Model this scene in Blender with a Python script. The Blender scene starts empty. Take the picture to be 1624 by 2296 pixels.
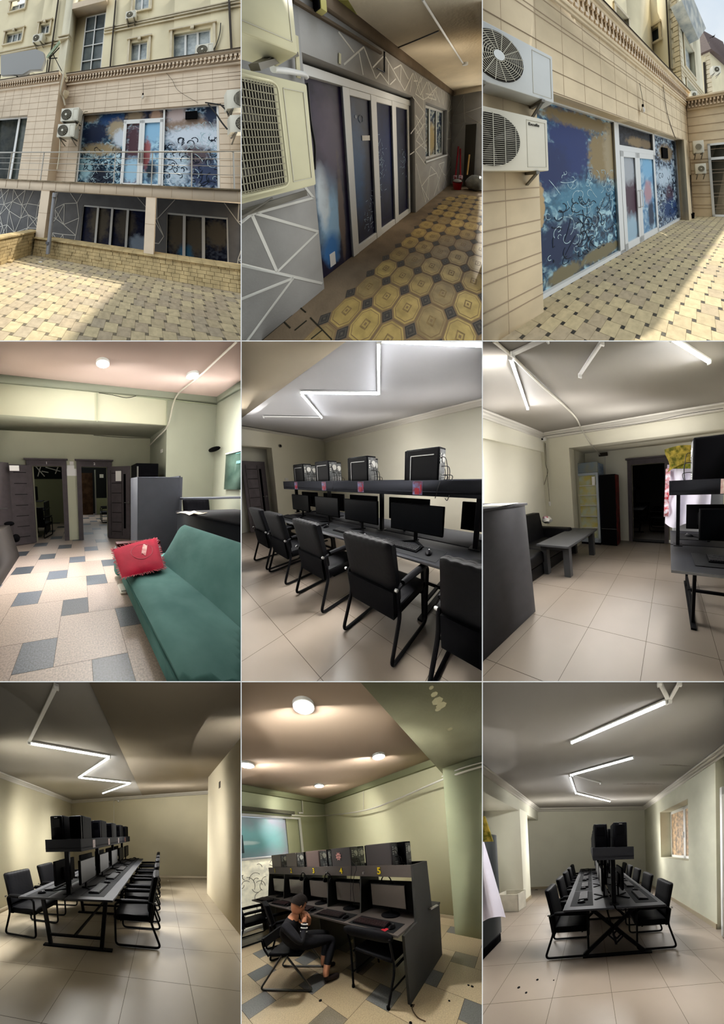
import bpy, bmesh, math, random
from mathutils import Vector, Matrix

# ---------------------------------------------------------------- camera, sky, sun, exposure
# The photograph is a wall of nine pictures, three by three, with thin white dividers between
# them.  The nine pictures were taken from nine different standpoints, so the place built here
# is a nine-bay set: each bay holds one stage set (floor, walls, ceiling, furniture, lamps), and
# thin white partitions stand between the bays.  Like theatre sets the bays are deep, raked and
# splayed: the three vectors listed for a set are not square to each other (depth runs about 3.6
# times long and leans towards the bay's own line of sight), since one camera cannot otherwise see
# nine pictures that each have their own vanishing points.  Everything in them is solid geometry
# with its own light, and stays a consistent room when the camera steps to the side.
C = bpy.context.scene.collection
sc = bpy.context.scene
sc.view_settings.view_transform = 'Standard'
sc.view_settings.look = 'None'
sc.view_settings.exposure = 0.3
sc.view_settings.gamma = 1.0
sc.view_settings.use_curve_mapping = False
FOCAL = 1500.0                      # focal length in picture pixels (frame 1624 x 2296)
cd = bpy.data.cameras.new('camera')
cam = bpy.data.objects.new('camera', cd); C.objects.link(cam)
cd.sensor_fit = 'VERTICAL'; cd.sensor_height = 36.0; cd.sensor_width = 36.0
cd.lens = 36.0 * FOCAL / 2296.0
cd.clip_start = 0.05; cd.clip_end = 2000
cam.location = (0, 0, 0); cam.rotation_euler = (math.pi / 2, 0, 0)
sc.camera = cam
wd = bpy.data.worlds.new('sky'); sc.world = wd; wd.use_nodes = True
wn = wd.node_tree.nodes; wl = wd.node_tree.links
for n_ in list(wn): wn.remove(n_)
w_out = wn.new('ShaderNodeOutputWorld'); w_bg = wn.new('ShaderNodeBackground')
w_tc = wn.new('ShaderNodeTexCoord'); w_no = wn.new('ShaderNodeTexNoise'); w_cr = wn.new('ShaderNodeValToRGB')
w_no.inputs['Scale'].default_value = 5.0; w_no.inputs['Detail'].default_value = 6.0
w_cr.color_ramp.elements[0].position = 0.40; w_cr.color_ramp.elements[0].color = (0.56, 0.64, 0.72, 1)
w_cr.color_ramp.elements[1].position = 0.58; w_cr.color_ramp.elements[1].color = (0.78, 0.80, 0.80, 1)
wl.new(w_tc.outputs['Generated'], w_no.inputs['Vector']); wl.new(w_no.outputs['Fac'], w_cr.inputs['Fac'])
wl.new(w_cr.outputs['Color'], w_bg.inputs['Color']); wl.new(w_bg.outputs['Background'], w_out.inputs['Surface'])
w_bg.inputs['Strength'].default_value = 1.0
SUN_DIR = Vector((-0.128, -0.548, -0.826)).normalized()      # high sun behind the facades
sd = bpy.data.lights.new('sun', 'SUN'); sd.energy = 5.6; sd.angle = math.radians(0.6); sd.color = (1.0, 0.93, 0.80)
sun = bpy.data.objects.new('sun', sd); C.objects.link(sun)
sun.rotation_euler = SUN_DIR.to_track_quat('-Z', 'Y').to_euler()

# ---------------------------------------------------------------- the nine sets
# For each set: the world vectors of one metre across, deep and up, and the place of its floor origin.
SETS = {
    1: ((1.333675, -0.974794, -0.135163, -1.038774, 3.466062, 0.560459, -0.551729, 1.604206, 1.272138), (0.21626, -0.89673, -2.03542)),
    2: ((0.781695, 0.621257, -0.054726, -2.282349, 2.816615, -0.544160, -1.215691, 1.588458, 0.709512), (0.08209, 0.81624, -1.06427)),
    3: ((-0.137104, 1.653376, 0.004887, -2.442441, 2.735853, 0.147710, -1.184379, 1.399374, 1.073448), (-0.00782, -0.23634, -1.71752)),
    4: ((0.714095, -1.456976, 0.150085, 0.731398, 3.460259, -0.439202, 0.034808, 0.123418, 0.991756), (-0.20787, 0.60830, -1.37358)),
    5: ((0.669437, -0.742539, -0.022156, 2.615712, 2.382911, -0.633786, 0.149093, 0.105084, 0.983235), (0.03257, 0.93167, -1.44536)),
    6: ((0.487668, 1.573799, -0.219937, -1.254521, 3.425992, -0.492124, -0.007377, 0.144703, 0.989460), (0.32331, 0.72342, -1.45451)),
    7: ((1.235035, -1.018591, 0.080610, -0.709765, 3.383422, -0.301313, 0.371356, -1.632540, 1.149294), (-0.11688, 0.43690, -1.66648)),
    8: ((0.630836, -0.770470, -0.091781, 2.718754, 2.239577, -0.068668, -1.311391, -1.199223, 1.030561), (0.14685, 0.10987, -1.64890)),
    9: ((1.096975, 1.272802, -0.079183, 0.278256, 3.737862, -0.128344, -0.106365, -1.872152, 1.064243), (0.11877, 0.19252, -1.59636)),
}

COLS = ((0, 540), (542, 1081), (1083, 1624)); ROWS = ((0, 763.5), (765.5, 1527.5), (1529.5, 2296))
NEAR = 1.45
CUR = [7, None, None, None]
rnd = random.Random(5)

def use_set(n):
    a, t = SETS[n]
    L = Matrix((a[0:3], a[3:6], a[6:9])); T = Vector(t)
    (x0, x1), (z0, z1) = COLS[(n - 1) % 3], ROWS[(n - 1) // 3]
    # the faces of the partitions that bound this bay
    pl = [Vector((FOCAL, -(x0 - 812), 0)), Vector((-FOCAL, (x1 - 812), 0)),
          Vector((0, -(z0 - 1148), -FOCAL)), Vector((0, (z1 - 1148), FOCAL))]
    if x0 == 0: pl[0] = Vector((FOCAL, 812 + 12, 0))
    if x1 == 1624: pl[1] = Vector((-FOCAL, 812 + 12, 0))
    if z0 == 0: pl[2] = Vector((0, 1148 + 12, -FOCAL))
    if z1 == 2296: pl[3] = Vector((0, 1148 + 12, FOCAL))
    CUR[:] = [n, L, T, [p.normalized() for p in pl]]

def W(p): return CUR[1] @ Vector(p) + CUR[2]

# ---------------------------------------------------------------- materials
def lin(c): return c / 12.92 if c <= 0.04045 else ((c + 0.055) / 1.055) ** 2.4
def hexc(h): return tuple(lin(int(h[i:i + 2], 16) / 255.0) for i in (0, 2, 4)) + (1,)
MATS = {}
def mat(name, col, rough=0.6, metal=0.0, var=0.0, scale=4.0, bump=0.0, bscale=60.0, col2=None, emit=0.0, spec=0.5, coat=0.0, detail=4.0, ior=1.14):
    """painted / printed / moulded surface: colour with a little noise, all in the thing's own metres"""
    if name in MATS: return MATS[name]
    m = bpy.data.materials.new(name); m.use_nodes = True; N = m.node_tree.nodes; K = m.node_tree.links
    b = N['Principled BSDF']; b.inputs['Roughness'].default_value = rough; b.inputs['Metallic'].default_value = metal
    b.inputs['Specular IOR Level'].default_value = 0.5; b.inputs['IOR'].default_value = ior; b.inputs['Coat Weight'].default_value = coat
    c = hexc(col); b.inputs['Base Color'].default_value = c
    at = None
    if var or bump or col2:
        at = N.new('ShaderNodeAttribute'); at.attribute_name = 'nat'
    if var or col2:
        no = N.new('ShaderNodeTexNoise'); no.inputs['Scale'].default_value = scale; no.inputs['Detail'].default_value = detail
        cr = N.new('ShaderNodeValToRGB'); e = cr.color_ramp.elements
        e[0].position = 0.35; e[1].position = 0.65
        if col2: e[0].color = c; e[1].color = hexc(col2)
        else:
            e[0].color = tuple(x * (1 - var) for x in c[:3]) + (1,); e[1].color = tuple(min(1, x * (1 + var)) for x in c[:3]) + (1,)
        K.new(at.outputs['Vector'], no.inputs['Vector']); K.new(no.outputs['Fac'], cr.inputs['Fac']); K.new(cr.outputs['Color'], b.inputs['Base Color'])
    if bump:
        n2 = N.new('ShaderNodeTexNoise'); n2.inputs['Scale'].default_value = bscale; n2.inputs['Detail'].default_value = 3
        bp = N.new('ShaderNodeBump'); bp.inputs['Strength'].default_value = bump; bp.inputs['Distance'].default_value = 0.02
        K.new(at.outputs['Vector'], n2.inputs['Vector']); K.new(n2.outputs['Fac'], bp.inputs['Height']); K.new(bp.outputs['Normal'], b.inputs['Normal'])
    if emit:
        b.inputs['Emission Color'].default_value = c; b.inputs['Emission Strength'].default_value = emit
    MATS[name] = m
    return m

def film(name, blobs, base, base2, scale=3.0, contrast=(0.4, 0.6), third=None, rough=0.5):
    """printed window film: an abstract print of patches.  blobs: (centre xyz, radii xyz, colour hex, softness)"""
    if name in MATS: return MATS[name]
    m = bpy.data.materials.new(name); m.use_nodes = True; N = m.node_tree.nodes; K = m.node_tree.links
    b = N['Principled BSDF']; b.inputs['Roughness'].default_value = rough; b.inputs['IOR'].default_value = 1.14
    at = N.new('ShaderNodeAttribute'); at.attribute_name = 'nat'
    no = N.new('ShaderNodeTexNoise'); no.inputs['Scale'].default_value = scale; no.inputs['Detail'].default_value = 5
    no.inputs['Distortion'].default_value = 1.2
    cr = N.new('ShaderNodeValToRGB'); e = cr.color_ramp.elements
    e[0].position, e[1].position = contrast; e[0].color = hexc(base); e[1].color = hexc(base2)
    if third:
        t = e.new((contrast[0] + contrast[1]) / 2); t.color = hexc(third)
    K.new(at.outputs['Vector'], no.inputs['Vector']); K.new(no.outputs['Fac'], cr.inputs['Fac'])
    last = cr.outputs['Color']
    wob = N.new('ShaderNodeTexNoise'); wob.inputs['Scale'].default_value = scale * 1.7; wob.inputs['Detail'].default_value = 4
    K.new(at.outputs['Vector'], wob.inputs['Vector'])
    for (cx, cy, cz), (rx, ry, rz), col, soft in blobs:
        mp = N.new('ShaderNodeMapping'); mp.vector_type = 'POINT'
        mp.inputs['Scale'].default_value = (1 / rx, 1 / ry, 1 / rz)
        mp.inputs['Location'].default_value = (-cx / rx, -cy / ry, -cz / rz)
        K.new(at.outputs['Vector'], mp.inputs['Vector'])
        ln = N.new('ShaderNodeVectorMath'); ln.operation = 'LENGTH'; K.new(mp.outputs['Vector'], ln.inputs[0])
        ad = N.new('ShaderNodeMath'); ad.operation = 'MULTIPLY_ADD'; ad.inputs[1].default_value = 1.1; K.new(wob.outputs['Fac'], ad.inputs[0])
        K.new(ln.outputs['Value'], ad.inputs[2])
        mr = N.new('ShaderNodeMapRange'); mr.inputs['From Min'].default_value = 1.55 - soft; mr.inputs['From Max'].default_value = 1.55 + soft
        mr.inputs['To Min'].default_value = 1.0; mr.inputs['To Max'].default_value = 0.0
        K.new(ad.outputs['Value'], mr.inputs['Value'])
        mx = N.new('ShaderNodeMix'); mx.data_type = 'RGBA'; mx.inputs['B'].default_value = hexc(col)
        mx.inputs[7].default_value = hexc(col)
        K.new(mr.outputs['Result'], mx.inputs[0]); K.new(last, mx.inputs[6]); last = mx.outputs[2]
    K.new(last, b.inputs['Base Color'])
    MATS[name] = m
    return m

# ---------------------------------------------------------------- shapes (all in metres)
def nb(): return bmesh.new()
def box(bm, a, b, bev=0.0, seg=2, mi=0, smooth=False):
    x0, x1 = sorted((a[0], b[0])); y0, y1 = sorted((a[1], b[1])); z0, z1 = sorted((a[2], b[2]))
    v = [bm.verts.new(p) for p in ((x0, y0, z0), (x1, y0, z0), (x1, y1, z0), (x0, y1, z0), (x0, y0, z1), (x1, y0, z1), (x1, y1, z1), (x0, y1, z1))]
    fs = [bm.faces.new([v[i] for i in q]) for q in ((3, 2, 1, 0), (4, 5, 6, 7), (0, 1, 5, 4), (1, 2, 6, 5), (2, 3, 7, 6), (3, 0, 4, 7))]
    for f in fs: f.material_index = mi
    if bev > 0:
        es = list({e for f in fs for e in f.edges})
        r = bmesh.ops.bevel(bm, geom=es, offset=min(bev, 0.49 * min(x1 - x0, y1 - y0, z1 - z0)), segments=seg, profile=0.5, affect='EDGES')
        for f in r['faces']: f.material_index = mi
    return v
def hexa(bm, lo, hi, mi=0):
    """solid between two quads lo[4], hi[4]"""
    a = [bm.verts.new(p) for p in lo]; b = [bm.verts.new(p) for p in hi]
    fs = [bm.faces.new(a[::-1]), bm.faces.new(b)] + [bm.faces.new((a[i], a[(i + 1) % 4], b[(i + 1) % 4], b[i])) for i in range(4)]
    for f in fs: f.material_index = mi
def poly(bm, pts, mi=0):
    f = bm.faces.new([bm.verts.new(p) for p in pts]); f.material_index = mi; return f
def prism(bm, pts, d, mi=0):
    """solid: polygon pts pushed along vector d"""
    d = Vector(d); a = [bm.verts.new(p) for p in pts]; b = [bm.verts.new(Vector(p) + d) for p in pts]; n = len(a)
    fs = [bm.faces.new(a[::-1]), bm.faces.new(b)] + [bm.faces.new((a[i], a[(i + 1) % n], b[(i + 1) % n], b[i])) for i in range(n)]
    for f in fs: f.material_index = mi
    bmesh.ops.recalc_face_normals(bm, faces=fs)
def smoothpath(pts, n=4, closed=False):
    P = [Vector(p) for p in pts]; out = []; m = len(P)
    for i in range(m if closed else m - 1):
        p1, p2 = P[i], P[(i + 1) % m]
        p0 = P[i - 1] if (closed or i > 0) else p1; p3 = P[(i + 2) % m] if (closed or i + 2 < m) else p2
        for k in range(n):
            t = k / n
            out.append(0.5 * ((2 * p1) + (p2 - p0) * t + (2 * p0 - 5 * p1 + 4 * p2 - p3) * t * t + (3 * p1 - p0 - 3 * p2 + p3) * t ** 3))
    if not closed: out.append(P[-1])
    return out
def fillet(pts, r, n=4, closed=False):
    """polyline with rounded corners"""
    P = [Vector(p) for p in pts]; out = []; m = len(P)
    for i in range(m):
        if not closed and i in (0, m - 1): out.append(P[i]); continue
        a, b, c = P[i - 1], P[i], P[(i + 1) % m]
        u = (a - b); v = (c - b); rr = min(r, u.length * 0.45, v.length * 0.45)
        p, q = b + u.normalized() * rr, b + v.normalized() * rr
        for k in range(n + 1):
            t = k / n; out.append(p * (1 - t) ** 2 + b * 2 * t * (1 - t) + q * t * t)
    return out
def tube(bm, pts, r, seg=8, closed=False, mi=0, flat=1.0):
    P = [Vector(p) for p in pts]; n = len(P); rings = []
    if n < 2: return
    T0 = (P[1] - P[0]).normalized(); up = Vector((0, 0, 1)) if abs(T0.z) < 0.9 else Vector((1, 0, 0))
    nrm = (up - T0 * up.dot(T0)).normalized()
    for i in range(n):
        if closed: t = (P[(i + 1) % n] - P[i - 1]).normalized()
        else: t = (P[min(i + 1, n - 1)] - P[max(i - 1, 0)]).normalized()
        nrm = (nrm - t * nrm.dot(t)); nrm = nrm.normalized() if nrm.length > 1e-6 else t.orthogonal().normalized()
        bn = t.cross(nrm); rr = r(i / (n - 1)) if callable(r) else r
        rings.append([bm.verts.new(P[i] + (nrm * math.cos(a) * flat + bn * math.sin(a)) * rr) for a in (2 * math.pi * k / seg for k in range(seg))])
    for i in range(n if closed else n - 1):
        A, B = rings[i], rings[(i + 1) % n]
        for k in range(seg):
            f = bm.faces.new((A[k], A[(k + 1) % seg], B[(k + 1) % seg], B[k])); f.material_index = mi
    if not closed:
        bm.faces.new(rings[0][::-1]).material_index = mi; bm.faces.new(rings[-1]).material_index = mi
def bar(bm, p, q, w, h, mi=0, up=(0, 0, 1)):
    """straight bar of rectangular section from p to q"""
    p, q = Vector(p), Vector(q); t = (q - p).normalized(); u = Vector(up)
    if abs(t.dot(u)) > 0.97: u = Vector((1, 0, 0)) if abs(t.x) < 0.9 else Vector((0, 1, 0))
    s = t.cross(u).normalized(); u = s.cross(t)
    o = [(-w / 2, -h / 2), (w / 2, -h / 2), (w / 2, h / 2), (-w / 2, h / 2)]
    hexa(bm, [p + s * a + u * b for a, b in o], [q + s * a + u * b for a, b in o], mi)
def disc(bm, c, n, r, h, seg=24, mi=0, r2=None):
    """round slab: centre of its base c, axis n, radius r at the base and r2 at the top"""
    c, n = Vector(c), Vector(n).normalized(); u = n.orthogonal().normalized(); v = n.cross(u); r2 = r if r2 is None else r2
    A = [bm.verts.new(c + (u * math.cos(a) + v * math.sin(a)) * r) for a in (2 * math.pi * k / seg for k in range(seg))]
    B = [bm.verts.new(c + n * h + (u * math.cos(a) + v * math.sin(a)) * r2) for a in (2 * math.pi * k / seg for k in range(seg))]
    bm.faces.new(A[::-1]).material_index = mi; bm.faces.new(B).material_index = mi
    for k in range(seg): bm.faces.new((A[k], A[(k + 1) % seg], B[(k + 1) % seg], B[k])).material_index = mi
def ball(bm, c, r, seg=12, mi=0):
    """r may be three radii"""
    rr = (r, r, r) if not hasattr(r, '__len__') else r
    g = bmesh.ops.create_uvsphere(bm, u_segments=seg, v_segments=max(6, seg // 2), radius=1.0, matrix=Matrix.Translation(c) @ Matrix.Diagonal((rr[0], rr[1], rr[2], 1)))
    for v in g['verts']:
        for f in v.link_faces: f.material_index = mi
def lathe(bm, prof, c=(0, 0, 0), seg=20, mi=0):
    """profile (radius, height) turned about the vertical through c"""
    R = []
    for r, z in prof: R.append([bm.verts.new((c[0] + r * math.cos(a), c[1] + r * math.sin(a), c[2] + z)) for a in (2 * math.pi * k / seg for k in range(seg))])
    for A, B in zip(R, R[1:]):
        for k in range(seg): bm.faces.new((A[k], A[(k + 1) % seg], B[(k + 1) % seg], B[k])).material_index = mi
    bm.faces.new(R[0][::-1]).material_index = mi; bm.faces.new(R[-1]).material_index = mi
def sheet(bm, fn, nu, nv, thick=None, mi=0):
    """surface fn(u,v) over the unit square; with thick (a vector or a function) it is a closed solid"""
    G = [[bm.verts.new(fn(i / nu, j / nv)) for j in range(nv + 1)] for i in range(nu + 1)]
    for i in range(nu):
        for j in range(nv): bm.faces.new((G[i][j], G[i + 1][j], G[i + 1][j + 1], G[i][j + 1])).material_index = mi
    if thick is not None:
        tv = (lambda u, v: Vector(thick)) if not callable(thick) else thick
        Hh = [[bm.verts.new(G[i][j].co + tv(i / nu, j / nv)) for j in range(nv + 1)] for i in range(nu + 1)]
        for i in range(nu):
            for j in range(nv): bm.faces.new((Hh[i][j + 1], Hh[i + 1][j + 1], Hh[i + 1][j], Hh[i][j])).material_index = mi
        for i in range(nu):
            bm.faces.new((G[i + 1][0], G[i][0], Hh[i][0], Hh[i + 1][0])).material_index = mi
            bm.faces.new((G[i][nv], G[i + 1][nv], Hh[i + 1][nv], Hh[i][nv])).material_index = mi
        for j in range(nv):
            bm.faces.new((G[0][j], G[0][j + 1], Hh[0][j + 1], Hh[0][j])).material_index = mi
            bm.faces.new((G[nu][j + 1], G[nu][j], Hh[nu][j], Hh[nu][j + 1])).material_index = mi
def xf(bm, M): bmesh.ops.transform(bm, matrix=M, verts=bm.verts)

# ---------------------------------------------------------------- linking
NAMES = {}
def emit(name, bm, mats, M=None, loc=(0, 0, 0), open_=False, ang=38):
    """put the shape into the current bay and link it as ONE mesh object"""
    n, L, T, planes = CUR
    if M is None: M = Matrix.Identity(4)
    bmesh.ops.recalc_face_normals(bm, faces=bm.faces) if not open_ else None
    lay = bm.verts.layers.float_vector.new('nat')
    for v in bm.verts: v[lay] = v.co.copy()
    bm.normal_update(); ca = math.radians(ang)
    for e in bm.edges:
        e.smooth = not (len(e.link_faces) != 2 or e.calc_face_angle(0) > ca)
    for f in bm.faces: f.smooth = True
    G = Matrix.Translation(T) @ L.to_4x4() @ M
    for v in bm.verts: v.co = G @ v.co
    cut = False
    for p in planes + [Vector((0, 1, 0))]:
        d0 = NEAR if p.y == 1 else 0.0
        if not bm.verts: break
        ds = [v.co.dot(p) - d0 for v in bm.verts]
        if min(ds) >= -1e-6: continue
        if max(ds) <= 0: bm.free(); return None
        bmesh.ops.bisect_plane(bm, geom=bm.verts[:] + bm.edges[:] + bm.faces[:], dist=1e-6, plane_co=p * d0, plane_no=-p, clear_outer=True)
        cut = True
        if not open_:
            be = [e for e in bm.edges if e.is_boundary and all(abs(v.co.dot(p) - d0) < 1e-4 for v in e.verts)]
            if be:
                try: bmesh.ops.holes_fill(bm, edges=be, sides=0)
                except Exception: pass
    if not bm.faces: bm.free(); return None
    o_w = W(loc)
    for v in bm.verts: v.co -= o_w
    if G.to_3x3().determinant() < 0: bmesh.ops.reverse_faces(bm, faces=bm.faces)
    me = bpy.data.meshes.new(name); bm.to_mesh(me); bm.free()
    for m in (mats if isinstance(mats, (list, tuple)) else [mats]): me.materials.append(m)
    ob = bpy.data.objects.new(name, me); C.objects.link(ob); ob.location = o_w
    return ob

class Thing:
    """an Empty at the thing's base that parents its parts"""
    def __init__(s, name, label, cat, loc=(0, 0, 0), rz=0.0, group=None, kind=None, M=None):
        s.name, s.label, s.cat, s.loc, s.group, s.kind = name, label, cat, tuple(loc), group, kind
        s.M = Matrix.Translation(loc) @ (M if M is not None else Matrix.Rotation(rz, 4, 'Z')); s.root = None
    def part(s, name, bm, m, parent=None, label=None, open_=False, ang=38):
        ob = emit(name, bm, m, s.M, s.loc, open_, ang)
        if ob is None: return None
        if s.root is None:
            s.root = bpy.data.objects.new(s.name, None); C.objects.link(s.root); s.root.location = W(s.loc)
            s.root.empty_display_size = 0.1
            s.root['label'] = s.label
            if s.kind: s.root['kind'] = s.kind
            if s.cat: s.root['category'] = s.cat
            if s.group: s.root['group'] = s.group
        ob.location = (0, 0, 0); ob.parent = parent if parent is not None else s.root
        if label: ob['label'] = label
        return ob
def single(name, label, cat, bm, m, loc=(0, 0, 0), rz=0.0, group=None, kind=None, M=None, open_=False, ang=38):
    MM = Matrix.Translation(loc) @ (M if M is not None else Matrix.Rotation(rz, 4, 'Z'))
    ob = emit(name, bm, m, MM, loc, open_, ang)
    if ob is None: return None
    ob['label'] = label
    if cat: ob['category'] = cat
    if group: ob['group'] = group
    if kind: ob['kind'] = kind
    return ob
def struct(name, label, bm, m, open_=False):
    ob = emit(name, bm, m, None, (0, 0, 0), open_)
    if ob is not None: ob['kind'] = 'structure'; ob['label'] = label
    return ob

# ---------------------------------------------------------------- partitions between the bays
m_white = mat('white_board', 'f4f2ee', 0.6)
m_bay = mat('bay_lining', 'c9c5b8', 0.9)
def partition(name, label, pts, m):
    """thin board: front edge p-q near the camera, running back to the far edge"""
    bm = nb(); (a, b, c, d), t = pts
    t = Vector(t); hexa(bm, [Vector(p) - t for p in (a, b, c, d)], [Vector(p) + t for p in (a, b, c, d)])
    bmesh.ops.recalc_face_normals(bm, faces=bm.faces)
    me = bpy.data.meshes.new(name); bm.to_mesh(me); bm.free(); me.materials.append(m)
    ob = bpy.data.objects.new(name, me); C.objects.link(ob); ob['kind'] = 'structure'; ob['label'] = label
def ray(px, py, d): return Vector(((px - 812) / FOCAL * d, d, -(py - 1148) / FOCAL * d))
hw = 0.95 * NEAR / FOCAL
N0, N1 = 1.38, 30.0
rowname = ('between the outdoor pictures and the middle row', 'between the middle row and the bottom row')
for i, y in enumerate((764.5, 1528.5)):
    partition('trim_%d' % (i + 1), 'thin white divider board running across ' + rowname[i], ((ray(-12, y, N0), ray(1636, y, N0), ray(1636, y, 60 if i == 0 else N1), ray(-12, y, 60 if i == 0 else N1)), (0, 0, hw)), m_white)
k = 3
for r, (a, b) in enumerate(((-12, 764), (765, 1528), (1529, 2308))):
    for j, x in enumerate((541, 1082)):
        far = 1.5 if r == 0 else N1
        partition('trim_%d' % k, 'thin white upright divider %s of the %s picture in the %s row' % (('left', 'right')[j], 'middle', ('top', 'middle', 'bottom')[r]),
                  ((ray(x, a, N0), ray(x, b, N0), ray(x, b, far), ray(x, a, far)), (hw, 0, 0)), m_white); k += 1
for nm, lab, q in (('wall_left', 'plain board added out of view to close the indoor sets on the left', ((-13, 765), (-13, 2309))), ('wall_right', 'plain board added out of view to close the indoor sets on the right', ((1637, 765), (1637, 2309))),
              ('wall_bottom', 'plain board added out of view under the bottom row of sets', ((-13, 2309), (1637, 2309)))):
    (x0, y0), (x1, y1) = q
    partition(nm, lab, ((ray(x0, y0, N0), ray(x1, y1, N0), ray(x1, y1, N1), ray(x0, y0, N1)), (0.004 if x0 == x1 else 0, 0, 0.004 if y0 == y1 else 0)), m_bay)  # unseen boards added to keep sky light out of the indoor sets

# ---------------------------------------------------------------- shared builders
m_leather = mat('black_leather', '0d0d0f', 0.5, var=0.15, scale=6, bump=0.10, bscale=25, ior=1.05)
m_leather_back = mat('black_leather_back', '0b0b0d', 0.8, var=0.1, scale=8, ior=1.05)
m_frame = mat('black_steel', '0e0e10', 0.5, ior=1.05)
m_blackpl = mat('black_plastic', '09090b', 0.7, ior=1.05)
m_blackpl2 = mat('black_plastic_gloss', '08080a', 0.45, ior=1.05)
m_screen = mat('dark_screen', '050608', 0.4, ior=1.05)
m_metal = mat('bare_metal', '9a9a98', 0.35, 0.8)
m_grey_port = mat('port_plate', '55585a', 0.5, 0.4, col2='222325', scale=30)
m_cable = mat('black_cable', '101012', 0.5)
m_deskdark = mat('graphite_board', '222327', 0.6, var=0.06, scale=10, spec=0.15)
m_edge = mat('grey_edge_band', '6d6e70', 0.4)
m_pad = mat('mouse_pad', '101113', 0.85)
m_key = mat('key_caps', '18181a', 0.6, spec=0.2)
m_lamp = mat('lit_tube', 'f4f8ff', emit=22.0)
m_housing = mat('white_housing', 'd9d9d6', 0.5)
m_ac = mat('ac_white', 'd8d4c4', 0.5, var=0.04, scale=3)
m_acdark = mat('ac_dark', '26231f', 0.8)
m_acgrill = mat('ac_grill', 'b9b4a2', 0.5)

def rot(rx=0, ry=0, rz=0): return Matrix.Rotation(rz, 4, 'Z') @ Matrix.Rotation(ry, 4, 'Y') @ Matrix.Rotation(rx, 4, 'X')

def office_chair(loc, rz, label, group=None, s=0.92):
    """black padded visitor chair on a bent tube sled; faces +y"""
    t = Thing('conference_chair', label, 'chair', loc, 0, group, M=Matrix.Rotation(rz, 4, 'Z') @ Matrix.Scale(s, 4))
    bm = nb()   # seat cushion, front edge rolled
    prof = [(-0.24, 0.40), (-0.24, 0.475), (0.10, 0.495), (0.22, 0.485), (0.262, 0.455), (0.255, 0.405), (0.20, 0.385)]
    def seat(u, v):
        i = v * (len(prof) - 1); a = min(int(i), len(prof) - 2); w = i - a
        y = prof[a][0] * (1 - w) + prof[a + 1][0] * w; z = prof[a][1] * (1 - w) + prof[a + 1][1] * w
        x = -0.25 + 0.5 * u; e = (abs(x) / 0.25) ** 8
        return Vector((x, y, z - 0.02 * e * (1 if z > 0.43 else 0)))
    sheet(bm, seat, 12, 12, (0, 0, -0.001)); 
    box(bm, (-0.25, -0.24, 0.37), (0.25, 0.22, 0.475), 0.02)
    t.part('seat', bm, m_leather)
    bm = nb()   # backrest pad: leans back, thick rolled top with pleats
    def yb(z): return -0.225 - 0.20 * max(0, z - 0.42) ** 1.15
    def back(u, v):
        a = 2 * math.pi * v; x = -0.255 + 0.51 * u
        zc, hh = 0.775, 0.245; th = 0.045
        cz, sy = math.cos(a), math.sin(a)
        z = zc + hh * (abs(cz) ** 0.35) * (1 if cz > 0 else -1); top = max(0, (z - 0.90) / 0.12)
        ee = 1 - (abs(2 * u - 1)) ** 10 * 0.45
        pl = 0.007 * abs(math.sin(u * math.pi * 8)) * top
        y = yb(z) - 0.01 + sy_(sy) * (th + 0.012 * top) * ee + (0 if sy < 0 else pl * 0.5)
        return Vector((x * (1 - 0.03 * (z - 0.8)), y, z - (0.02 * (1 - ee)) + pl * (1 if cz > 0.2 else 0)))
    sy_ = lambda s: (abs(s) ** 0.4) * (1 if s > 0 else -1)
    sheet(bm, back, 24, 28)
    for u in (0, 1): bm.faces.new([bm.verts.new(back(u, k / 28)) for k in range(28)])
    bmesh.ops.remove_doubles(bm, verts=bm.verts, dist=0.0005)
    bk = t.part('backrest', bm, m_leather)
    bm = nb()   # plain lower back panel
    hexa(bm, [(-0.235, -0.30, 0.36), (0.235, -0.30, 0.36), (0.245, -0.335, 0.62), (-0.245, -0.335, 0.62)],
         [(-0.235, -0.24, 0.36), (0.235, -0.24, 0.36), (0.245, -0.24, 0.62), (-0.245, -0.24, 0.62)])
    t.part('back_panel', bm, m_leather_back)
    for s in (-1, 1):
        bm = nb()
        pth = fillet([(0.275 * s, 0.23, 0.645), (0.275 * s, 0.235, 0.022), (0.275 * s, -0.40, 0.022), (0.27 * s, -0.265, 0.40), (0.265 * s, -0.31, 0.655)], 0.07, 5, True)
        tube(bm, pth, 0.0165, 8, True); t.part('leg_loop', bm, m_frame)
        bm = nb(); sheet(bm, lambda u, v, s=s: Vector((s * 0.275 + 0.028 * math.cos(2 * math.pi * v) * (1 - 0.25 * abs(2 * u - 1) ** 4), -0.24 + 0.47 * u, 0.678 + 0.024 * math.sin(2 * math.pi * v) * (1 - 0.3 * abs(2 * u - 1) ** 4))), 10, 10)
        for u in (0, 1): disc(bm, (s * 0.275, -0.238 + 0.466 * u, 0.678), (0, 1, 0), 0.018, 0.002, 10)
        t.part('armrest', bm, m_leather)
        bm = nb(); disc(bm, (s * 0.262, -0.33, 0.652), (s, 0, 0), 0.014, 0.02, 10); t.part('screw_cap', bm, m_metal, label='bright metal screw cap')
    bm = nb(); tube(bm, [(-0.275, 0.15, 0.385), (0.275, 0.15, 0.385)], 0.011); tube(bm, [(-0.27, -0.26, 0.39), (0.27, -0.26, 0.39)], 0.011)
    t.part('stretcher', bm, m_frame)
    return t

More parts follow.
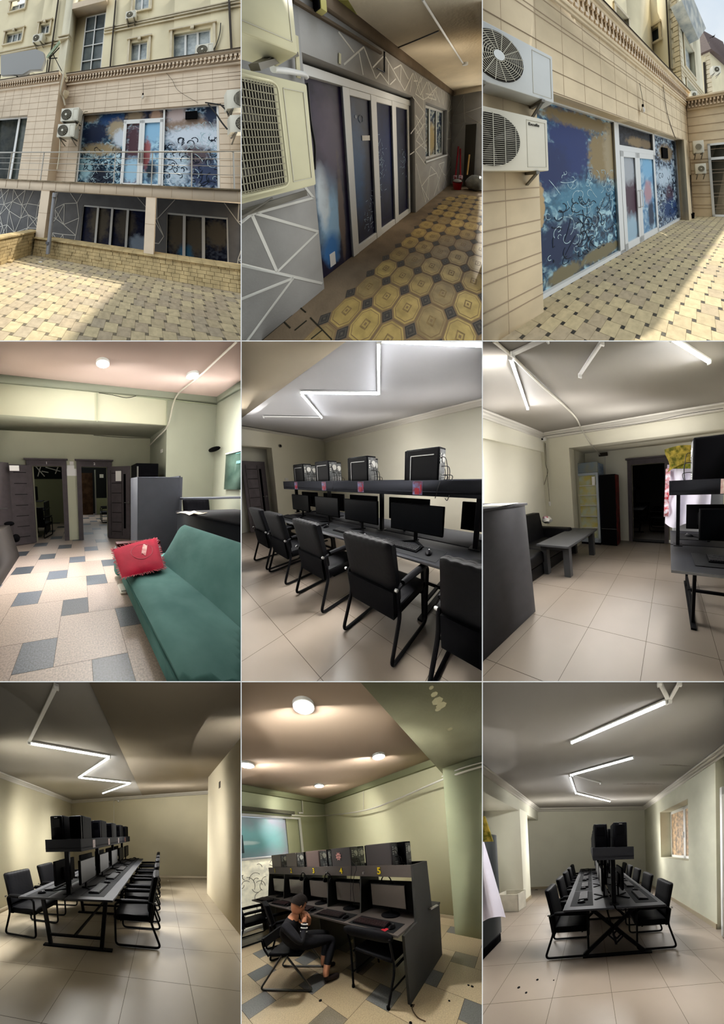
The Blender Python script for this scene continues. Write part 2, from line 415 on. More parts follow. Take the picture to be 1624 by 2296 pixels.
def pc_tower(loc, rz, label, group=None, window=True, w=0.20, d=0.44, h=0.44, cables=True, m=None, logo=False):
    """tower case: rear at -y, front at +y, window side at -x"""
    t = Thing('computer_tower', label, 'computer', loc, rz, group); m = m or m_blackpl
    bm = nb(); box(bm, (-w / 2, -d / 2, 0.015), (w / 2, d / 2, h), 0.006, 1); t.part('case', bm, m)
    bm = nb(); box(bm, (-w / 2 + .004, d / 2 - .005, 0.02), (w / 2 - .004, d / 2 + 0.022, h - 0.004), 0.01, 2)
    box(bm, (-w / 2 + .03, d / 2 + .018, h * 0.62), (w / 2 - .03, d / 2 + 0.026, h * 0.9), 0.003, 1); fp = t.part('front_panel', bm, m_blackpl2)
    if logo:
        bm = nb(); box(bm, (-0.02, d / 2 + .026, h * .93), (0.02, d / 2 + .028, h * .945)); t.part('badge', bm, m_metal, fp)
    for s in (-1, 1):
        bm = nb(); box(bm, (s * w / 2, -d / 2 + .01, .03), (s * (w / 2 + .004), d / 2 - .012, h - .012), 0.002, 1); sp = t.part('side_panel', bm, m_blackpl2 if s < 0 and window else m)
        if s < 0 and window:
            bm = nb(); a, b, c, e = -d / 2 + .05, d / 2 - .06, .05, h - .07
            bar(bm, (-w / 2 - .005, a, e), (-w / 2 - .005, b, e), .006, .008, up=(0, 0, 1)); bar(bm, (-w / 2 - .005, b, e), (-w / 2 - .005, b, c), .006, .008, up=(0, 1, 0))
            t.part('window_rim', bm, m_metal, sp)
    bm = nb(); box(bm, (-w / 2 + .012, -d / 2 - .003, .04), (w / 2 - .012, -d / 2, h - .02)); rp = t.part('rear_plate', bm, m_grey_port)
    bm = nb(); ex = -w / 2 + .02
    for k in range(4): box(bm, (ex, -d / 2 - .007, h * .62 + k * .028), (ex + .03, -d / 2 - .002, h * .62 + k * .028 + .018))
    for k in range(5): box(bm, (ex + .05, -d / 2 - .005, .06 + k * .022), (w / 2 - .02, -d / 2 - .002, .06 + k * .022 + .010))
    disc(bm, (w / 2 - .065, -d / 2 - .002, h * .75), (0, -1, 0), 0.045, 0.006, 16); t.part('ports', bm, m_metal, rp)
    if cables:
        for k in range(3):
            bm = nb(); x = -w / 2 + .03 + k * .05; z = h * (.75 - .2 * k)
            tube(bm, smoothpath([(x, -d / 2, z), (x + .01, -d / 2 - .05 - .02 * k, z - .01), (x + .03, -d / 2 - .07, z * .45), (x + .02, -d / 2 - .03, .012), (x + .02, -d / 2 + .04, .008)], 5), 0.004, 5)
            t.part('cable', bm, m_cable)
    return t

def monitor(loc, rz, label, group=None, w=0.54, h=0.315, lift=0.13, m=None, base='v'):
    """flat screen; the screen faces -y"""
    t = Thing('computer_monitor', label, 'monitor', loc, rz, group)
    bm = nb(); box(bm, (-w / 2, -.012, lift), (w / 2, .018, lift + h), 0.004, 1); t.part('housing', bm, m_blackpl)
    bm = nb(); box(bm, (-w / 2 + .008, -.018, lift + .018), (w / 2 - .008, -.0115, lift + h - .008)); t.part('screen', bm, m or m_screen)
    bm = nb(); box(bm, (-.12, .018, lift + .06), (.12, .045, lift + h * .7), 0.01, 2); t.part('back_cover', bm, m_blackpl)
    bm = nb(); box(bm, (-.02, .02, .012), (.02, .045, lift + h * .45), 0.004, 1); t.part('neck', bm, m_blackpl)
    bm = nb()
    if base == 'v':
        for s in (-1, 1): bar(bm, (0, .035, .009), (.15 * s, -.11, .007), .028, .012)
        bar(bm, (0, .035, .009), (0, .09, .007), .03, .012)
    else: lathe(bm, [(.12, 0), (.12, .008), (.10, .016), (.02, .022)], (0, .02, 0), 24)
    t.part('base', bm, m_blackpl)
    return t

def keyboard(loc, rz, label, group=None, w=0.44, d=0.14, m=None, keys=None):
    t = Thing('keyboard', label, 'keyboard', loc, rz, group)
    bm = nb(); hexa(bm, [(-w / 2, -d / 2, 0), (w / 2, -d / 2, 0), (w / 2, d / 2, 0), (-w / 2, d / 2, 0)], [(-w / 2, -d / 2, .012), (w / 2, -d / 2, .012), (w / 2, d / 2, .022), (-w / 2, d / 2, .022)]); t.part('tray', bm, m or m_blackpl)
    bm = nb(); nx, ny = 20, 6; dx = (w - .02) / nx; dy = (d - .018) / ny
    for j in range(ny):
        i = 0
        while i < nx:
            n = 6 if (j == 0 and i == 4) else 1
            x = -w / 2 + .01 + i * dx; y = -d / 2 + .009 + j * dy; z = .013 + .0098 * (j + .5) / ny
            if not (14 < i < 16 and False): box(bm, (x + .001, y + .001, z), (x + n * dx - .0022, y + dy - .0022, z + .009))
            i += n
    t.part('keys', bm, keys or m_key)
    return t

def mouse(loc, rz, label, group=None):
    t = Thing('computer_mouse', label, 'mouse', loc, rz, group)
    bm = nb(); ball(bm, (0, 0, .008), (.031, .056, .030), 14)
    for v in list(bm.verts):
        if v.co.z < 0: v.co.z = 0
    t.part('shell', bm, m_blackpl2)
    bm = nb(); disc(bm, (-.004, .028, .030), (1, 0, 0), .009, .008, 10); t.part('scroll_wheel', bm, m_metal)
    return t

def light_tube(p, q, label, z=None, on=True, group=None, r=0.0125, power=None):
    """LED batten screwed to the ceiling from p to q"""
    p, q = Vector(p), Vector(q); t = Thing('tube_light', label, 'tube light', tuple((p + q) / 2), 0, group)
    o = (p + q) / 2; a, b = p - o, q - o; d = (b - a).normalized()
    bm = nb(); bar(bm, a + Vector((0, 0, -.008)), b + Vector((0, 0, -.008)), .036, .016); t.part('housing', bm, m_housing)
    if on:
        bm = nb(); tube(bm, [a + d * .015 + Vector((0, 0, -.028)), b - d * .015 + Vector((0, 0, -.028))], r, 10); t.part('tube', bm, m_lamp)
    for e, s in ((a, 1), (b, -1)):
        bm = nb(); bar(bm, e + Vector((0, 0, -.02)), e + d * s * .016 + Vector((0, 0, -.02)), .04, .045); t.part('end_cap', bm, m_housing)
    return t

def point_light(p, energy, col=(1, 1, 1), size=0.1, name='lamp_and_fill_light'):  # point source: added fill without a fixture, also set below real ceiling lamps
    l = bpy.data.lights.new(name, 'POINT'); l.energy = energy; l.color = col; l.shadow_soft_size = size if size < .25 else 1.0
    o = bpy.data.objects.new(name, l); C.objects.link(o); o.location = W(p); return o

def strip_light(p, q, energy, col=(1, 0.98, 0.95), width=0.05, name='tube_glow'):
    """the light given off downwards by a ceiling tube from p to q"""
    a, b = W(p), W(q); t = b - a; l = bpy.data.lights.new(name, 'AREA'); l.shape = 'RECTANGLE'; l.size = t.length; l.size_y = width
    l.energy = energy; l.color = col; o = bpy.data.objects.new(name, l); C.objects.link(o)
    x = t.normalized(); z = Vector((0, 0, 1)); z = (z - x * z.dot(x)).normalized(); y = z.cross(x)
    m = Matrix((x, y, z)).transposed().to_4x4(); m.translation = (a + b) / 2; o.matrix_world = m; return o
def disc_light(p, energy, r=0.1, col=(1, 0.98, 0.95), name='lamp_glow'):
    l = bpy.data.lights.new(name, 'AREA'); l.shape = 'DISK'; l.size = r * 2; l.energy = energy; l.color = col
    o = bpy.data.objects.new(name, l); C.objects.link(o); o.location = W(p); return o

def crown(name, label, p, q, nrm, h=0.10, d=0.09, m=None):
    """ceiling moulding from p to q (points on the ceiling line), nrm points into the room"""
    p, q, n = Vector(p), Vector(q), Vector(nrm)
    prof = [(0, 0), (d, 0), (d, -h * .18), (d * .72, -h * .26), (d * .62, -h * .5), (d * .3, -h * .62), (d * .26, -h * .85), (0, -h)]
    bm = nb(); prism(bm, [p + n * a + Vector((0, 0, b)) for a, b in prof], q - p)
    struct(name, label, bm, m or m_crown)
m_crown = mat('crown_white', 'd6d2c8', 0.6)

def tile_floor(name, label, x0, x1, y0, y1, s, ox, oy, ma, mg, gap=0.004, rz=0.0):
    """square tiles over a grout bed, one mesh"""
    bm = nb(); box(bm, (x0, y0, -.06), (x1, y1, -.0015), mi=1)
    i0, i1 = math.floor((x0 - ox) / s), math.ceil((x1 - ox) / s); j0, j1 = math.floor((y0 - oy) / s), math.ceil((y1 - oy) / s)
    for i in range(i0, i1):
        for j in range(j0, j1):
            a, b, c, d = max(x0, ox + i * s + gap / 2), min(x1, ox + (i + 1) * s - gap / 2), max(y0, oy + j * s + gap / 2), min(y1, oy + (j + 1) * s - gap / 2)
            if b > a and d > c: poly(bm, [(a, c, 0), (b, c, 0), (b, d, 0), (a, d, 0)])
    return struct(name, label, bm, [ma, mg], open_=True)

def pinwheel_floor(name, label, x0, x1, y0, y1, A, B, ox, oy, ang, mbig, msmall, mg, gap=0.005, flip=False, seed=3):
    """large and small squares laid in a pinwheel over a bed; mbig is a list of materials picked at random"""
    bm = nb(); box(bm, (x0, y0, -.06), (x1, y1, -.002)); r = random.Random(seed); ca, sa = math.cos(ang), math.sin(ang)
    mats = [mg] + list(mbig) + list(msmall); nbig = len(mbig)
    f = -1 if flip else 1
    def T(u, v): v *= f; return (ox + u * ca - v * sa, oy + u * sa + v * ca, 0)
    R = int((abs(x1 - x0) + abs(y1 - y0)) / math.hypot(A, B)) + 3
    for i in range(-R, R):
        for j in range(-R, R):
            u, v = i * B + j * A, i * A - j * B; c = T(u, v)
            if not (x0 - A < c[0] < x1 + A and y0 - A < c[1] < y1 + A): continue
            g = gap / 2
            for (a, b, s, k) in ((u + B, v, A, 1 + r.randrange(nbig)), (u, v, B, 1 + nbig + r.randrange(len(msmall)))):
                P = [T(a + g, b + g), T(a + s - g, b + g), T(a + s - g, b + s - g), T(a + g, b + s - g)]
                if flip: P = P[::-1]
                P = [(min(max(p[0], x0), x1), min(max(p[1], y0), y1), 0) for p in P]
                if len({(round(p[0], 4), round(p[1], 4)) for p in P}) < 4: continue
                poly(bm, P, k)
    return struct(name, label, bm, mats, open_=True)

def slab(name, label, pts, d, m):
    bm = nb(); prism(bm, pts, d); return struct(name, label, bm, m)

def bench_desk(cx, y0, y1, label, W=0.60, gap=0.03, z=0.74, frames=3, cat='desk', style='X', rz=0.0, cy=None):
    """back-to-back bench desk running along y: two worktops on a black steel frame"""
    t = Thing('bench_desk', label, cat, (cx, (y0 + y1) / 2 if cy is None else cy, 0), rz)
    h = (y1 - y0) / 2
    for s in (-1, 1):
        bm = nb(); box(bm, (s * gap / 2, -h, z - .025), (s * (gap / 2 + W), h, z), 0.002, 1); wt = t.part('worktop', bm, m_deskdark)
        bm = nb(); box(bm, (s * (gap / 2 + W), -h, z - .025), (s * (gap / 2 + W + .002), h, z - .001)); t.part('edge_band', bm, m_edge, wt)
    for k in range(frames):
        y = -h + .22 + (2 * h - .44) * k / (frames - 1)
        bm = nb(); bar(bm, (-.44, y, .012), (.52, y, .012), .05, .024); t.part('foot_bar', bm, m_frame)
        if style == 'X':
            for s in (-1, 1):
                bm = nb(); bar(bm, (-.42 * s, y, .03), (.36 * s, y, z - .03), .05, .03, up=(0, 1, 0)); t.part('leg', bm, m_frame)
            bm = nb()
            for a in (.055, .11):
                q = [(a, .30), (0, .30 + a), (-a, .30), (0, .30 - a)]
                for i in range(4):
                    u, v = q[i], q[(i + 1) % 4]; bar(bm, (u[0] + .03, y - .03, v[1] * 0 + u[1]), (v[0] + .03, y - .03, v[1]), .02, .014, up=(0, 1, 0))
            t.part('diamond_ornament', bm, m_frame)
        else:
            for s in (-1, 1):
                bm = nb(); bar(bm, (.02 + .36 * s, y, .03), (.02 + .44 * s, y, z - .03), .05, .03, up=(0, 1, 0)); t.part('leg', bm, m_frame)
            bm = nb(); bar(bm, (-.38, y, .16), (.42, y, .16), .03, .03); bar(bm, (-.5, y, z - .05), (.5, y, z - .05), .03, .04); t.part('cross_rail', bm, m_frame)
    bm = nb(); bar(bm, (0.02, -h + .2, .17), (0.02, h - .2, .17), .03, .03); bar(bm, (0.3, -h + .2, z - .05), (0.3, h - .2, z - .05), .03, .03); bar(bm, (-0.3, -h + .2, z - .05), (-0.3, h - .2, z - .05), .03, .03)
    t.part('long_rail', bm, m_frame)
    return t

m_shelf = mat('shelf_board', '232428', 0.7, ior=1.05)
def tower_shelf(cx, y0, y1, z0, z1, W, label, zd=0.741, posts=4, rz=0.0, cy=None):
    """long tray on posts that carries the computers"""
    t = Thing('overhead_shelf', label, 'shelf', (cx, (y0 + y1) / 2 if cy is None else cy, zd), rz); h = (y1 - y0) / 2; a, b = z0 - zd, z1 - zd
    bm = nb(); box(bm, (-W / 2, -h, a + .03), (W / 2, h, a + .05)); t.part('bottom_board', bm, m_shelf)
    for s in (-1, 1):
        bm = nb(); box(bm, (s * (W / 2 - .018), -h + .018, a), (s * W / 2, h - .018, b), 0.002, 1); t.part('fascia_board', bm, m_shelf)
        bm = nb(); box(bm, (-W / 2, s * h, a), (W / 2, s * (h - .018), b), 0.002, 1); t.part('end_board', bm, m_shelf)
    for k in range(posts):
        y = -h + .10 + (2 * h - .2) * k / (posts - 1)
        bm = nb(); box(bm, (-.03, y - .02, 0), (.03, y + .02, a + .03), 0.003, 1); t.part('post', bm, m_frame)
        bm = nb(); box(bm, (-.06, y - .05, 0), (.06, y + .05, .006)); t.part('foot_plate', bm, m_frame)
    return t

def station(x, y, side, tag, lift=0.12, dx=0.2, pad=True, w=0.52, extra=0.0):
    """one seat of a bench desk: monitor, keyboard, mouse and pad; side=+1 faces +x, -1 faces -x"""
    rz = math.pi / 2 * side
    monitor((x, y, .741), rz, 'black monitor ' + tag, None, w=w, lift=lift)
    kx = x + side * (dx + extra)
    if pad:
        bm = nb(); box(bm, (-.15, -.38, 0), (.15, .38, .003), 0.001, 1)
        single('mouse_pad', 'black desk mat ' + tag, 'mouse pad', bm, m_pad, (kx + side * .03, y, .741))
    keyboard((kx + side * .02, y - .06 * side, .745), rz, 'black keyboard ' + tag)
    mouse((kx + side * .04, y + .26 * side, .745), rz + .2, 'black mouse ' + tag)

m_door = mat('graphite_door', '565052', 0.5, var=0.08, scale=8)
m_doorline = mat('door_groove', '121113', 0.5)
m_glassdark = mat('dark_glass', '0c1512', 0.06, spec=0.8)
m_pvc = mat('white_pvc', 'dcdcd8', 0.35)
def panel_door(loc, rz, label, w=0.85, h=2.05, hand=1, name='door_leaf', paper=False, handle=True, strips=True):
    """dark leaf with cross grooves; hinge at the origin, leaf along +x, seen face -y"""
    t = Thing(name, label, 'door', loc, rz)
    bm = nb(); box(bm, (0, -.02, .01), (w, .02, h), .004, 1); lf = t.part('leaf', bm, m_door)
    bm = nb()
    for k in range(7): box(bm, (.14 * w / .85, -.0225, .20 + k * .26), (w * .60, .0225, .215 + k * .26))
    box(bm, (.12 * w, -.0225, .1), (.135 * w, -.018, h - .1)); box(bm, (.62 * w, -.0225, .1), (.635 * w, -.018, h - .1))
    t.part('groove', bm, m_doorline, lf)
    if strips:
        bm = nb(); box(bm, (w * .70, -.0225, .30), (w * .80, -.018, h - .2)); t.part('glass_strip', bm, m_blackpl2, lf, label='narrow dark glass strip')
    if handle:
        bm = nb(); x = w * .92 if hand > 0 else w * .08
        disc(bm, (x, -.02, 1.0), (0, -1, 0), .025, .01, 12); tube(bm, [(x, -.03, 1.0), (x, -.06, 1.0), (x - .11 * hand, -.06, 1.0)], .008, 6); t.part('handle', bm, m_metal)
    if paper:
        bm = nb(); box(bm, (w * .35, -.025, h - .38), (w * .6, -.021, h - .12)); t.part('paper_notice', bm, m_white, label='white paper notice')
    return t
def door_casing(n, label, x0, x1, y, h, wd=.10, d=.04, m=None, cap=True):
    """casing on a wall facing -y around an opening x0..x1"""
    m = m or m_door
    bm = nb(); box(bm, (x0 - wd, y - d, 0), (x0, y + .02, h)); box(bm, (x1, y - d, 0), (x1 + wd, y + .02, h)); box(bm, (x0 - wd, y - d, h), (x1 + wd, y + .02, h + wd * 1.2))
    if cap: box(bm, (x0 - wd - .04, y - d - .05, h + wd * 1.2), (x1 + wd + .04, y + .02, h + wd * 1.2 + .035))
    return struct('door_%d' % n, label, bm, m)
def wall_y(name, label, x0, x1, y, z0, z1, holes, m, th=0.12):
    """wall facing -y in the plane y, with rectangular holes (xa, xb, za, zb)"""
    bm = nb(); xs = sorted({x0, x1} | {h[0] for h in holes} | {h[1] for h in holes})
    for a, b in zip(xs, xs[1:]):
        cuts = sorted((h[2], h[3]) for h in holes if h[0] <= a + 1e-6 and h[1] >= b - 1e-6); z = z0
        for c, d in cuts:
            if c > z + 1e-6: box(bm, (a, y, z), (b, y + th, c))
            z = d
        if z1 > z: box(bm, (a, y, z), (b, y + th, z1))
    return struct(name, label, bm, m)
def wall_x(name, label, x, y0, y1, z0, z1, holes, m, th=0.12):
    """wall in the plane x (thickness th may be negative), holes (ya, yb, za, zb)"""
    bm = nb(); ys = sorted({y0, y1} | {h[0] for h in holes} | {h[1] for h in holes})
    for a, b in zip(ys, ys[1:]):
        cuts = sorted((h[2], h[3]) for h in holes if h[0] <= a + 1e-6 and h[1] >= b - 1e-6); z = z0
        for c, d in cuts:
            if c > z + 1e-6: box(bm, (x, a, z), (x + th, b, c))
            z = d
        if z1 > z: box(bm, (x, a, z), (x + th, b, z1))
    return struct(name, label, bm, m)
m_rug = mat('rug_green_gold', '3d3f14', 0.95, col2='8c7a34', scale=14)
m_rugband = mat('rug_band', '6b6420', 0.95, col2='3f4a18', scale=30)
m_cloth = mat('white_cloth', 'd9d6e6', 0.9, var=0.04, scale=5)
m_redpr = mat('red_print', 'a8202c', 0.8, col2='d8d4e0', scale=18)
m_grout = mat('grout', '4e463c', 0.9)
m_base = mat('skirting_tile', '9c9078', 0.4)
m_ceil7b = mat('ceiling_paint_brown', '958a78', 0.85, var=0.03, scale=1.0)
m_wht = mat('white_plastic', 'd8d6d0', 0.5)
ord5 = ('nearest', 'second', 'middle', 'fourth', 'furthest')
def skinned(chains, regions, root, sub=2):
    """one continuous body grown over a skeleton.  chains: lists of (key, (x,y,z), radius) sharing keys at joints.
    regions: joint key -> material index"""
    V, R, E, idx = [], [], [], {}
    for ch in chains:
        last = None
        for key, p, r in ch:
            if key not in idx: idx[key] = len(V); V.append(p); R.append(r)
            if last is not None and (last, idx[key]) not in E: E.append((last, idx[key]))
            last = idx[key]
    me = bpy.data.meshes.new('body'); me.from_pydata(V, E, []); ob = bpy.data.objects.new('body', me); C.objects.link(ob)
    sk = ob.modifiers.new('skin', 'SKIN'); sk.use_smooth_shade = True
    for i, sv in enumerate(me.skin_vertices[0].data): sv.radius = (R[i] if not hasattr(R[i], '__len__') else R[i]) if hasattr(R[i], '__len__') else (R[i], R[i]); sv.use_root = i == idx[root]
    ss = ob.modifiers.new('sub', 'SUBSURF'); ss.levels = sub; ss.render_levels = sub
    dg = bpy.context.evaluated_depsgraph_get(); ev = ob.evaluated_get(dg); m2 = ev.to_mesh(); bm = nb(); bm.from_mesh(m2); ev.to_mesh_clear()
    bpy.data.objects.remove(ob); bpy.data.meshes.remove(me)
    keys = list(idx); pts = [Vector(V[idx[k]]) for k in keys]
    for f in bm.faces:
        c = f.calc_center_median(); best = min(range(len(pts)), key=lambda i: (pts[i] - c).length - (R[i] if not hasattr(R[i], '__len__') else R[i][0]))
        f.material_index = regions.get(keys[best], 0)
    return bm
def hand_chains(pre, wrist, palm, direction, up, curl=.6, s=1.0):
    """palm, four unequal bent fingers and a thumb leaving the side of the palm"""
    w, p = Vector(wrist), Vector(palm); d = Vector(direction).normalized(); u = Vector(up); u = (u - d * u.dot(d)).normalized(); side = d.cross(u)
    out = []
    for k, (off, ln) in enumerate(((-.030, .072), (-.010, .082), (.010, .078), (.028, .062))):
        a = p + side * off * s + d * .03 * s; cv = curl
        b = a + (d * math.cos(cv) - u * math.sin(cv)) * ln * .45 * s; c = b + (d * math.cos(cv * 2) - u * math.sin(cv * 2)) * ln * .32 * s; e = c + (d * math.cos(cv * 2.8) - u * math.sin(cv * 2.8)) * ln * .25 * s
        out.append([(pre + 'palm', tuple(p), .026 * s), (pre + 'k%d' % k, tuple(a), .0105 * s), (pre + 'f%da' % k, tuple(b), .009 * s), (pre + 'f%db' % k, tuple(c), .008 * s), (pre + 'f%dc' % k, tuple(e), .007 * s)])
    t0 = (w + p) / 2 - side * .028 * s; t1 = t0 - side * .022 * s + d * .022 * s - u * .01; t2 = t1 + d * .03 * s - u * .012 * s
    out.append([(pre + 'palm', tuple(p), .026 * s), (pre + 't0', tuple(t0), .013 * s), (pre + 't1', tuple(t1), .011 * s), (pre + 't2', tuple(t2), .009 * s)])
    return out
m_skin = mat('skin', 'a87458', 0.55, var=.05, scale=20)
m_blackcl = mat('black_clothes', '1a1a1d', 0.9, var=.15, scale=12, bump=.15, bscale=30)
m_hair = mat('dark_hair', '15110f', 0.8, bump=.4, bscale=90)
m_shoe = mat('dark_shoe', '2a2220', 0.6)
m_jeans = mat('blue_denim', '2c3d5c', 0.9, var=.15, scale=30)
def head_mesh(c, fwd, tilt_up=(0, 0, 1), s=1.0):
    """a head with eyes, nose, mouth and ears; fwd is where it looks"""
    f = Vector(fwd).normalized(); u = Vector(tilt_up); u = (u - f * u.dot(f)).normalized(); r = f.cross(u)
    M = Matrix((r, f, u)).transposed().to_4x4(); M.translation = c
    bm = nb(); g = bmesh.ops.create_uvsphere(bm, u_segments=24, v_segments=16, radius=1.0)
    for v in bm.verts:
        x, y, z = v.co; w = 1.0 - .28 * max(0, -z) ** 1.3
        v.co = Vector((x * .074 * w, y * .094 * (1 - .12 * max(0, -z)) + .012 * max(0, -z), z * .118)) * s
        yy = v.co.y
        if y > .5 and abs(x) > .2 and abs(x) < .55 and abs(z - .05) < .15: v.co.y -= .009 * s
        if y > .75 and abs(x) < .16 and -.35 < z < .1: v.co.y += .018 * s * (1 - abs(z + .2) / .45)
    for sx in (-1, 1):
        ball(bm, (sx * .030 * s, .078 * s, .006 * s), .012 * s, 10, mi=1); ball(bm, (sx * .075 * s, -.002 * s, -.005 * s), (.010 * s, .018 * s, .030 * s), 10)
    box(bm, (-.022 * s, .080 * s, -.066 * s), (.022 * s, .092 * s, -.058 * s), .003, 1, mi=2)
    xf(bm, M); return bm, M
def hair_mesh(M, s=1.0, length=.02):
    bm = nb(); bmesh.ops.create_uvsphere(bm, u_segments=24, v_segments=14, radius=1.0); rr = random.Random(9)
    kill = [v for v in bm.verts if v.co.y > .35 and v.co.z < .42 or v.co.z < -.25 - length * 8]
    bmesh.ops.delete(bm, geom=kill, context='VERTS')
    for v in bm.verts: v.co = Vector((v.co.x * .083, v.co.y * .103 - .006, v.co.z * .128 + .006)) * s * (1 + rr.uniform(-.015, .02))
    r = bmesh.ops.extrude_face_region(bm, geom=bm.faces[:])
    for v in [g for g in r['geom'] if isinstance(g, bmesh.types.BMVert)]: v.co *= .93
    xf(bm, M); return bm
def text_mesh(s, size, depth, bold=False):
    cu = bpy.data.curves.new('t', 'FONT'); cu.body = s; cu.size = size; cu.extrude = depth; cu.align_x = 'CENTER'; cu.align_y = 'CENTER'; cu.resolution_u = 3
    if bold: cu.offset = size * .02
    ob = bpy.data.objects.new('t', cu); me = ob.to_mesh(); bm = nb(); bm.from_mesh(me); ob.to_mesh_clear(); bpy.data.objects.remove(ob); bpy.data.curves.remove(cu)
    return bm
m_tape = mat('white_tape', 'd6d4cc', .8)
def tri_lines(plane, u0, u1, v0, v1, holes, n, lab, seed, w=.02):
    r = random.Random(seed); nu = max(2, round((u1 - u0) / .42)); nv = max(2, round((v1 - v0) / .45)); G = {}
    for i in range(nu + 1):
        for j in range(nv + 1): G[i, j] = (u0 + (u1 - u0) * (i + (r.uniform(-.33, .33) if 0 < i < nu else 0)) / nu, v0 + (v1 - v0) * (j + (r.uniform(-.33, .33) if 0 < j < nv else 0)) / nv)
    bm = nb()
    for i in range(nu + 1):
        for j in range(nv + 1):
            for di, dj in ((1, 0), (0, 1), (1, 1) if (i + j) % 2 else (1, -1)):
                if (i + di, j + dj) not in G or r.random() < .12 or (di == 0 and i in (0, nu)) or (dj == 0 and j in (0, nv)): continue
                a, b = G[i, j], G[i + di, j + dj]
                if any(h[0] - .03 < a[0] + (b[0] - a[0]) * s / 8 < h[1] + .03 and h[2] - .03 < a[1] + (b[1] - a[1]) * s / 8 < h[3] + .03 for s in range(9) for h in holes): continue
                if plane[0] == 'x': bar(bm, (plane[1], a[0], a[1]), (plane[1], b[0], b[1]), w, .004, up=(1, 0, 0))
                else: bar(bm, (a[0], plane[1], a[1]), (b[0], plane[1], b[1]), w, .004, up=(0, 1, 0))
    single('painted_lines', lab, 'wall painting', bm, m_tape)

def strokes(axis, plane, u0, u1, v0, v1, n, seed, w=.006, lo=.10, hi=.38, bend=2.6):
    """curved printed strokes lying on a pane: axis 'x' or 'y' is the pane's normal"""
    r = random.Random(seed); bm = nb()
    for _ in range(n):
        l = r.uniform(lo, hi); a = r.uniform(0, 6.28); c = r.uniform(-bend, bend); u, v = r.uniform(u0, u1), r.uniform(v0, v1); P = []
        for i in range(9):
            P.append((plane, u, v) if axis == 'x' else (u, plane, v)); u += l / 8 * math.cos(a); v += l / 8 * math.sin(a); a += c / 8 * 2; u = min(max(u, u0), u1); v = min(max(v, v0), v1)
        for p, q in zip(P, P[1:]): (q[0] - p[0]) ** 2 + (q[1] - p[1]) ** 2 + (q[2] - p[2]) ** 2 > 1e-6 and bar(bm, p, q, w * r.uniform(.6, 1.4), .002, up=(1, 0, 0) if axis == 'x' else (0, 1, 0))
    return bm
m_prw = mat('print_pale', 'b9d2d8', .6); m_prd = mat('print_dark', '17202e', .6)

# ================================================================ top left: terrace facade over the undercroft
use_set(1)
m_clad = mat('beige_cladding', 'dac8b0', 0.8, var=0.05, scale=2.5, bump=.05, bscale=120)
m_clad2 = mat('beige_cladding_pink', 'd2c0a8', 0.8, var=0.05, scale=2.5, bump=.05, bscale=120)
m_joint = mat('cladding_joint', 'a8947c', 0.9)
m_up = mat('cream_render', 'e4d8b6', 0.9, var=0.05, scale=1.0, bump=.1, bscale=90)
m_upd = mat('cream_render_pale', 'e2dac0', 0.9, var=0.05, scale=1.5)
m_trimst = mat('stone_trim', 'cfc3a8', 0.8, var=.08, scale=5)
m_pav = [mat('paver_%d' % k, c, 0.85, var=.12, scale=14, bump=.1, bscale=90) for k, c in ((1, 'c0b08e'), (2, 'baaa8a'), (3, 'b2a288'), (4, 'c6b692'), (5, 'b0a28a'))]
m_pavd = [mat('paver_dark_%d' % k, c, 0.85, var=.2, scale=30) for k, c in ((1, '6e6656'), (2, '7a705e'))]
m_sand = mat('joint_sand', '75694f', 0.95)
m_stonew = mat('split_stone', 'bca77c', 0.9, var=.18, scale=5, bump=.4, bscale=25)
m_greyw = mat('grey_paint', '6f6f70', 0.85, var=.08, scale=3)
m_linew = mat('white_line_paint', 'dcdad4', 0.8)
m_curt = mat('curtain_glass', '8e979a', 0.25, col2='b9c0c0', scale=5)
m_win = mat('dark_window_glass', '4a5256', 0.15, col2='646c6c', scale=2)
pinwheel_floor('ground', 'yellow paving of squares and small dark stones in the forecourt', -5, 2.6, .6, 4.3, .1707, .0427, -1.54, 2.42, -.082 + .245, m_pav, m_pavd, m_sand, gap=.004)
# low walls
def stone_wall(name, label, a, b, h, th, nrm, course=.075, brick=.15, mcap=True):
    a, b = Vector(a), Vector(b); d = (b - a); L_ = d.length; d.normalize(); n = Vector(nrm)
    t = Thing(name, label, 'wall', tuple(a), kind='structure')
    bm = nb(); prism(bm, [Vector((0, 0, 0)), d * L_, d * L_ + n * th, n * th], (0, 0, h)); t.part('core', bm, m_sand)
    bm = nb(); r = random.Random(8); k = 0; z = .004
    while z < h - .02:
        x = -(brick * .5 if k % 2 else 0)
        while x < L_:
            w = brick * r.uniform(.8, 1.25); x0, x1 = max(0, x) + .003, min(L_, x + w) - .003; o = r.uniform(.008, .02)
            if x1 > x0 + .01: hexa(bm, [d * x0 - n * o + Vector((0, 0, z)), d * x1 - n * o + Vector((0, 0, z)), d * x1 + n * .01 + Vector((0, 0, z)), d * x0 + n * .01 + Vector((0, 0, z))], [d * x0 - n * o + Vector((0, 0, z + course - .006)), d * x1 - n * o + Vector((0, 0, z + course - .006)), d * x1 + n * .01 + Vector((0, 0, z + course - .006)), d * x0 + n * .01 + Vector((0, 0, z + course - .006))])
            x += w
        z += course; k += 1
    t.part('stone_blocks', bm, m_stonew)
    bm = nb(); x = 0
    while x < L_:
        x1 = min(L_, x + .24); prism(bm, [d * (x + .002) - n * .04, d * (x1 - .002) - n * .04, d * (x1 - .002) + n * (th + .03), d * (x + .002) + n * (th + .03)], (0, 0, .035)); x = x1
    xf(bm, Matrix.Translation((0, 0, h))); t.part('coping', bm, m_stonew)
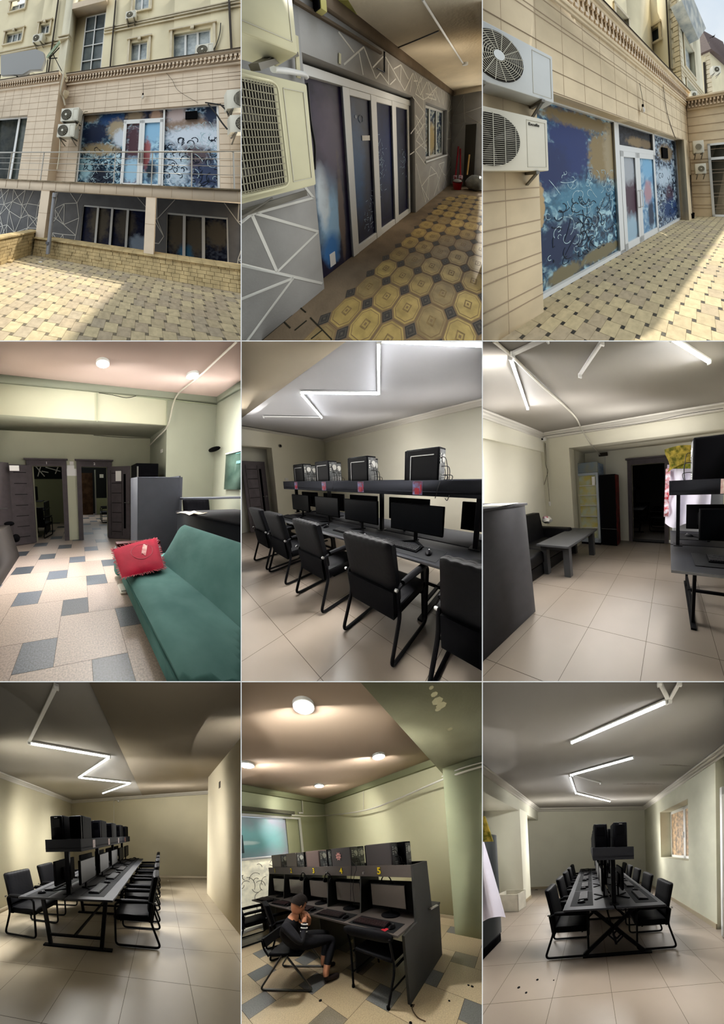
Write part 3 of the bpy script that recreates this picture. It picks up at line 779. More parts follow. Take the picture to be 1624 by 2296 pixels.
stone_wall('wall_front', 'low split stone wall along the undercroft, running to the right', (-3.5, 4.25, 0), (1.9, 4.27, 0), .42, .22, (0, 1, 0))
stone_wall('wall_side', 'short split stone wall coming forward at the left edge', (-3.55, 4.4, 0), (-3.66, 2.4, 0), .56, .22, (-1, 0, 0))
# undercroft
bm = nb(); box(bm, (-8, 4.5, -.35), (2.6, 6.1, -.30)); struct('floor', 'sunken floor of the undercroft', bm, m_sand)
wall_y('wall_back', 'grey undercroft wall painted with white lines', -8, 2.6, 5.9, -.35, 1.9, [(-3.05, -.80, -.30, 1.30), (-.20, 1.46, -.30, 1.28)], m_greyw, th=.2)
tri_lines(('y', 5.896), -7.8, 2.5, -.3, 1.68, [(-3.05, -.80, -.4, 1.30), (-.20, 1.46, -.4, 1.28)], 0, 'white zigzag lines painted on the grey undercroft wall', 21, w=.022)
m_dkfilm = film('dark_blue_film', [((-2.4, 5.9, .8), (.35, 1, .6), '5c564c', .35), ((-1.5, 5.9, .8), (.3, 1, .5), '57524a', .35), ((-1.0, 5.9, .25), (.35, 1, .25), '8fa0b4', .3)], '14182c', '1c2440', 5, (.35, .65), rough=.25)
m_dkfilm2 = film('dark_blue_film_2', [((.1, 5.9, .8), (.3, 1, .6), '5f584c', .35), ((.6, 5.9, .7), (.3, 1, .6), '5c564c', .35), ((1.2, 5.9, .8), (.3, 1, .35), '5c564c', .3), ((.35, 5.9, .1), (.2, 1, .3), '3c6c8c', .3)], '161a2a', '3c4454', 7, (.42, .6), rough=.25)
def pvc_unit(name, label, x0, x1, z0, z1, y, mull, mf, fr=.05, cat='window'):
    t = Thing(name, label, cat, ((x0 + x1) / 2, y, z0), M=Matrix.Translation((-(x0 + x1) / 2, -y, -z0)))
    xs = [x0] + list(mull) + [x1]
    for k, x in enumerate(xs):
        w = fr if k in (0, len(xs) - 1) else fr * 1.5
        bm = nb(); box(bm, (x - w / 2, y - .04, z0), (x + w / 2, y + .04, z1), .004, 1); t.part('frame_bar', bm, m_pvc)
    for z in (z0 + fr / 2, z1 - fr / 2):
        bm = nb(); box(bm, (x0, y - .035, z - fr / 2), (x1, y + .035, z + fr / 2), .004, 1); t.part('frame_bar', bm, m_pvc)
    for a, b in zip(xs, xs[1:]):
        bm = nb(); box(bm, (a + fr / 2, y - .005, z0 + fr), (b - fr / 2, y + .005, z1 - fr)); t.part('pane', bm, mf)
    return t
pvc_unit('undercroft_door', 'white framed door set with dark film in the undercroft, left of the middle column', -3.05, -.80, -.30, 1.30, 5.95, ((-2.481,5.95,0.754)[0], (-1.967,5.95,0.805)[0], (-1.43,5.95,0.858)[0]), m_dkfilm, .055, 'door')
pvc_unit('undercroft_window', 'white framed window with blurred film in the undercroft, right of the middle column', -.20, 1.46, -.30, 1.28, 5.95, ((0.309,5.95,1.031)[0], (0.832,5.95,1.083)[0]), m_dkfilm2, .055)
for k, (x0, x1) in enumerate(((-3.52, -3.24), (-.62, -.40))):
    bm = nb(); box(bm, (x0, 4.26, .45), (x1, 4.48, 1.69), .004, 1); box(bm, (x0 - .001, 4.258, 1.08), (x1 + .001, 4.482, 1.086), mi=1)
    single('stone_column', ('square beige column left, beside the grey downpipe', 'square beige column in the middle of the undercroft front')[k], 'column', bm, [m_clad, m_joint])
bm = nb(); tube(bm, [(-2.979,4.12,1.64), (-2.963,4.12,0.141)], .052, 16); t = Thing('downpipe', 'fat grey downpipe in front of the left column', 'pipe', (0, 4.12, 0), M=Matrix.Translation((0, -4.12, 0))); t.part('pipe', bm, mat('pipe_grey', '8c8d90', .5))
p_, q_ = (-2.997,4.12,0.454), (-2.984,4.12,0.367); bm = nb(); disc(bm, q_, (0, 0, 1), .066, .06, 16); t.part('collar', bm, mat('pipe_collar', '5c5c60', .5))
bm = nb(); disc(bm, (-2.968,4.12,1.526), (0, 0, 1), .064, .09, 16); t.part('collar', bm, mat('pipe_grey', '8c8d90', .5))
# terrace slab
bm = nb(); box(bm, (-8, 4.25, 1.69), (2.6, 6.0, 1.94))
for k in range(24): box(bm, (-7.8 + .43 * k, 4.246, 1.70), (-7.795 + .43 * k, 4.251, 1.92), mi=1)
struct('floor', 'terrace slab with beige clad edge over the undercroft', bm, [m_clad, m_joint])
bm = nb(); box(bm, (-8, 4.22, 1.925), (2.6, 4.30, 1.955)); struct('trim_70', 'dark stained drip edge of the terrace slab', bm, mat('stained_edge', '6f6350', .9, col2='9a8c74', scale=6))
# railing
m_steel = mat('railing_steel', 'a8a49a', .3, .7)
t = Thing('terrace_railing', 'thin stainless steel railing along the terrace', 'railing', (-2, 4.33, 1.95), M=Matrix.Translation((2, -4.33, -1.95)))
bm = nb(); tube(bm, [(-8, 4.33, 2.80), (2.6, 4.33, 2.76)], .020, 8); t.part('top_rail', bm, m_steel)
for k, z in enumerate((2.60, 2.44, 2.25)):
    bm = nb(); tube(bm, [(-8, 4.33, z + .02), (2.6, 4.33, z)], .007, 6); t.part('rail', bm, m_steel)
for x in ((-4.841,4.33,2.436)[0], (-3.65,4.33,2.537)[0], (-2.489,4.33,2.544)[0], (-1.46,4.33,2.55)[0], (-0.52,4.33,2.556)[0], (0.366,4.33,2.562)[0], (1.204,4.33,2.567)[0], (-4.841,4.33,2.436)[0] - .82):
    bm = nb(); tube(bm, [(x, 4.33, 1.95), (x, 4.33, 2.78)], .015, 8); t.part('post', bm, m_steel)
# facade at terrace level
Fy = 5.45; wl_, wr_ = -3.22, 1.19; wt_ = 4.50
ft = 6.09
wall_y('wall_front', 'beige clad facade above the terrace with the printed shop front', -3.95, 2.6, Fy, 1.9, 5.72, [(wl_, wr_, 1.8, wt_)], m_clad, th=.3)
wall_y('wall_front', 'beige clad projecting facade at the left of the terrace', -8.5, -4.12, 5.2, 1.9, 5.9, [(-7.6, -5.35, 1.8, 4.48)], m_clad, th=.4)
bm = nb(); hexa(bm, [(-4.12, 5.2, 1.9), (-3.95, 5.45, 1.9), (-3.95, 5.8, 1.9), (-4.12, 5.6, 1.9)], [(-4.12, 5.2, 5.8), (-3.95, 5.45, 5.8), (-3.95, 5.8, 5.8), (-4.12, 5.6, 5.8)]); struct('wall_return', 'short return between the two beige facades', bm, m_clad2)
def joints(y, x0, x1, zs, xs, zlo, zhi, holes=()):
    bm = nb()
    for z in zs:
        segs = [(x0, x1)]
        for h in holes:
            if h[2] < z < h[3]: segs = [s for a, b in segs for s in ((a, min(b, h[0])), (max(a, h[1]), b)) if s[1] > s[0] + .02]
        for a, b in segs: box(bm, (a, y - .004, z - .0045), (b, y + .002, z + .0045))
    for x in xs:
        for a, b in zip([zlo] + list(zs), list(zs) + [zhi]):
            if any(h[0] < x < h[1] and h[2] < (a + b) / 2 < h[3] for h in holes): continue
            box(bm, (x - .0012, y - .003, a), (x + .0012, y + .002, b))
    return bm
hz = [(wl_, wr_, 1.8, wt_)]
bm = joints(Fy, -3.95, 2.6, (2.2, 2.36, 2.66, 2.82, 3.12, 3.28, 3.58, 3.74, 4.04, 4.20, 4.50, 4.66, 4.93, 5.2, 5.32, 5.44), [-3.6 + .42 * k for k in range(15)], 1.95, 5.6, hz); struct('trim_71', 'dark joints of the beige facade cladding', bm, m_joint)
bm = joints(5.2, -8.5, -4.12, (2.2, 2.4, 2.72, 2.9, 3.2, 3.4, 3.7, 3.9, 4.2, 4.4, 4.7, 4.95, 5.2, 5.35), [-8.3 + .42 * k for k in range(10)], 1.95, 5.6, [(-7.6, -5.35, 1.8, 4.48)]); struct('trim_72', 'dark joints of the projecting beige facade', bm, m_joint)
def parapet(x0, x1, y, z0, lab, nm):
    bm = nb(); 
    for (a, b, o) in ((0, .06, .05), (.06, .12, .02), (.12, .32, .04), (.32, .37, .10), (.37, .42, .14)): box(bm, (x0, y - o, z0 + a), (x1, y + .3, z0 + b))
    struct(nm, lab, bm, m_clad2)
    bm = nb(); n = int((x1 - x0) / .115)
    for k in range(n):
        x = x0 + .03 + k * .115; box(bm, (x, y - .10, z0 + .235), (x + .065, y - .03, z0 + .31)); box(bm, (x + .02, y - .085, z0 + .13), (x + .045, y - .03, z0 + .235)); box(bm, (x - .02, y - .07, z0 + .125), (x + .05, y - .03, z0 + .165))
    struct(nm + '1', lab.replace('moulded', 'dentil row of the moulded'), bm, m_clad)
    bm = nb(); box(bm, (x0, y - .16, z0 + .42), (x1, y + .35, z0 + .435)); struct(nm + '2', 'dark capping strip on ' + lab, bm, mat('dark_flashing', '4a4238', .7))
parapet(-3.97, 2.6, Fy, 5.66, 'moulded parapet over the printed shop front', 'trim_73')
parapet(-8.5, -4.1, 5.2, 5.60, 'moulded parapet of the projecting facade', 'trim_74')
# shop front: two printed panes, transom and double door
m_mural1 = film('printed_mural_left', [((-2.7, 5.4, 3.75), (.55, 1, .45), '1c2a48', .35), ((-2.1, 5.4, 4.3), (.5, 1, .25), '2c4a78', .3), ((-2.5, 5.4, 3.2), (.7, 1, .22), '9c8a6a', .3), ((-1.9, 5.4, 3.9), (.32, 1, .35), 'a8987c', .3), ((-2.9, 5.4, 4.38), (.3, 1, .18), '8c7a62', .3), ((-1.75, 5.4, 3.6), (.25, 1, .3), 'c4ccd4', .3), ((-2.4, 5.4, 2.25), (.5, 1, .35), '1a2230', .3), ((-2.9, 5.4, 2.6), (.25, 1, .4), '8fb0b8', .3)], '1a2434', 'b8d0d8', 5.5, (.40, .62), '4c7488')
m_mural2 = film('printed_mural_right', [((.35, 5.4, 3.95), (.8, 1, .3), '8c7868', .3), ((.6, 5.4, 3.55), (.9, 1, .35), 'c8d2dc', .3), ((-.0, 5.4, 4.3), (.3, 1, .25), 'b8a8a4', .3), ((.5, 5.4, 2.9), (.45, 1, .4), '54484c', .3), ((.1, 5.4, 2.6), (.3, 1, .5), 'b4c4d0', .3), ((1.0, 5.4, 4.3), (.2, 1, .4), '2a3448', .3), ((.9, 5.4, 2.4), (.5, 1, .4), '34405c', .3)], '222c3c', 'ccd6de', 6, (.40, .60), '6c8ca4')
t = Thing('shop_front', 'printed shop front glazing on the terrace of the upper left picture', 'window', (-1, Fy + .12, 1.95), M=Matrix.Translation((1, -Fy - .12, -1.95)))
dl, dr2, dtp = (-1.663,5.57,4.151)[0], (-0.372,5.57,4.127)[0], (-1.585,5.57,4.147)[2]
yy = Fy + .12
bm = nb(); box(bm, (wl_ + .04, yy, 2.0), (dl, yy + .01, wt_ - .03)); lp1 = t.part('left_pane', bm, m_mural1)
bm = nb(); box(bm, (dr2, yy, 2.0), (wr_ - .04, yy + .01, wt_ - .03)); t.part('right_pane', bm, m_mural2)
bm = nb(); box(bm, (dl, yy, dtp + .05), (dr2, yy + .01, wt_ - .03)); t.part('transom_pane', bm, film('transom_print', [((-1.3, 5.4, 4.3), (.3, 1, .2), '8a7a64', .3), ((-.6, 5.4, 4.3), (.2, 1, .2), 'a88c78', .3)], '1c1e26', '384058', 7, (.4, .6)))
q_ = t.part('pale_print_lines', strokes('y', yy - .003, wl_ + .05, dl, 2.05, 3.2, 60, 5, .012), m_prw); q_['kind'] = 'stuff'; q_ = t.part('dark_print_lines', strokes('y', yy - .004, wl_ + .05, dl, 2.05, 3.3, 50, 6, .016), m_prd); q_['kind'] = 'stuff'
q_ = t.part('pale_print_lines', strokes('y', yy - .003, dr2, wr_ - .05, 2.05, 4.0, 50, 7, .012), m_prw); q_['kind'] = 'stuff'; q_ = t.part('dark_print_lines', strokes('y', yy - .004, dr2, wr_ - .05, 2.05, 3.6, 55, 8, .02), m_prd); q_['kind'] = 'stuff'
for a, b in (((wl_, 1.95), (wl_ + .05, wt_)), ((wr_ - .05, 1.95), (wr_, wt_)), ((dr2 - .01, 1.95), (dr2 + .05, wt_)), ((wl_, 1.93), (wr_, 2.0)), ((wl_, wt_ - .03), (wr_, wt_)), ((dl, dtp), (dr2, dtp + .05))):
    bm = nb(); box(bm, (a[0], yy - .05, a[1]), (b[0], yy + .04, b[1]), .003, 1); t.part('frame_bar', bm, m_pvc)
m_doorfilm = [film('door_film_l', [((-1.3, 5.4, 3.3), (.2, 1, .7), '4a3038', .25), ((-1.3, 5.4, 2.5), (.3, 1, .4), '9cc0d4', .3)], '5c6470', 'b0c4cc', 6, (.42, .6), '7c4c50'), film('door_film_r', [((-.7, 5.4, 3.8), (.3, 1, .4), '8cb8d4', .3), ((-.85, 5.4, 3.0), (.12, 1, .5), '9c5c5c', .25), ((-.7, 5.4, 2.5), (.15, 1, .3), '22303c', .3)], '5c7c98', 'a8ccdc', 5, (.4, .6))]
dm = (-1.032,5.57,4.115)[0]
for k, (a, b) in enumerate(((dl + .03, dm), (dm, dr2 - .01))):
    t = Thing('terrace_door', ('left', 'right')[k] + ' white leaf of the printed terrace door', 'door', ((a + b) / 2, yy - .03, 2.0), M=Matrix.Translation((-(a + b) / 2, -yy + .03, -2.0)))
    for p, q in (((a, 1.98), (a + .09, dtp)), ((b - .09, 1.98), (b, dtp)), ((a, 1.98), (b, 2.10)), ((a, dtp - .10), (b, dtp))):
        bm = nb(); box(bm, (p[0], yy - .06, p[1]), (q[0], yy + .02, q[1]), .004, 1); t.part('frame_bar', bm, m_pvc)
    bm = nb(); box(bm, (a + .09, yy - .02, 2.10), (b - .09, yy - .01, dtp - .10)); t.part('printed_pane', bm, m_doorfilm[k])
    bm = nb(); x = b - .045 if k == 0 else a + .045; box(bm, (x - .012, yy - .11, 2.75), (x + .012, yy - .06, 3.15), .004, 1); t.part('handle', bm, m_steel)
bm = nb(); q = (0.447,5.5,4.226); box(bm, (q[0] - .17, 5.50, q[2] - .12), (q[0] + .17, 5.56, q[2] + .12), .004, 1); single('black_signboard', 'small black rectangular panel on the upper right pane of the shop front', 'panel', bm, m_blackpl)
# left door of the projecting facade
pvc_unit('side_door', 'white framed glass door at the far left of the terrace', -7.6, -5.35, 1.95, 4.48, 5.35, ((-5.84,5.35,3.807)[0], -6.9), mat('side_glass', '2a3634', .2, col2='4c5048', scale=4), .07, 'door')
# light bulb and cables on the facade
def bulb(p, top, lab):
    t = Thing('light_bulb', lab, 'light bulb', p)
    bm = nb(); tube(bm, smoothpath([tuple(Vector(top) - Vector(p)), (.01, 0, .14), (0, 0, .05)], 5), .006, 5); t.part('cord', bm, m_cable)
    bm = nb(); disc(bm, (0, 0, 0), (0, 0, 1), .025, .06, 10); t.part('socket', bm, m_blackpl)
    bm = nb(); lathe(bm, [(.02, 0), (.045, -.05), (.05, -.09), (.03, -.13), (.005, -.14)], (0, 0, 0), 14); t.part('glass_bulb', bm, mat('bulb_glass', 'cfc8bc', .2))
bulb((-1.029,5.36,4.933), (-1.042,5.4,5.381), 'bare light bulb hanging on the beige facade above the terrace door')
bm = nb(); tube(bm, smoothpath([(-0.366,5.42,5.728), (-0.128,5.42,5.382), (0.057,5.42,5.006), (0.611,5.42,4.561)], 5), .005, 5); single('wire', 'thin wire crossing the beige facade right of the bulb', 'wire', bm, m_cable)
# air conditioners
def ac_unit(loc, rz, label, w=.78, h=.55, d=.28, slats=True, bracket=True, m=None, fan=-.12, rings=10, group=None, grille='ring', writing=None):
    """outdoor unit: front at -y, back to the wall"""
    t = Thing('air_conditioner', label, 'air conditioner', loc, rz, group); m = m or m_ac
    bm = nb(); box(bm, (-w / 2, 0, 0), (w / 2, d, h), .012, 2); t.part('casing', bm, m)
    fx = fan; R = min(h * .42, w * .3)
    bm = nb(); disc(bm, (fx, -.002, h / 2), (0, -1, 0), R, .004, 32); t.part('fan_opening', bm, m_acdark)
    bm = nb()
    for k in range(3):
        a = 2.094 * k; prism(bm, [(fx, -.007, h / 2), (fx + R * .85 * math.cos(a), -.007, h / 2 + R * .85 * math.sin(a)), (fx + R * .85 * math.cos(a + .7), -.007, h / 2 + R * .85 * math.sin(a + .7))], (0, -.003, 0))
    t.part('fan_blades', bm, mat('fan_grey', '4a4640', .6))
    bm = nb()
    if grille == 'ring':
        for k in range(1, rings): tube(bm, [(fx + R * k / rings * math.cos(a), -.02, h / 2 + R * k / rings * math.sin(a)) for a in (2 * math.pi * i / 28 for i in range(28))], .0028, 4, True)
        for k in range(16):
            a = 2 * math.pi * k / 16; tube(bm, [(fx + R * .2 * math.cos(a), -.021, h / 2 + R * .2 * math.sin(a)), (fx + R * math.cos(a + .25), -.021, h / 2 + R * math.sin(a + .25))], .0032, 4)
        t.part('fan_guard', bm, m_acgrill)
        bm = nb(); disc(bm, (fx, -.02, h / 2), (0, -1, 0), R * .2, .01, 20); t.part('hub_cap', bm, m)
    else:
        n = 26
        for k in range(n):
            z = h / 2 - R + 2 * R * (k + .5) / n; s = math.sqrt(max(0, R * R - (z - h / 2) ** 2)); bar(bm, (fx - s, -.02, z), (fx + s, -.02, z), .004, .004)
        for k in range(5):
            x = fx - R * .8 + R * .4 * k; s = math.sqrt(max(0, R * R - (x - fx) ** 2)); bar(bm, (x, -.024, h / 2 - s), (x, -.024, h / 2 + s), .006, .005)
        t.part('fan_guard', bm, m_acgrill)
    px0, px1 = w / 2 - .23 * w / .78, w / 2 - .03
    bm = nb()
    if fx < 0:
        for a, b in (((px0, .04), (px1, .045)), ((px0, h - .05), (px1, h - .045)), ((px0, .04), (px0 + .005, h - .045)), ((px1 - .005, .04), (px1, h - .045))): box(bm, (a[0], -.004, a[1]), (b[0], 0, b[1]))
        t.part('service_panel_seam', bm, m_acgrill)
    if bracket:
        for x in (-w * .33, w * .33):
            bm = nb(); box(bm, (x - .02, -.02, -.035), (x + .02, d + .12, -.002)); bar(bm, (x, .02, -.03), (x, d + .10, -.20), .03, .02); t.part('bracket', bm, mat('galvanised', '6e6a60', .5, .4))
    if writing:
        bm = text_mesh(writing, .045, .001, True); xf(bm, Matrix.Translation((px0 + .085, -.006, h - .09)) @ Matrix.Rotation(math.pi / 2, 4, 'X')); t.part('lettering', bm, m_blackpl)
    return t
ac_unit(((-3.399,4.95,4.29)[0], 4.98, (-3.366,4.95,4.027)[2]), 0, 'upper of two air conditioners on the left pier of the terrace', w=.66, h=.46, fan=-.12)
ac_unit(((-3.466,4.95,3.723)[0], 4.98, (-3.434,4.95,3.477)[2]), 0, 'lower of two air conditioners on the left pier of the terrace', w=.66, h=.46, fan=-.12)
ac_unit((1.62, 4.9, (1.306,4.9,4.046)[2]), 0, 'upper of two air conditioners at the right edge of the terrace', w=.74, h=.52, fan=.0, grille='bars')
ac_unit((1.68, 4.9, (1.325,4.9,3.412)[2]), 0, 'lower of two air conditioners at the right edge of the terrace', w=.74, h=.46, fan=-.06)
bm = nb(); tube(bm, smoothpath([(-3.16,5,3.678), (-3.086,5.1,3.973), (-3.077,5.3,4.44), (-2.956,5.38,4.526)], 5), .02, 6); tube(bm, smoothpath([(-3.732,5.1,3.478), (-3.684,5.1,2.909), (-3.7,5.1,2.408)], 3), .025, 6); single('hose', 'pipes hanging from the left air conditioners of the terrace', 'pipe', bm, m_trimst)
bm = nb(); tube(bm, smoothpath([(0.856,5.2,4.372), (1.02,5.1,4.045), (1.137,5,3.74), (1.257,4.95,3.512)], 5), .018, 6); tube(bm, smoothpath([(1.154,5.2,4.345), (1.271,5.1,4.111), (1.295,5,3.934)], 5), .018, 6); tube(bm, smoothpath([(0.795,5.3,4.477), (1.025,5.3,4.42), (1.334,5.2,4.265)], 5), .02, 6); single('hose', 'pipes and cables joining the right air conditioners of the terrace', 'pipe', bm, m_cable)
bm = nb(); lathe(bm, [(.02, .3), (.12, .26), (.13, .1), (.05, 0), (.05, -.02)], (0, 0, 0), 4); single('downpipe', 'pale metal rainwater head and pipe at the corner of the parapet', 'pipe', bm, m_trimst, (-3.867,5.3,5.073))
bm = nb(); tube(bm, smoothpath([(-3.867,5.05,5.846), (-3.905,5.05,5.214), (-3.895,5.2,5.075), (-3.829,5.3,4.78)], 4), .04, 8); single('downpipe', 'pale bent pipe below the corner of the parapet', 'pipe', bm, mat('pale_metal', 'b8ae98', .4, .4))
# upper building
Uy = 6.2
wh = [(-1.764,6.2,7.772), (-1.13,6.2,6.931), (-0.137,6.2,7.826), (1.125,6.2,6.839)]
holes1 = [(wh[0][0], wh[1][0], wh[1][2], wh[0][2]), (wh[2][0], wh[3][0], wh[3][2], wh[2][2]), ((-1.746,6.2,9.593)[0], (-1.153,6.2,9.428)[0], (-1.725,6.2,9.226)[2], 12.0)]
wall_y('wall_upper', 'cream rendered upper building on the right', -3.0, 2.6, Uy, 6.0, 12.0, holes1, m_up, th=.3)
hl = [((-8.552,6.2,9.662)[0], (-7.53,6.2,9.698)[0], (-8.377,6.2,9.054)[2], (-7.522,6.2,9.653)[2]), ((-6.422,6.2,9.697)[0], (-5.915,6.2,9.743)[0], (-6.287,6.2,9.127)[2], (-5.908,6.2,9.7)[2]), ((-8.577,6.2,11.5)[0], (-7.693,6.2,11.253)[0], (-8.478,6.2,11.006)[2], 12.0)]
wall_y('wall_upper', 'cream rendered upper building on the left', -10.5, -5.15, Uy, 6.0, 12.0, hl, m_up, th=.3)
bm = nb(); hexa(bm, [(-5.15, 6.2, 6), (-4.6, 6.0, 6), (-4.6, 6.6, 6), (-5.15, 6.6, 6)], [(-5.15, 6.2, 12), (-4.6, 6.0, 12), (-4.6, 6.6, 12), (-5.15, 6.6, 12)]); struct('wall_bay', 'cream angled pier left of the tall window', bm, m_upd)
wall_y('wall_upper', 'cream wall behind the tall stair window', -4.6, -2.9, 6.45, 6.0, 12.0, [], m_up, th=.2)
bm = nb(); box(bm, (-4.6, 6.0, 9.9), (-2.95, 6.5, 10.2)); struct('trim_75', 'soffit above the tall stair window', bm, m_clad2)
tw = [(-4.033,6.4,6.93), (-3.081,6.4,6.898), (-4.058,6.4,9.766), (-3.09,6.4,9.7)]
t = Thing('stair_window', 'tall white gridded stair window of the cream upper building', 'window', (tw[0][0], 6.4, tw[0][2]), M=Matrix.Translation((-tw[0][0], -6.4, -tw[0][2])))
x0, x1, z0, z1 = (tw[0][0] + tw[2][0]) / 2, (tw[1][0] + tw[3][0]) / 2, 6.2, (tw[2][2] + tw[3][2]) / 2
bm = nb(); box(bm, (x0, 6.41, z0), (x1, 6.43, z1)); t.part('pane', bm, m_win)
for x in (x0, (x0 + x1) / 2, x1):
    bm = nb(); box(bm, (x - .025, 6.37, z0), (x + .025, 6.42, z1)); t.part('mullion', bm, m_pvc)
for k in range(6):
    z = z1 - (z1 - 6.25) * k / 4.6
    bm = nb(); box(bm, (x0, 6.375, z - .022), (x1, 6.42, z + .022)); t.part('transom', bm, m_pvc)
for k, (a, b, c, d) in enumerate(holes1 + hl):
    lab = ('small', 'wide', 'uppermost cut', 'far left lower', 'narrow left', 'top left corner')[k] + ' curtained window of the cream upper building'
    n = 3 if (b - a) > .9 else 2
    pvc_unit('window_unit', lab, a, b, c, min(d, 11.5), Uy + .12, [a + (b - a) * i / n for i in range(1, n)], m_curt, .05)
    bm = nb(); e = .14
    box(bm, (a - e, Uy - .05, c - .04), (a - e * .4, Uy, min(d, 11.5) + e)); box(bm, (b + e * .4, Uy - .05, c - .04), (b + e, Uy, min(d, 11.5) + e)); box(bm, (a - e * 1.3, Uy - .08, min(d, 11.5) + e), (b + e * 1.3, Uy, min(d, 11.5) + e + .06)); box(bm, (a - e, Uy - .07, c - .10), (b + e, Uy, c - .03))
    box(bm, ((a + b) / 2 - .06, Uy - .09, min(d, 11.5) + e * .3), ((a + b) / 2 + .06, Uy, min(d, 11.5) + e + .04))
    struct('trim_%d' % (80 + k), 'stone surround of the ' + lab, bm, m_trimst)
for k, (p, q) in enumerate((((-2.566,6.1,9.701), (-2.568,6.1,6.66)), ((-5.539,6.1,10.531), (-5.52,6.1,6.922)), ((1.708,6.1,8.508), (1.734,6.1,6.668)))):
    bm = nb(); tube(bm, [(p[0], 6.13, 11), (p[0], 6.13, p[2]), (q[0], 6.13, q[2])], .035, 8); single('downpipe', ('dark downpipe right of the tall stair window', 'dark downpipe left of the tall stair window', 'dark downpipe near the right edge of the cream building')[k], 'pipe', bm, mat('dark_pipe', '3c3630', .6))
bm = nb()
for (a, b, z) in ((-3.0, 2.6, 8.45), (-3.0, 2.6, 8.60), (-3.0, 2.6, 8.70), (-10, -5.15, 8.45), (-10, -5.15, 8.60)): box(bm, (a, Uy - .05, z - .02), (b, Uy, z + .03))
box(bm, (-5.15, 5.97, 8.40), (-4.58, 6.2, 8.46)); box(bm, (-5.15, 5.97, 8.56), (-4.58, 6.2, 8.62))
struct('trim_76', 'string courses of the cream upper building', bm, m_trimst)
ac_unit(((0.883,6,6.794)[0], 5.95, (0.882,6,6.566)[2]), 0, 'air conditioner below the wide curtained window', w=.55, h=.42, fan=-.08)
ac_unit(((-1.803,6,8.876)[0], 5.95, (-1.791,6,8.679)[2]), 0, 'air conditioner under the uppermost window right of the pipe', w=.42, h=.34, fan=-.05)
ac_unit(((-6.248,6,8.76)[0], 5.95, (-6.207,6,8.514)[2]), 0, 'air conditioner below the narrow left window', w=.55, h=.42, fan=-.08)
ac_unit(((-6.211,6,6.91)[0], 5.6, (-5.777,5.6,6.436)[2]), 0, 'air conditioner half hidden behind the blank grey sign', w=.45, h=.34, fan=-.05)
bm = nb(); tube(bm, smoothpath([(1.432,6.15,7.88), (1.403,6.15,7.499), (1.305,6.15,7.109), (1.154,6.1,6.775)], 5), .015, 6); single('hose', 'thin hose curving down to the air conditioner below the wide window', 'hose', bm, m_cable)
# signs on the left
t = Thing('blank_sign', 'blank grey rounded sign board above the left parapet', 'sign', (-6.6, 5.3, 6.0), M=Matrix.Translation((6.6, -5.3, -6.0)))
sp = [(-7.429,5.3,7.454), (-6.251,5.3,7.436), (-5.567,5.3,7.413), (-5.17,5.3,7.203), (-5.044,5.3,6.847), (-5.155,5.3,6.438), (-5.703,5.3,6.487), (-6.047,5.3,6.337), (-7.214,5.3,6.467)]
bm = nb(); prism(bm, sp, (0, .12, 0)); t.part('board', bm, mat('sign_grey', '9a9a98', .7))
bm = nb(); 
for x in (-7.4, -6.4): bar(bm, (x, 5.4, 5.9), (x, 5.4, 6.6), .05, .05)
t.part('support', bm, m_frame)
t = Thing('tilted_sign', 'small pale green sign tilted on a steel bracket over the left parapet', 'sign', (-4.614,5.2,7.013), M=Matrix.Identity(4))
c_ = Vector((-4.614,5.2,7.013)); sg = [Vector(v) - c_ for v in ((-4.894,5.2,6.836), (-4.813,5.2,6.984), (-4.38,5.2,7.489), (-4.332,5.2,7.381), (-4.53,5.2,7.127), (-4.83,5.2,6.779))]
bm = nb(); prism(bm, sg, (0, .04, 0)); t.part('panel', bm, mat('pale_green_sign', 'a4a890', .6, col2='7c9474', scale=12))
bm = nb()
for a, b in (((-4.376,5.25,7.208), (-4.789,5.25,6.795)), ((-4.649,5.25,6.998), (-4.136,5.25,6.166)), ((-4.789,5.25,6.795), (-4.414,5.25,6.763)), ((-4.84,5.25,6.771), (-4.815,5.25,6.158))): bar(bm, Vector(a) - c_, Vector(b) - c_, .025, .025)
t.part('bracket', bm, m_frame)
# litter
bm = nb(); box(bm, (-.09, -.05, 0), (.08, .05, .05), .01); single('stone_chunk', 'pale broken stone lying at the foot of the left stone wall', 'stone', bm, m_stonew, (-3.582,3.589,0), .3)
bm = nb(); box(bm, (-.08, -.025, 0), (.08, .025, .02), .006); single('plastic_bottle', 'crushed greenish plastic bottle on the paving by the pipe', 'bottle', bm, mat('bottle_plastic', 'a8b4a4', .3), (-2.863,4.487,0), .1)
bm = nb(); box(bm, (-.04, -.02, 0), (.04, .02, .012), .004); single('paper_scrap', 'small white scrap on the paving left of the bottle', 'scrap', bm, m_white, (-2.983,3.906,0), .4)
# unseen slab added high over the forecourt; its outline shapes the shade boundary
LE, sun_l = CUR[1], CUR[1].inverted() @ SUN_DIR
t_e = 11.0 / -sun_l.z
sh = [(-.55, 4.4), (-.66, 3.9), (-.97, 1.9), (-1.2, .6), (2.6, .6), (2.6, 4.4)]
up = [W((x - sun_l.x * t_e, y - sun_l.y * t_e, 11.0)) for x, y in sh]
bm = nb(); prism(bm, up, (0, 0, .5)); me = bpy.data.meshes.new('shade_slab_mesh'); bm.to_mesh(me); bm.free(); me.materials.append(m_clad2)
ob = bpy.data.objects.new('shade_slab', me); C.objects.link(ob); ob['kind'] = 'structure'; ob['label'] = 'unseen slab added high over the forecourt to shade its right side'

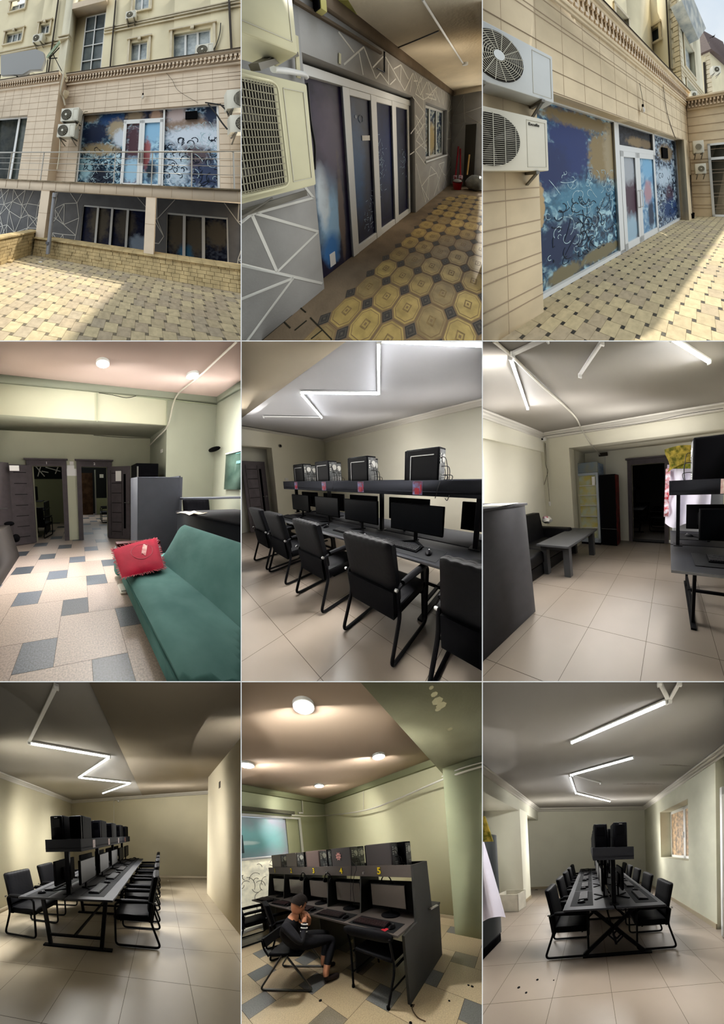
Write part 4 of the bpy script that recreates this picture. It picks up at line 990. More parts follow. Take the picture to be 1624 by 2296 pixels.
# ================================================================ top centre: covered passage with painted wall
use_set(2)
m_gp = mat('grey_wall_paint', 'a29f9a', 0.85, var=0.07, scale=3, bump=.08, bscale=60)
m_gpd = mat('grey_wall_paint_dark', '77746e', 0.85, var=0.10, scale=3, bump=.1, bscale=60)
m_ceil2 = mat('passage_ceiling', 'd4c4a8', 0.9, var=0.08, scale=2.0, bump=.2, bscale=25)
m_cem = mat('brown_cement', '7a6a56', 0.9, var=0.18, scale=3, bump=.2, bscale=40)
m_octs = [mat('octagon_tile_%d' % k, c, 0.5, var=.2, scale=9, detail=8) for k, c in ((1, 'a48c54'), (2, '9c8550'), (3, '8c7850'), (4, 'ac9458'))]
m_oct2 = mat('octagon_rim', '80694a', .6); m_octc = mat('octagon_centre', '846e48', .6, var=.2, scale=30)
m_octd = mat('dark_insert', '3e3a36', .6, var=.2, scale=40); m_octd2 = mat('dark_insert_rim', '5a544a', .6)
def chamf(cx, cy, a, b, k): return [(cx - a * k, cy - b, 0), (cx + a * k, cy - b, 0), (cx + a, cy - b * k, 0), (cx + a, cy + b * k, 0), (cx + a * k, cy + b, 0), (cx - a * k, cy + b, 0), (cx - a, cy + b * k, 0), (cx - a, cy - b * k, 0)]
bm = nb(); box(bm, (-1.8, .1, -.06), (2.5, 8.0, -.002), mi=0); rr = random.Random(6)
sx, sy = .215, .344
for i in range(-2, 14):
    for j in range(-4, 12):
        cx, cy = -.97 + sx * (i + .5), 1.171 + sy * (j + .5)
        if cx < -1.28 + .02 * j or (i == -2 and rr.random() < .6): continue
        k = 1 + rr.randrange(4)
        for lv, (f, mi) in enumerate(((.985, 5), (.90, k), (.80, 5), (.76, k))):
            P = chamf(cx, cy, sx / 2 * f, sy / 2 * f, .50); poly(bm, [(p[0], p[1], .0006 * lv) for p in P], mi)
        for lv, (f, mi) in enumerate(((.26, 6), (.17, k), (.08, 5))): poly(bm, [(cx - sx / 2 * f, cy - sy / 2 * f, .003 + .0006 * lv), (cx + sx / 2 * f, cy - sy / 2 * f, .003 + .0006 * lv), (cx + sx / 2 * f, cy + sy / 2 * f, .003 + .0006 * lv), (cx - sx / 2 * f, cy + sy / 2 * f, .003 + .0006 * lv)], mi)
        qx, qy = -.97 + sx * i, 1.171 + sy * j
        for lv, (f, mi) in enumerate(((.23, 7), (.17, 8), (.14, 7), (.05, 8))): poly(bm, [(qx - sx * f, qy, .0006 * lv), (qx, qy - sy * f, .0006 * lv), (qx + sx * f, qy, .0006 * lv), (qx, qy + sy * f, .0006 * lv)], mi)
struct('floor', 'worn octagonal yellow and dark floor tiles of the passage', bm, [m_cem] + m_octs + [m_oct2, m_octc, m_octd, m_octd2], open_=True)
bm = nb()
for p, q in (((-1.452,0.418,0.001), (-1.459,1.029,0.001)), ((-1.452,0.766,0.001), (-1.371,0.768,0.001)), ((-1.447,0.601,0.001), (-1.355,0.604,0.001)), ((-1.295,0.761,0.001), (-0.999,0.748,0.001)), ((-1.137,0.654,0.001), (-1.12,0.751,0.001)), ((-1.307,0.616,0.001), (-1.298,0.725,0.001))): bar(bm, p, q, .010, .004)
single('paving_cracks', 'dark mossy joints in the cement near the left wall of the passage', 'joint', bm, mat('mossy_joint', '2c2a20', .95))
DX = -1.58; WX = -1.45
wall_x('wall_left', 'grey painted wall of the passage with white lines', WX, .1, 6.5, -.05, 2.95, [(1.05, 3.50, -.1, 2.31), (4.10, 5.86, 1.02, 2.30)], m_gp, th=-.35)
wall_y('wall_back', 'grey painted end wall of the passage', -1.9, 1.5, 6.45, -.05, 2.95, [], m_gp, th=.1)
bm = nb(); box(bm, (-1.9, .1, 2.92), (2.5, 6.6, 3.05)); struct('ceiling', 'stained beige ceiling of the passage', bm, m_ceil2)
bm = nb(); box(bm, (WX, .1, 2.78), (WX + .05, 6.45, 2.92)); struct('trim_110', 'brown stained band under the passage ceiling', bm, mat('brown_stain', '6e6050', .9, var=.1, scale=5))
bm = nb(); box(bm, (-1.4, 6.38, 2.78), (1.5, 6.45, 2.92)); struct('trim_111', 'grey ledge under the ceiling at the end wall', bm, m_ceil2)
bm = nb(); bar(bm, (-1.43,1.002,2.679), (-1.43,2.328,2.699), .03, .03, up=(1, 0, 0)); single('trunking', 'brown strip slanting above the printed doors', 'strip', bm, mat('brown_strip', '5c5042', .9))
bm = nb(); prism(bm, [(-1.543,1.373,2.919), (-1.328,1.573,2.919), (-1.395,1.788,2.919), (-1.486,1.744,2.919), (-1.553,1.559,2.919)], (0, 0, -.004)); single('mould_patch', 'yellow green mouldy patch on the passage ceiling', 'stain', bm, mat('mould', '8c8a48', .95, var=.2, scale=6))
bm = nb(); prism(bm, [(-1.525,1.482,2.918), (-1.456,1.712,2.918), (-1.422,2.459,2.918), (-1.511,2.564,2.918), (-1.562,1.934,2.918), (-1.575,1.536,2.918)], (0, 0, -.003)); single('brown_patch', 'brown repair strip on the ceiling above the doors', 'stain', bm, mat('brown_stain', '6e6050', .9))
t = Thing('junction_box', 'yellowed plastic box fixed at the top left of the passage', 'junction box', (-1.38,1.257,2.731))
bm = nb(); box(bm, (-.04, -.04, -.05), (.04, .03, .05), .006); t.part('lid', bm, mat('yellow_plastic', 'c4bc74', .5))
bm = nb(); box(bm, (-.05, -.06, -.05), (.03, -.04, .06), .004, 1); t.part('body', bm, m_blackpl)
# painted lines
m_tape = mat('white_tape', 'd6d4cc', .8)
bm = nb()
for a, b in (((0, 350), (70, 295)), ((70, 295), (487, 185)), ((428, 110), (487, 185)), ((100, 290), (520, 412)), ((520, 412), (245, 680)), ((75, 305), (240, 680)), ((0, 635), (545, 760)), ((0, 865), (350, 725)), ((350, 725), (40, 1147))):
    pass
N2 = [((-1.449,0.405,0.993), (-1.449,0.477,1.028)), ((-1.449,0.477,1.028), (-1.449,1.025,1.001)), ((-1.449,0.942,1.131), (-1.449,1.025,1.001)), ((-1.449,0.507,1.023), (-1.449,1.044,0.645)), ((-1.449,1.044,0.645), (-1.449,0.604,0.484)), ((-1.449,0.481,1.015), (-1.449,0.598,0.487)), ((-1.449,0.364,0.689), (-1.449,1.029,0.076)), ((-1.449,0.33,0.439), (-1.449,0.729,0.338)), ((-1.449,0.729,0.338), (-1.449,0.322,0.092))]
for a, b in N2: bar(bm, a, b, .022, .004, up=(1, 0, 0))
single('painted_lines', 'broad white lines painted on the near grey wall of the passage', 'wall painting', bm, m_tape)
bm = nb()
M2 = [((-1.449,1.53,2.658), (-1.449,1.768,2.533)), ((-1.449,1.578,2.353), (-1.449,1.961,2.661)), ((-1.449,1.853,2.576), (-1.449,1.917,2.326)), ((-1.449,1.961,2.661), (-1.449,2.195,2.345)), ((-1.449,2.135,2.469), (-1.449,2.407,2.688)), ((-1.449,2.195,2.345), (-1.449,2.313,2.449)), ((-1.449,2.313,2.449), (-1.449,2.55,2.339)), ((-1.449,2.469,2.707), (-1.449,3.081,2.348)), ((-1.449,2.547,2.629), (-1.449,2.53,2.356)), ((-1.449,2.573,2.344), (-1.449,2.767,2.471)), ((-1.449,2.703,2.598), (-1.449,2.96,2.732)), ((-1.449,2.96,2.732), (-1.449,2.919,2.436)), ((-1.449,2.96,2.732), (-1.449,3.24,2.564)), ((-1.449,3.081,2.348), (-1.449,3.439,2.724)), ((-1.449,3.439,2.724), (-1.449,3.797,2.389)), ((-1.449,3.295,2.36), (-1.449,3.439,2.724)),
      ((-1.449,3.469,2.588), (-1.449,3.648,2.626)), ((-1.449,3.425,2.303), (-1.449,4.046,2.062)), ((-1.449,3.797,2.389), (-1.449,4.188,2.726)), ((-1.449,4.188,2.726), (-1.449,4.482,2.399)), ((-1.449,4.095,2.466), (-1.449,4.587,2.514)), ((-1.449,4.43,2.359), (-1.449,4.752,2.659)), ((-1.449,4.752,2.659), (-1.449,5.122,2.417)), ((-1.449,3.762,2.609), (-1.449,3.925,2.757)),
      ((-1.449,3.514,1.734), (-1.449,4.046,2.062)), ((-1.449,3.514,1.734), (-1.449,3.994,1.43)), ((-1.449,3.3,1.619), (-1.449,3.514,1.734)), ((-1.449,3.501,1.301), (-1.449,3.994,1.43)), ((-1.449,3.585,1.62), (-1.449,4.044,1.844)), ((-1.449,3.501,1.301), (-1.449,4.081,0.928)), ((-1.449,3.252,1.233), (-1.449,3.463,1.274))]
for a, b in M2: bar(bm, a, b, .02, .004, up=(1, 0, 0))
single('painted_lines', 'white zigzag lines painted above and right of the printed doors', 'wall painting', bm, m_tape)
tri_lines(('x', WX + .001), 3.55, 6.4, .05, 2.75, [(4.10, 5.86, 1.02, 2.30)], 0, 'white triangle pattern painted around the small window of the passage', 5)
tri_lines(('y', 6.448), -1.42, .3, .05, 2.75, [(-1.08, -.70, 0, 1.85)], 0, 'white triangle pattern painted on the end wall of the passage', 8)
# printed doors
bm = nb(); box(bm, (DX - .12, 1.0, -.05), (DX - .10, 3.55, 2.35)); struct('wall_reveal', 'wall behind the printed doors of the passage', bm, m_gpd)
m_pA = film('door_print_near', [((-1.58, 1.32, .75), (1, .17, .5), '9cc4e4', .35), ((-1.58, 1.24, .95), (1, .08, .35), 'e0ecf4', .3), ((-1.58, 1.42, 1.5), (1, .2, .5), '54465c', .5), ((-1.58, 1.50, .65), (1, .05, .6), '6c5a50', .2), ((-1.58, 1.30, .28), (1, .12, .18), '3c7cc0', .35)], '100f28', '251f3c', 3, (.35, .65), rough=.5)
m_pB = film('door_print_blue', [((-1.58, 1.85, 1.2), (1, .14, .55), '1c5088', .5), ((-1.58, 2.6, 1.3), (1, .3, .5), '16204c', .4)], '0c0c24', '14163a', 4, (.35, .65), rough=.5)
t = Thing('printed_doors', 'white framed doors with dark blue print in the passage', 'door', (DX, 2.3, 0), M=Matrix.Translation((-DX, -2.3, 0)))
fy = [((-1.57,1.633,2.201)[1], (-1.57,1.752,2.174)[1]), ((-1.57,2.191,2.237)[1], (-1.57,2.333,2.18)[1]), ((-1.57,2.792,2.253)[1], (-1.57,2.928,2.25)[1]), (3.38, 3.46)]
for a, b in fy:
    bm = nb(); box(bm, (DX - .04, a, 0), (DX + .04, b, 2.24), .005, 1); t.part('frame_bar', bm, m_pvc)
bm = nb(); box(bm, (DX - .03, 1.08, 2.16), (DX + .05, 3.5, 2.26), .005, 1); t.part('head_bar', bm, m_pvc)
for (a, b), (c, d) in zip(fy, fy[1:]):
    bm = nb(); box(bm, (DX - .035, b, 0), (DX + .035, c, .10), .004, 1); t.part('sill_bar', bm, m_pvc)
    bm = nb(); box(bm, (DX - .035, b, 2.08), (DX + .035, c, 2.17), .004, 1); t.part('sill_bar', bm, m_pvc)
    bm = nb(); box(bm, (DX - .01, b, .10), (DX + .005, c, 2.08)); t.part('printed_pane', bm, m_pB)
bm = nb(); box(bm, (DX - .01, 1.08, .0), (DX + .005, fy[0][0], 2.16)); t.part('printed_pane', bm, m_pA)
bm = nb(); box(bm, (DX + .005, (-1.57,1.983,1.692)[1], 1.53), (DX + .012, (-1.57,2.16,1.696)[1], 1.60)); t.part('paper_label', bm, m_white)
bm = nb(); box(bm, (DX + .005, (-1.57,1.255,0.17)[1], (-1.57,1.249,0.069)[2]), (DX + .010, (-1.57,1.34,0.141)[1], (-1.57,1.266,0.231)[2])); t.part('torn_patch', bm, m_white)
rr = random.Random(31)
bm = nb()
for (cy, cz, n, sc_) in ((2.42, 1.12, 46, .16), (2.28, .75, 30, .14), (2.05, .45, 26, .12), (3.25, 1.15, 30, .12), (2.36, 1.45, 18, .08)):
    for k in range(n):
        y, z = cy + rr.gauss(0, sc_ * .5), cz + rr.gauss(0, sc_); a = rr.uniform(0, 3.14); l = rr.uniform(.01, .04)
        if any(p - .01 < y < q + .01 for p, q in fy): continue
        bar(bm, (DX + .008, y - l * math.cos(a), z - l * math.sin(a)), (DX + .008, y + l * math.cos(a), z + l * math.sin(a)), .006, .002, up=(1, 0, 0))
t.part('white_scratches', bm, mat('print_white', '9fb4cc', .6))
bm = nb(); tube(bm, [(DX + .008, 1.98 + .045 * math.cos(a), 1.82 + .05 * math.sin(a)) for a in (2 * math.pi * k / 16 for k in range(16))], .004, 4, True); disc(bm, (DX + .005, 1.88, 1.84), (1, 0, 0), .022, .004, 12); t.part('printed_ring', bm, mat('print_white2', 'a8b4c4', .6))
# small window
pn = film('window_print_small', [((-1.55, 4.9, 1.5), (1, .3, .4), 'a89468', .3)], '1c2c48', 'c8ccc0', 9, (.42, .58), '5c6c78')
t = Thing('window_unit', 'small white window with printed panes in the passage wall', 'window', (-1.58, 5.0, 1.05), M=Matrix.Translation((1.58, -5.0, -1.05)))
for y in (4.16, 4.66, 5.22, 5.80):
    bm = nb(); box(bm, (-1.62, y - .035, 1.03), (-1.55, y + .035, 2.28), .004, 1); t.part('frame_bar', bm, m_pvc)
for z in (1.05, 2.26):
    bm = nb(); box(bm, (-1.62, 4.12, z - .03), (-1.55, 5.84, z + .03), .004, 1); t.part('frame_bar', bm, m_pvc)
for a, b in ((4.19, 4.63), (4.69, 5.19), (5.25, 5.77)):
    bm = nb(); box(bm, (-1.60, a, 1.07), (-1.59, b, 2.24)); t.part('printed_pane', bm, pn)
bm = nb(); box(bm, (-1.60, 4.05, .98), (-1.42, 5.9, 1.02), .005, 1); t.part('sill', bm, m_pvc)
# air conditioners
m_ac2 = mat('ac_yellowed', 'c9c2a0', .5, var=.06, scale=3)
def grille_ac(loc, label, w, h, d, gx1):
    t = Thing('air_conditioner', label, 'air conditioner', loc, math.pi / 2)
    bm = nb(); box(bm, (-w / 2, 0, 0), (w / 2, d, h), .012, 2); t.part('casing', bm, m_ac2)
    bm = nb(); box(bm, (-w / 2 + .03, -.004, .05), (gx1, .001, h - .05)); t.part('fan_opening', bm, m_acdark)
    bm = nb(); R = h * .36; cx = (gx1 - w / 2 + .03) / 2 - .03
    for k in range(3):
        a = 2.094 * k + .4; prism(bm, [(cx, -.006, h / 2), (cx + R * math.cos(a), -.006, h / 2 + R * math.sin(a)), (cx + R * math.cos(a + .8), -.006, h / 2 + R * math.sin(a + .8))], (0, -.003, 0))
    t.part('fan_blades', bm, mat('fan_grey', '4a4640', .6))
    bm = nb(); x = -w / 2 + .03
    while x < gx1: tube(bm, [(x, -.022, .045), (x, -.022, h - .045)], .0022, 4); x += .0125
    z = .06
    while z < h - .04: tube(bm, [(-w / 2 + .03, -.026, z), (gx1, -.026, z)], .003, 4); z += .034
    t.part('wire_guard', bm, mat('wire_grey', 'a09a84', .5, .3))
    bm = nb(); tube(bm, fillet([(-w / 2 + .02, -.024, .04), (gx1 + .012, -.024, .04), (gx1 + .012, -.024, h - .04), (-w / 2 + .02, -.024, h - .04)], .04, 5), .007, 6); t.part('guard_rim', bm, m_ac2)
    bm = nb()
    for a, b in (((gx1 + .05, .05), (w / 2 - .03, .054)), ((gx1 + .05, h - .054), (w / 2 - .03, h - .05)), ((gx1 + .05, .05), (gx1 + .054, h - .05)), ((w / 2 - .034, .05), (w / 2 - .03, h - .05))): box(bm, (a[0], -.003, a[1]), (b[0], 0, b[1]))
    t.part('panel_seam', bm, m_acgrill)
    return t
grille_ac((-.93, .33, 1.255), 'yellowed air conditioner with wire guard, lower one in the left foreground of the passage', .72, .60, .28, .155)
grille_ac((-.93, .30, 2.00), 'yellowed air conditioner overhead in the left foreground of the passage', .70, .60, .28, -.03)
m_galv = mat('galvanised', '6e6a60', .5, .4)
bm = nb(); bar(bm, (-1,0.439,1.896), (-1.25,0.762,2.157), .05, .03); bar(bm, (-1.4,0.958,2.248), (-0.95,0.421,1.881), .04, .03); single('steel_bracket', 'rusty steel bracket under the overhead air conditioner', 'bracket', bm, m_galv)
bm = nb(); tube(bm, smoothpath([(-1.15,0.613,1.976), (-1.25,0.792,2.034), (-1.38,0.997,2.097), (-1.42,1.054,2.097)], 5), .022, 10); single('hose', 'white insulated pipe bending into the wall behind the air conditioners', 'pipe', bm, m_pvc)
bm = nb(); tube(bm, smoothpath([(-1.43,1.063,2.052), (-1.43,1.059,1.743), (-1.43,1.081,1.499), (-1.43,1.056,1.275)], 5), .012, 6); single('cable_run', 'black cable hanging down beside the near printed pane', 'cable', bm, m_cable)
bm = nb(); bar(bm, (-1.4,0.973,2.392), (-1.4,0.957,2.064), .035, .015, up=(1, 0, 0)); single('rail', 'yellowed perforated rail on the wall behind the air conditioners', 'rail', bm, m_ac2)
bm = nb(); bar(bm, (-1.44,1.517,2.443), (-1.44,1.506,2.338), .03, .012, up=(1, 0, 0)); single('rail', 'short yellowed perforated rail above the printed doors', 'rail', bm, m_ac2)
bm = nb(); tube(bm, smoothpath([(-1.4,0.395,1.04), (-1.4,0.505,1.079), (-1.4,0.619,1.121)], 4), .008, 6); bar(bm, (-1.43,0.408,1.062), (-1.35,0.889,1.1), .05, .02, up=(1, 0, 0)); single('steel_bracket', 'dark bracket under the lower air conditioner of the passage', 'bracket', bm, m_galv)
# conduit lamp on the ceiling
t = Thing('ceiling_conduit', 'white conduit on the passage ceiling ending in a round lamp holder', 'conduit', (-.6, 2.5, 2.9), M=Matrix.Translation((.6, -2.5, -2.9)))
bm = nb(); tube(bm, [(-0.757,2.07,2.9), (-0.765,4.194,2.9)], .012, 8); t.part('pipe', bm, m_pvc)
q = (-0.737,4.27,2.9); bm = nb(); disc(bm, (q[0], q[1], 2.88), (0, 0, 1), .05, .04, 16); t.part('lamp_holder', bm, m_pvc)
bm = nb(); tube(bm, [(-0.801,2.772,2.91), (-1.587,2.778,2.91), (-1.44,2.437,2.753), (-1.44,2.418,2.476), (-1.44,2.228,2.482)], .008, 5); single('wire', 'dark cable crossing the passage ceiling and hooking down the wall', 'wire', bm, m_cable)
# things at the far end
bm = nb(); a, b = (-1.048,6.3,1.871), (-0.771,6.3,1.842); hexa(bm, [(a[0], 6.25, 0), (b[0], 6.25, 0), (b[0], 6.29, 0), (a[0], 6.29, 0)], [(a[0], 6.38, a[2]), (b[0], 6.38, a[2]), (b[0], 6.42, a[2]), (a[0], 6.42, a[2])]); single('leaning_board', 'tall dark grey board leaning on the end wall of the passage', 'board', bm, mat('dark_board', '4a463e', .7))
for k, (p, q) in enumerate((((-1.194,6.2,1.234), (-1.224,6,0.251)), ((-1.15,6.25,1.162), (-1.083,6,0.262)))):
    t = Thing('broom', ('red handled broom leaning in the far corner, left one', 'red handled broom leaning in the far corner, right one')[k], 'broom', p, M=Matrix.Identity(4))
    bm = nb(); tube(bm, [(0, 0, 0), tuple((Vector(q) - Vector(p)) * .97)], .022, 8); t.part('handle', bm, mat('red_handle', '9c2a34', .5))
    bm = nb(); e = Vector(q) - Vector(p); box(bm, e + Vector((-.05, -.04, 0)), e + Vector((.05, .04, .12)), .01); t.part('brush', bm, m_redpr)
bm = nb(); p, q = (-0.886,6.1,0.992), (-0.896,5.9,0.428); tube(bm, [p, q], .02, 8); single('wooden_stick', 'short pale wooden stick standing among the brooms', 'stick', bm, mat('pale_wood', 'b08a50', .7))
p = (-1.121,5.8,0.15); t = Thing('red_bucket', 'red plastic bucket with a rag on the floor at the passage end', 'bucket', (p[0], 5.8, 0))
bm = nb(); lathe(bm, [(.10, 0), (.13, .20), (.135, .21), (.12, .2), (.09, .01)], (0, 0, 0), 18); t.part('tub', bm, mat('red_plastic', 'a81e20', .4))
bm = nb(); ball(bm, (0, 0, .24), (.12, .10, .06), 12); t.part('rag', bm, mat('grey_rag', '8c8a84', .9))
p = (-0.691,5.9,0.314); bm = nb(); ball(bm, (0, 0, 0), (.24, .2, .24), 18); rr = random.Random(77)
for v in bm.verts: v.co *= rr.uniform(.93, 1.05); v.co.z = max(v.co.z, -.2)
single('sack', 'big grey plastic sack at the right end of the passage', 'sack', bm, mat('grey_sack', '77766f', .5, var=.25, scale=8), (p[0], 5.9, .2))

point_light((-.55, 3.4, 1.9), 34, (1, .93, .82), .3); point_light((-.3, 1.6, 1.7), 12, (1, .93, .82), .3); point_light((-.35, .8, 1.9), 8, (1, .94, .82), .3)  # unseen fill points added to brighten the passage walls and ceiling
# slab added out of view above the passage to keep sun off its floor
sun_l = CUR[1].inverted() @ SUN_DIR; t_e = 16.0 / -sun_l.z
bm = nb(); prism(bm, [W((x - sun_l.x * t_e, y - sun_l.y * t_e, 16.0)) for x, y in ((-1.6, .2), ((-0.085,1.422,0)[0] + .04, (-0.085,1.422,0)[1]), ((-0.467,5.347,0)[0] + .06, (-0.467,5.347,0)[1]), (-1.6, 6.6))], (0, 0, .5)); me = bpy.data.meshes.new('shade_slab_mesh'); bm.to_mesh(me); bm.free(); me.materials.append(m_clad2)
ob = bpy.data.objects.new('shade_slab', me); C.objects.link(ob); ob['kind'] = 'structure'; ob['label'] = 'unseen slab added high over the covered passage to block the sun'

# ================================================================ top right: the terrace seen along the facade
use_set(3)
m_clad3 = mat('beige_cladding_warm', 'dac6a4', 0.8, var=0.06, scale=3, bump=.05, bscale=120)
m_pv3 = [mat('paver_t%d' % k, c, 0.85, var=.10, scale=14, bump=.1, bscale=90) for k, c in ((1, 'c2b28e'), (2, 'bcac8a'), (3, 'b6a68a'), (4, 'c8b892'))]
m_pv3d = [mat('paver_td%d' % k, c, 0.85, var=.2, scale=30) for k, c in ((1, '3c3a36'), (2, '5a564c'), (3, '48443c'))]
pinwheel_floor('ground', 'terrace paving of cream squares and small dark stones', -2.6, 1.0, .2, 8.6, .1795, .0449, -1.2585, 1.9255, .245, m_pv3, m_pv3d, m_sand, gap=.003)
FX, GX, WT = -2.13, -2.40, 2.80
wall_x('wall_left', 'beige clad facade along the terrace with the printed shop front', FX, .1, 7.55, 0, 4.30, [(1.17, 6.62, -.1, WT)], m_clad3, th=-.5)
def jx(x, ys, zs, y0, y1, z0, z1, holes):
    bm = nb()
    for z in zs:
        segs = [(y0, y1)]
        for h in holes:
            if h[2] < z < h[3]: segs = [s for a, b in segs for s in ((a, min(b, h[0])), (max(a, h[1]), b)) if s[1] > s[0] + .02]
        for a, b in segs: box(bm, (x - .002, a, z - .0055), (x + .004, b, z + .0055))
    for y in ys:
        for a, b in zip([z0] + list(zs), list(zs) + [z1]):
            if any(h[0] < y < h[1] and h[2] < (a + b) / 2 < h[3] for h in holes): continue
            box(bm, (x - .002, y - .0018, a), (x + .003, y + .0018, b))
    return bm
zj = (.22, .34, .60, .72, .98, 1.12, 1.40, 1.52, 2.20, 2.82, 3.13, 3.45, 3.80, 3.87, 4.08)
struct('trim_90', 'dark joints of the cladding along the terrace', jx(FX, [.35 + .42 * k for k in range(18)], zj, .1, 7.5, 0, 4.2, [(1.17, 6.62, -.1, WT)]), m_joint)
# parapet mouldings running along y
bm = nb()
for a, b, o in ((4.18, 4.24, .03), (4.24, 4.30, .05), (4.30, 4.62, .02), (4.62, 4.70, .09), (4.70, 4.77, .14)): box(bm, (FX - .45, .1, a), (FX + o, 7.5, b))
struct('trim_91', 'moulded parapet along the terrace facade', bm, m_clad3)
bm = nb()
for k in range(64):
    y = .15 + k * .115; box(bm, (FX, y, 4.52), (FX + .085, y + .062, 4.62)); box(bm, (FX, y + .02, 4.40), (FX + .06, y + .044, 4.52)); box(bm, (FX, y - .02, 4.34), (FX + .055, y + .045, 4.40))
struct('trim_92', 'dentil row of the parapet along the terrace facade', bm, m_clad)
bm = nb(); box(bm, (FX - .5, .1, 4.77), (FX + .16, 7.5, 4.785)); struct('trim_93', 'dark capping of the parapet along the terrace', bm, mat('dark_flashing', '4a4238', .7))
# pilaster and return wing
bm = nb(); box(bm, (FX - .1, 6.62, 0), (FX + .06, 7.0, WT)); struct('wall_pier', 'narrow clad pier at the far end of the shop front', bm, m_clad3)
bm = nb(); sw = [(-2.12, 7.35), (-.2, 8.1)]
def ret(o, a, b, m_, nm, lab):
    d = Vector((sw[1][0] - sw[0][0], sw[1][1] - sw[0][1], 0)).normalized(); n = Vector((d.y, -d.x, 0)); bm = nb()
    p, q = Vector((sw[0][0], sw[0][1], 0)) + n * o, Vector((sw[1][0], sw[1][1], 0)) + n * o
    prism(bm, [p + Vector((0, 0, a)), q + Vector((0, 0, a)), q - n * (o + .4) + Vector((0, 0, a)), p - n * (o + .4) + Vector((0, 0, a))], (0, 0, b - a)); struct(nm, lab, bm, m_); return d, n
d_, n_ = ret(0, 0, 4.0, m_clad3, 'wall_back', 'clad wing closing the far end of the terrace')
for k, (a, b, o) in enumerate(((4.0, 4.06, .03), (4.06, 4.34, .02), (4.34, 4.42, .10), (4.42, 4.48, .14))): ret(o, a, b, m_clad3, 'trim_%d' % (94 + k), ('lower', 'dentil', 'upper', 'top')[k] + ' moulding of the parapet on the far wing')
bm = nb()
for k in range(17):
    p = Vector((sw[0][0], sw[0][1], 0)) + d_ * (.05 + k * .12) + n_ * .02
    for (a, b, w, o) in ((4.24, 4.33, .06, .07), (4.13, 4.24, .025, .05), (4.09, 4.14, .07, .05)): prism(bm, [p + Vector((0, 0, a)), p + d_ * w + Vector((0, 0, a)), p + d_ * w + n_ * o + Vector((0, 0, a)), p + n_ * o + Vector((0, 0, a))], (0, 0, b - a))
struct('trim_98', 'dentil row on the far wing', bm, m_clad)
bm = nb()
for z in (.3, .42, .72, .84, 1.15, 1.27, 1.58, 1.70, 2.0, 2.12, 2.45, 2.80, 3.12, 3.4, 3.72): p = Vector((sw[0][0], sw[0][1], z)); bar(bm, p + n_ * .001, p + d_ * 2.0 + n_ * .001, .008, .014)
struct('trim_99', 'dark joints on the far wing', bm, m_joint)
# door in the wing
t = Thing('wing_door', 'white framed dark glass door in the far wing at the right edge', 'door', tuple(Vector((sw[0][0], sw[0][1], 0)) + d_ * .60), M=Matrix((( d_.x, -n_.x, 0, 0), (d_.y, -n_.y, 0, 0), (0, 0, 1, 0), (0, 0, 0, 1))))
for a, b in (((0, -.03, 0), (.09, .06, 2.66)), ((0, -.03, 2.58), (1.4, .06, 2.66)), ((0, -.03, 2.05), (1.4, .06, 2.15)), ((0, -.03, 0), (1.4, .06, .08))):
    bm = nb(); box(bm, a, b, .004, 1); t.part('frame_bar', bm, m_pvc)
bm = nb(); box(bm, (.09, .0, .08), (1.4, .03, 2.58)); t.part('glass', bm, m_glassdark)
# shop front
m_mA = film('mural_near', [((-2.4, 1.9, 2.15), (1, .50, .60), '1b2f66', .3), ((-2.4, 1.55, 1.75), (1, .3, .4), '1a2a58', .3), ((-2.4, 2.62, 2.0), (1, .30, .50), '8c7850', .2), ((-2.4, 2.3, 2.62), (1, 1.0, .14), '7c6a48', .25), ((-2.4, 2.95, 2.1), (1, .22, .6), 'a09070', .25), ((-2.4, 2.2, 1.25), (1, .7, .28), '4c7f96', .35), ((-2.4, 1.6, .65), (1, .45, .35), '16284c', .3), ((-2.4, 2.6, .2), (1, .55, .13), '7a7050', .2), ((-2.4, 1.7, .16), (1, .35, .12), '7a7050', .2), ((-2.4, 1.32, 1.25), (1, .07, .3), 'b89c70', .15)], '1c3044', 'a8ccd4', 6.5, (.40, .62), '3c6a84')
m_mB = film('mural_far', [((-2.4, 5.8, 2.3), (1, .55, .28), '86745a', .25), ((-2.4, 5.6, 1.55), (1, .6, .3), 'b8c8d4', .3), ((-2.4, 5.9, .95), (1, .3, .3), '4c3c4c', .3), ((-2.4, 5.9, .5), (1, .7, .3), '24406c', .3)], '242c38', 'b8c8d0', 7, (.42, .6), '6c8098')
t = Thing('shop_front', 'printed shop front glazing seen along the terrace', 'window', (GX, 3.9, 0), M=Matrix.Translation((-GX, -3.9, 0)))
dA, dM, dB = 3.20, (-2.38,3.886,0.652)[1], 4.86; dT = 2.17
for (a, b, c, d, mm, nm) in ((1.17, 3.06, .06, WT, m_mA, 'near_pane'), (4.92, 6.60, .06, WT, m_mB, 'far_pane'), (3.2, 4.82, 2.30, WT, film('transom_dark', [((-2.4, 4.0, 2.45), (1, .4, .12), '8a7450', .25), ((-2.4, 4.5, 2.45), (1, .3, .12), '7a6648', .25)], '14161c', '2c3038', 8, (.4, .6)), 'transom_pane')):
    bm = nb(); box(bm, (GX - .01, a, c), (GX, b, d)); t.part(nm, bm, mm)
q_ = t.part('pale_print_lines', strokes('x', GX + .002, 1.4, 3.0, .35, 1.75, 60, 1, .008), m_prw); q_['kind'] = 'stuff'; q_ = t.part('dark_print_lines', strokes('x', GX + .003, 1.5, 3.0, .3, 1.3, 55, 2, .012), m_prd); q_['kind'] = 'stuff'
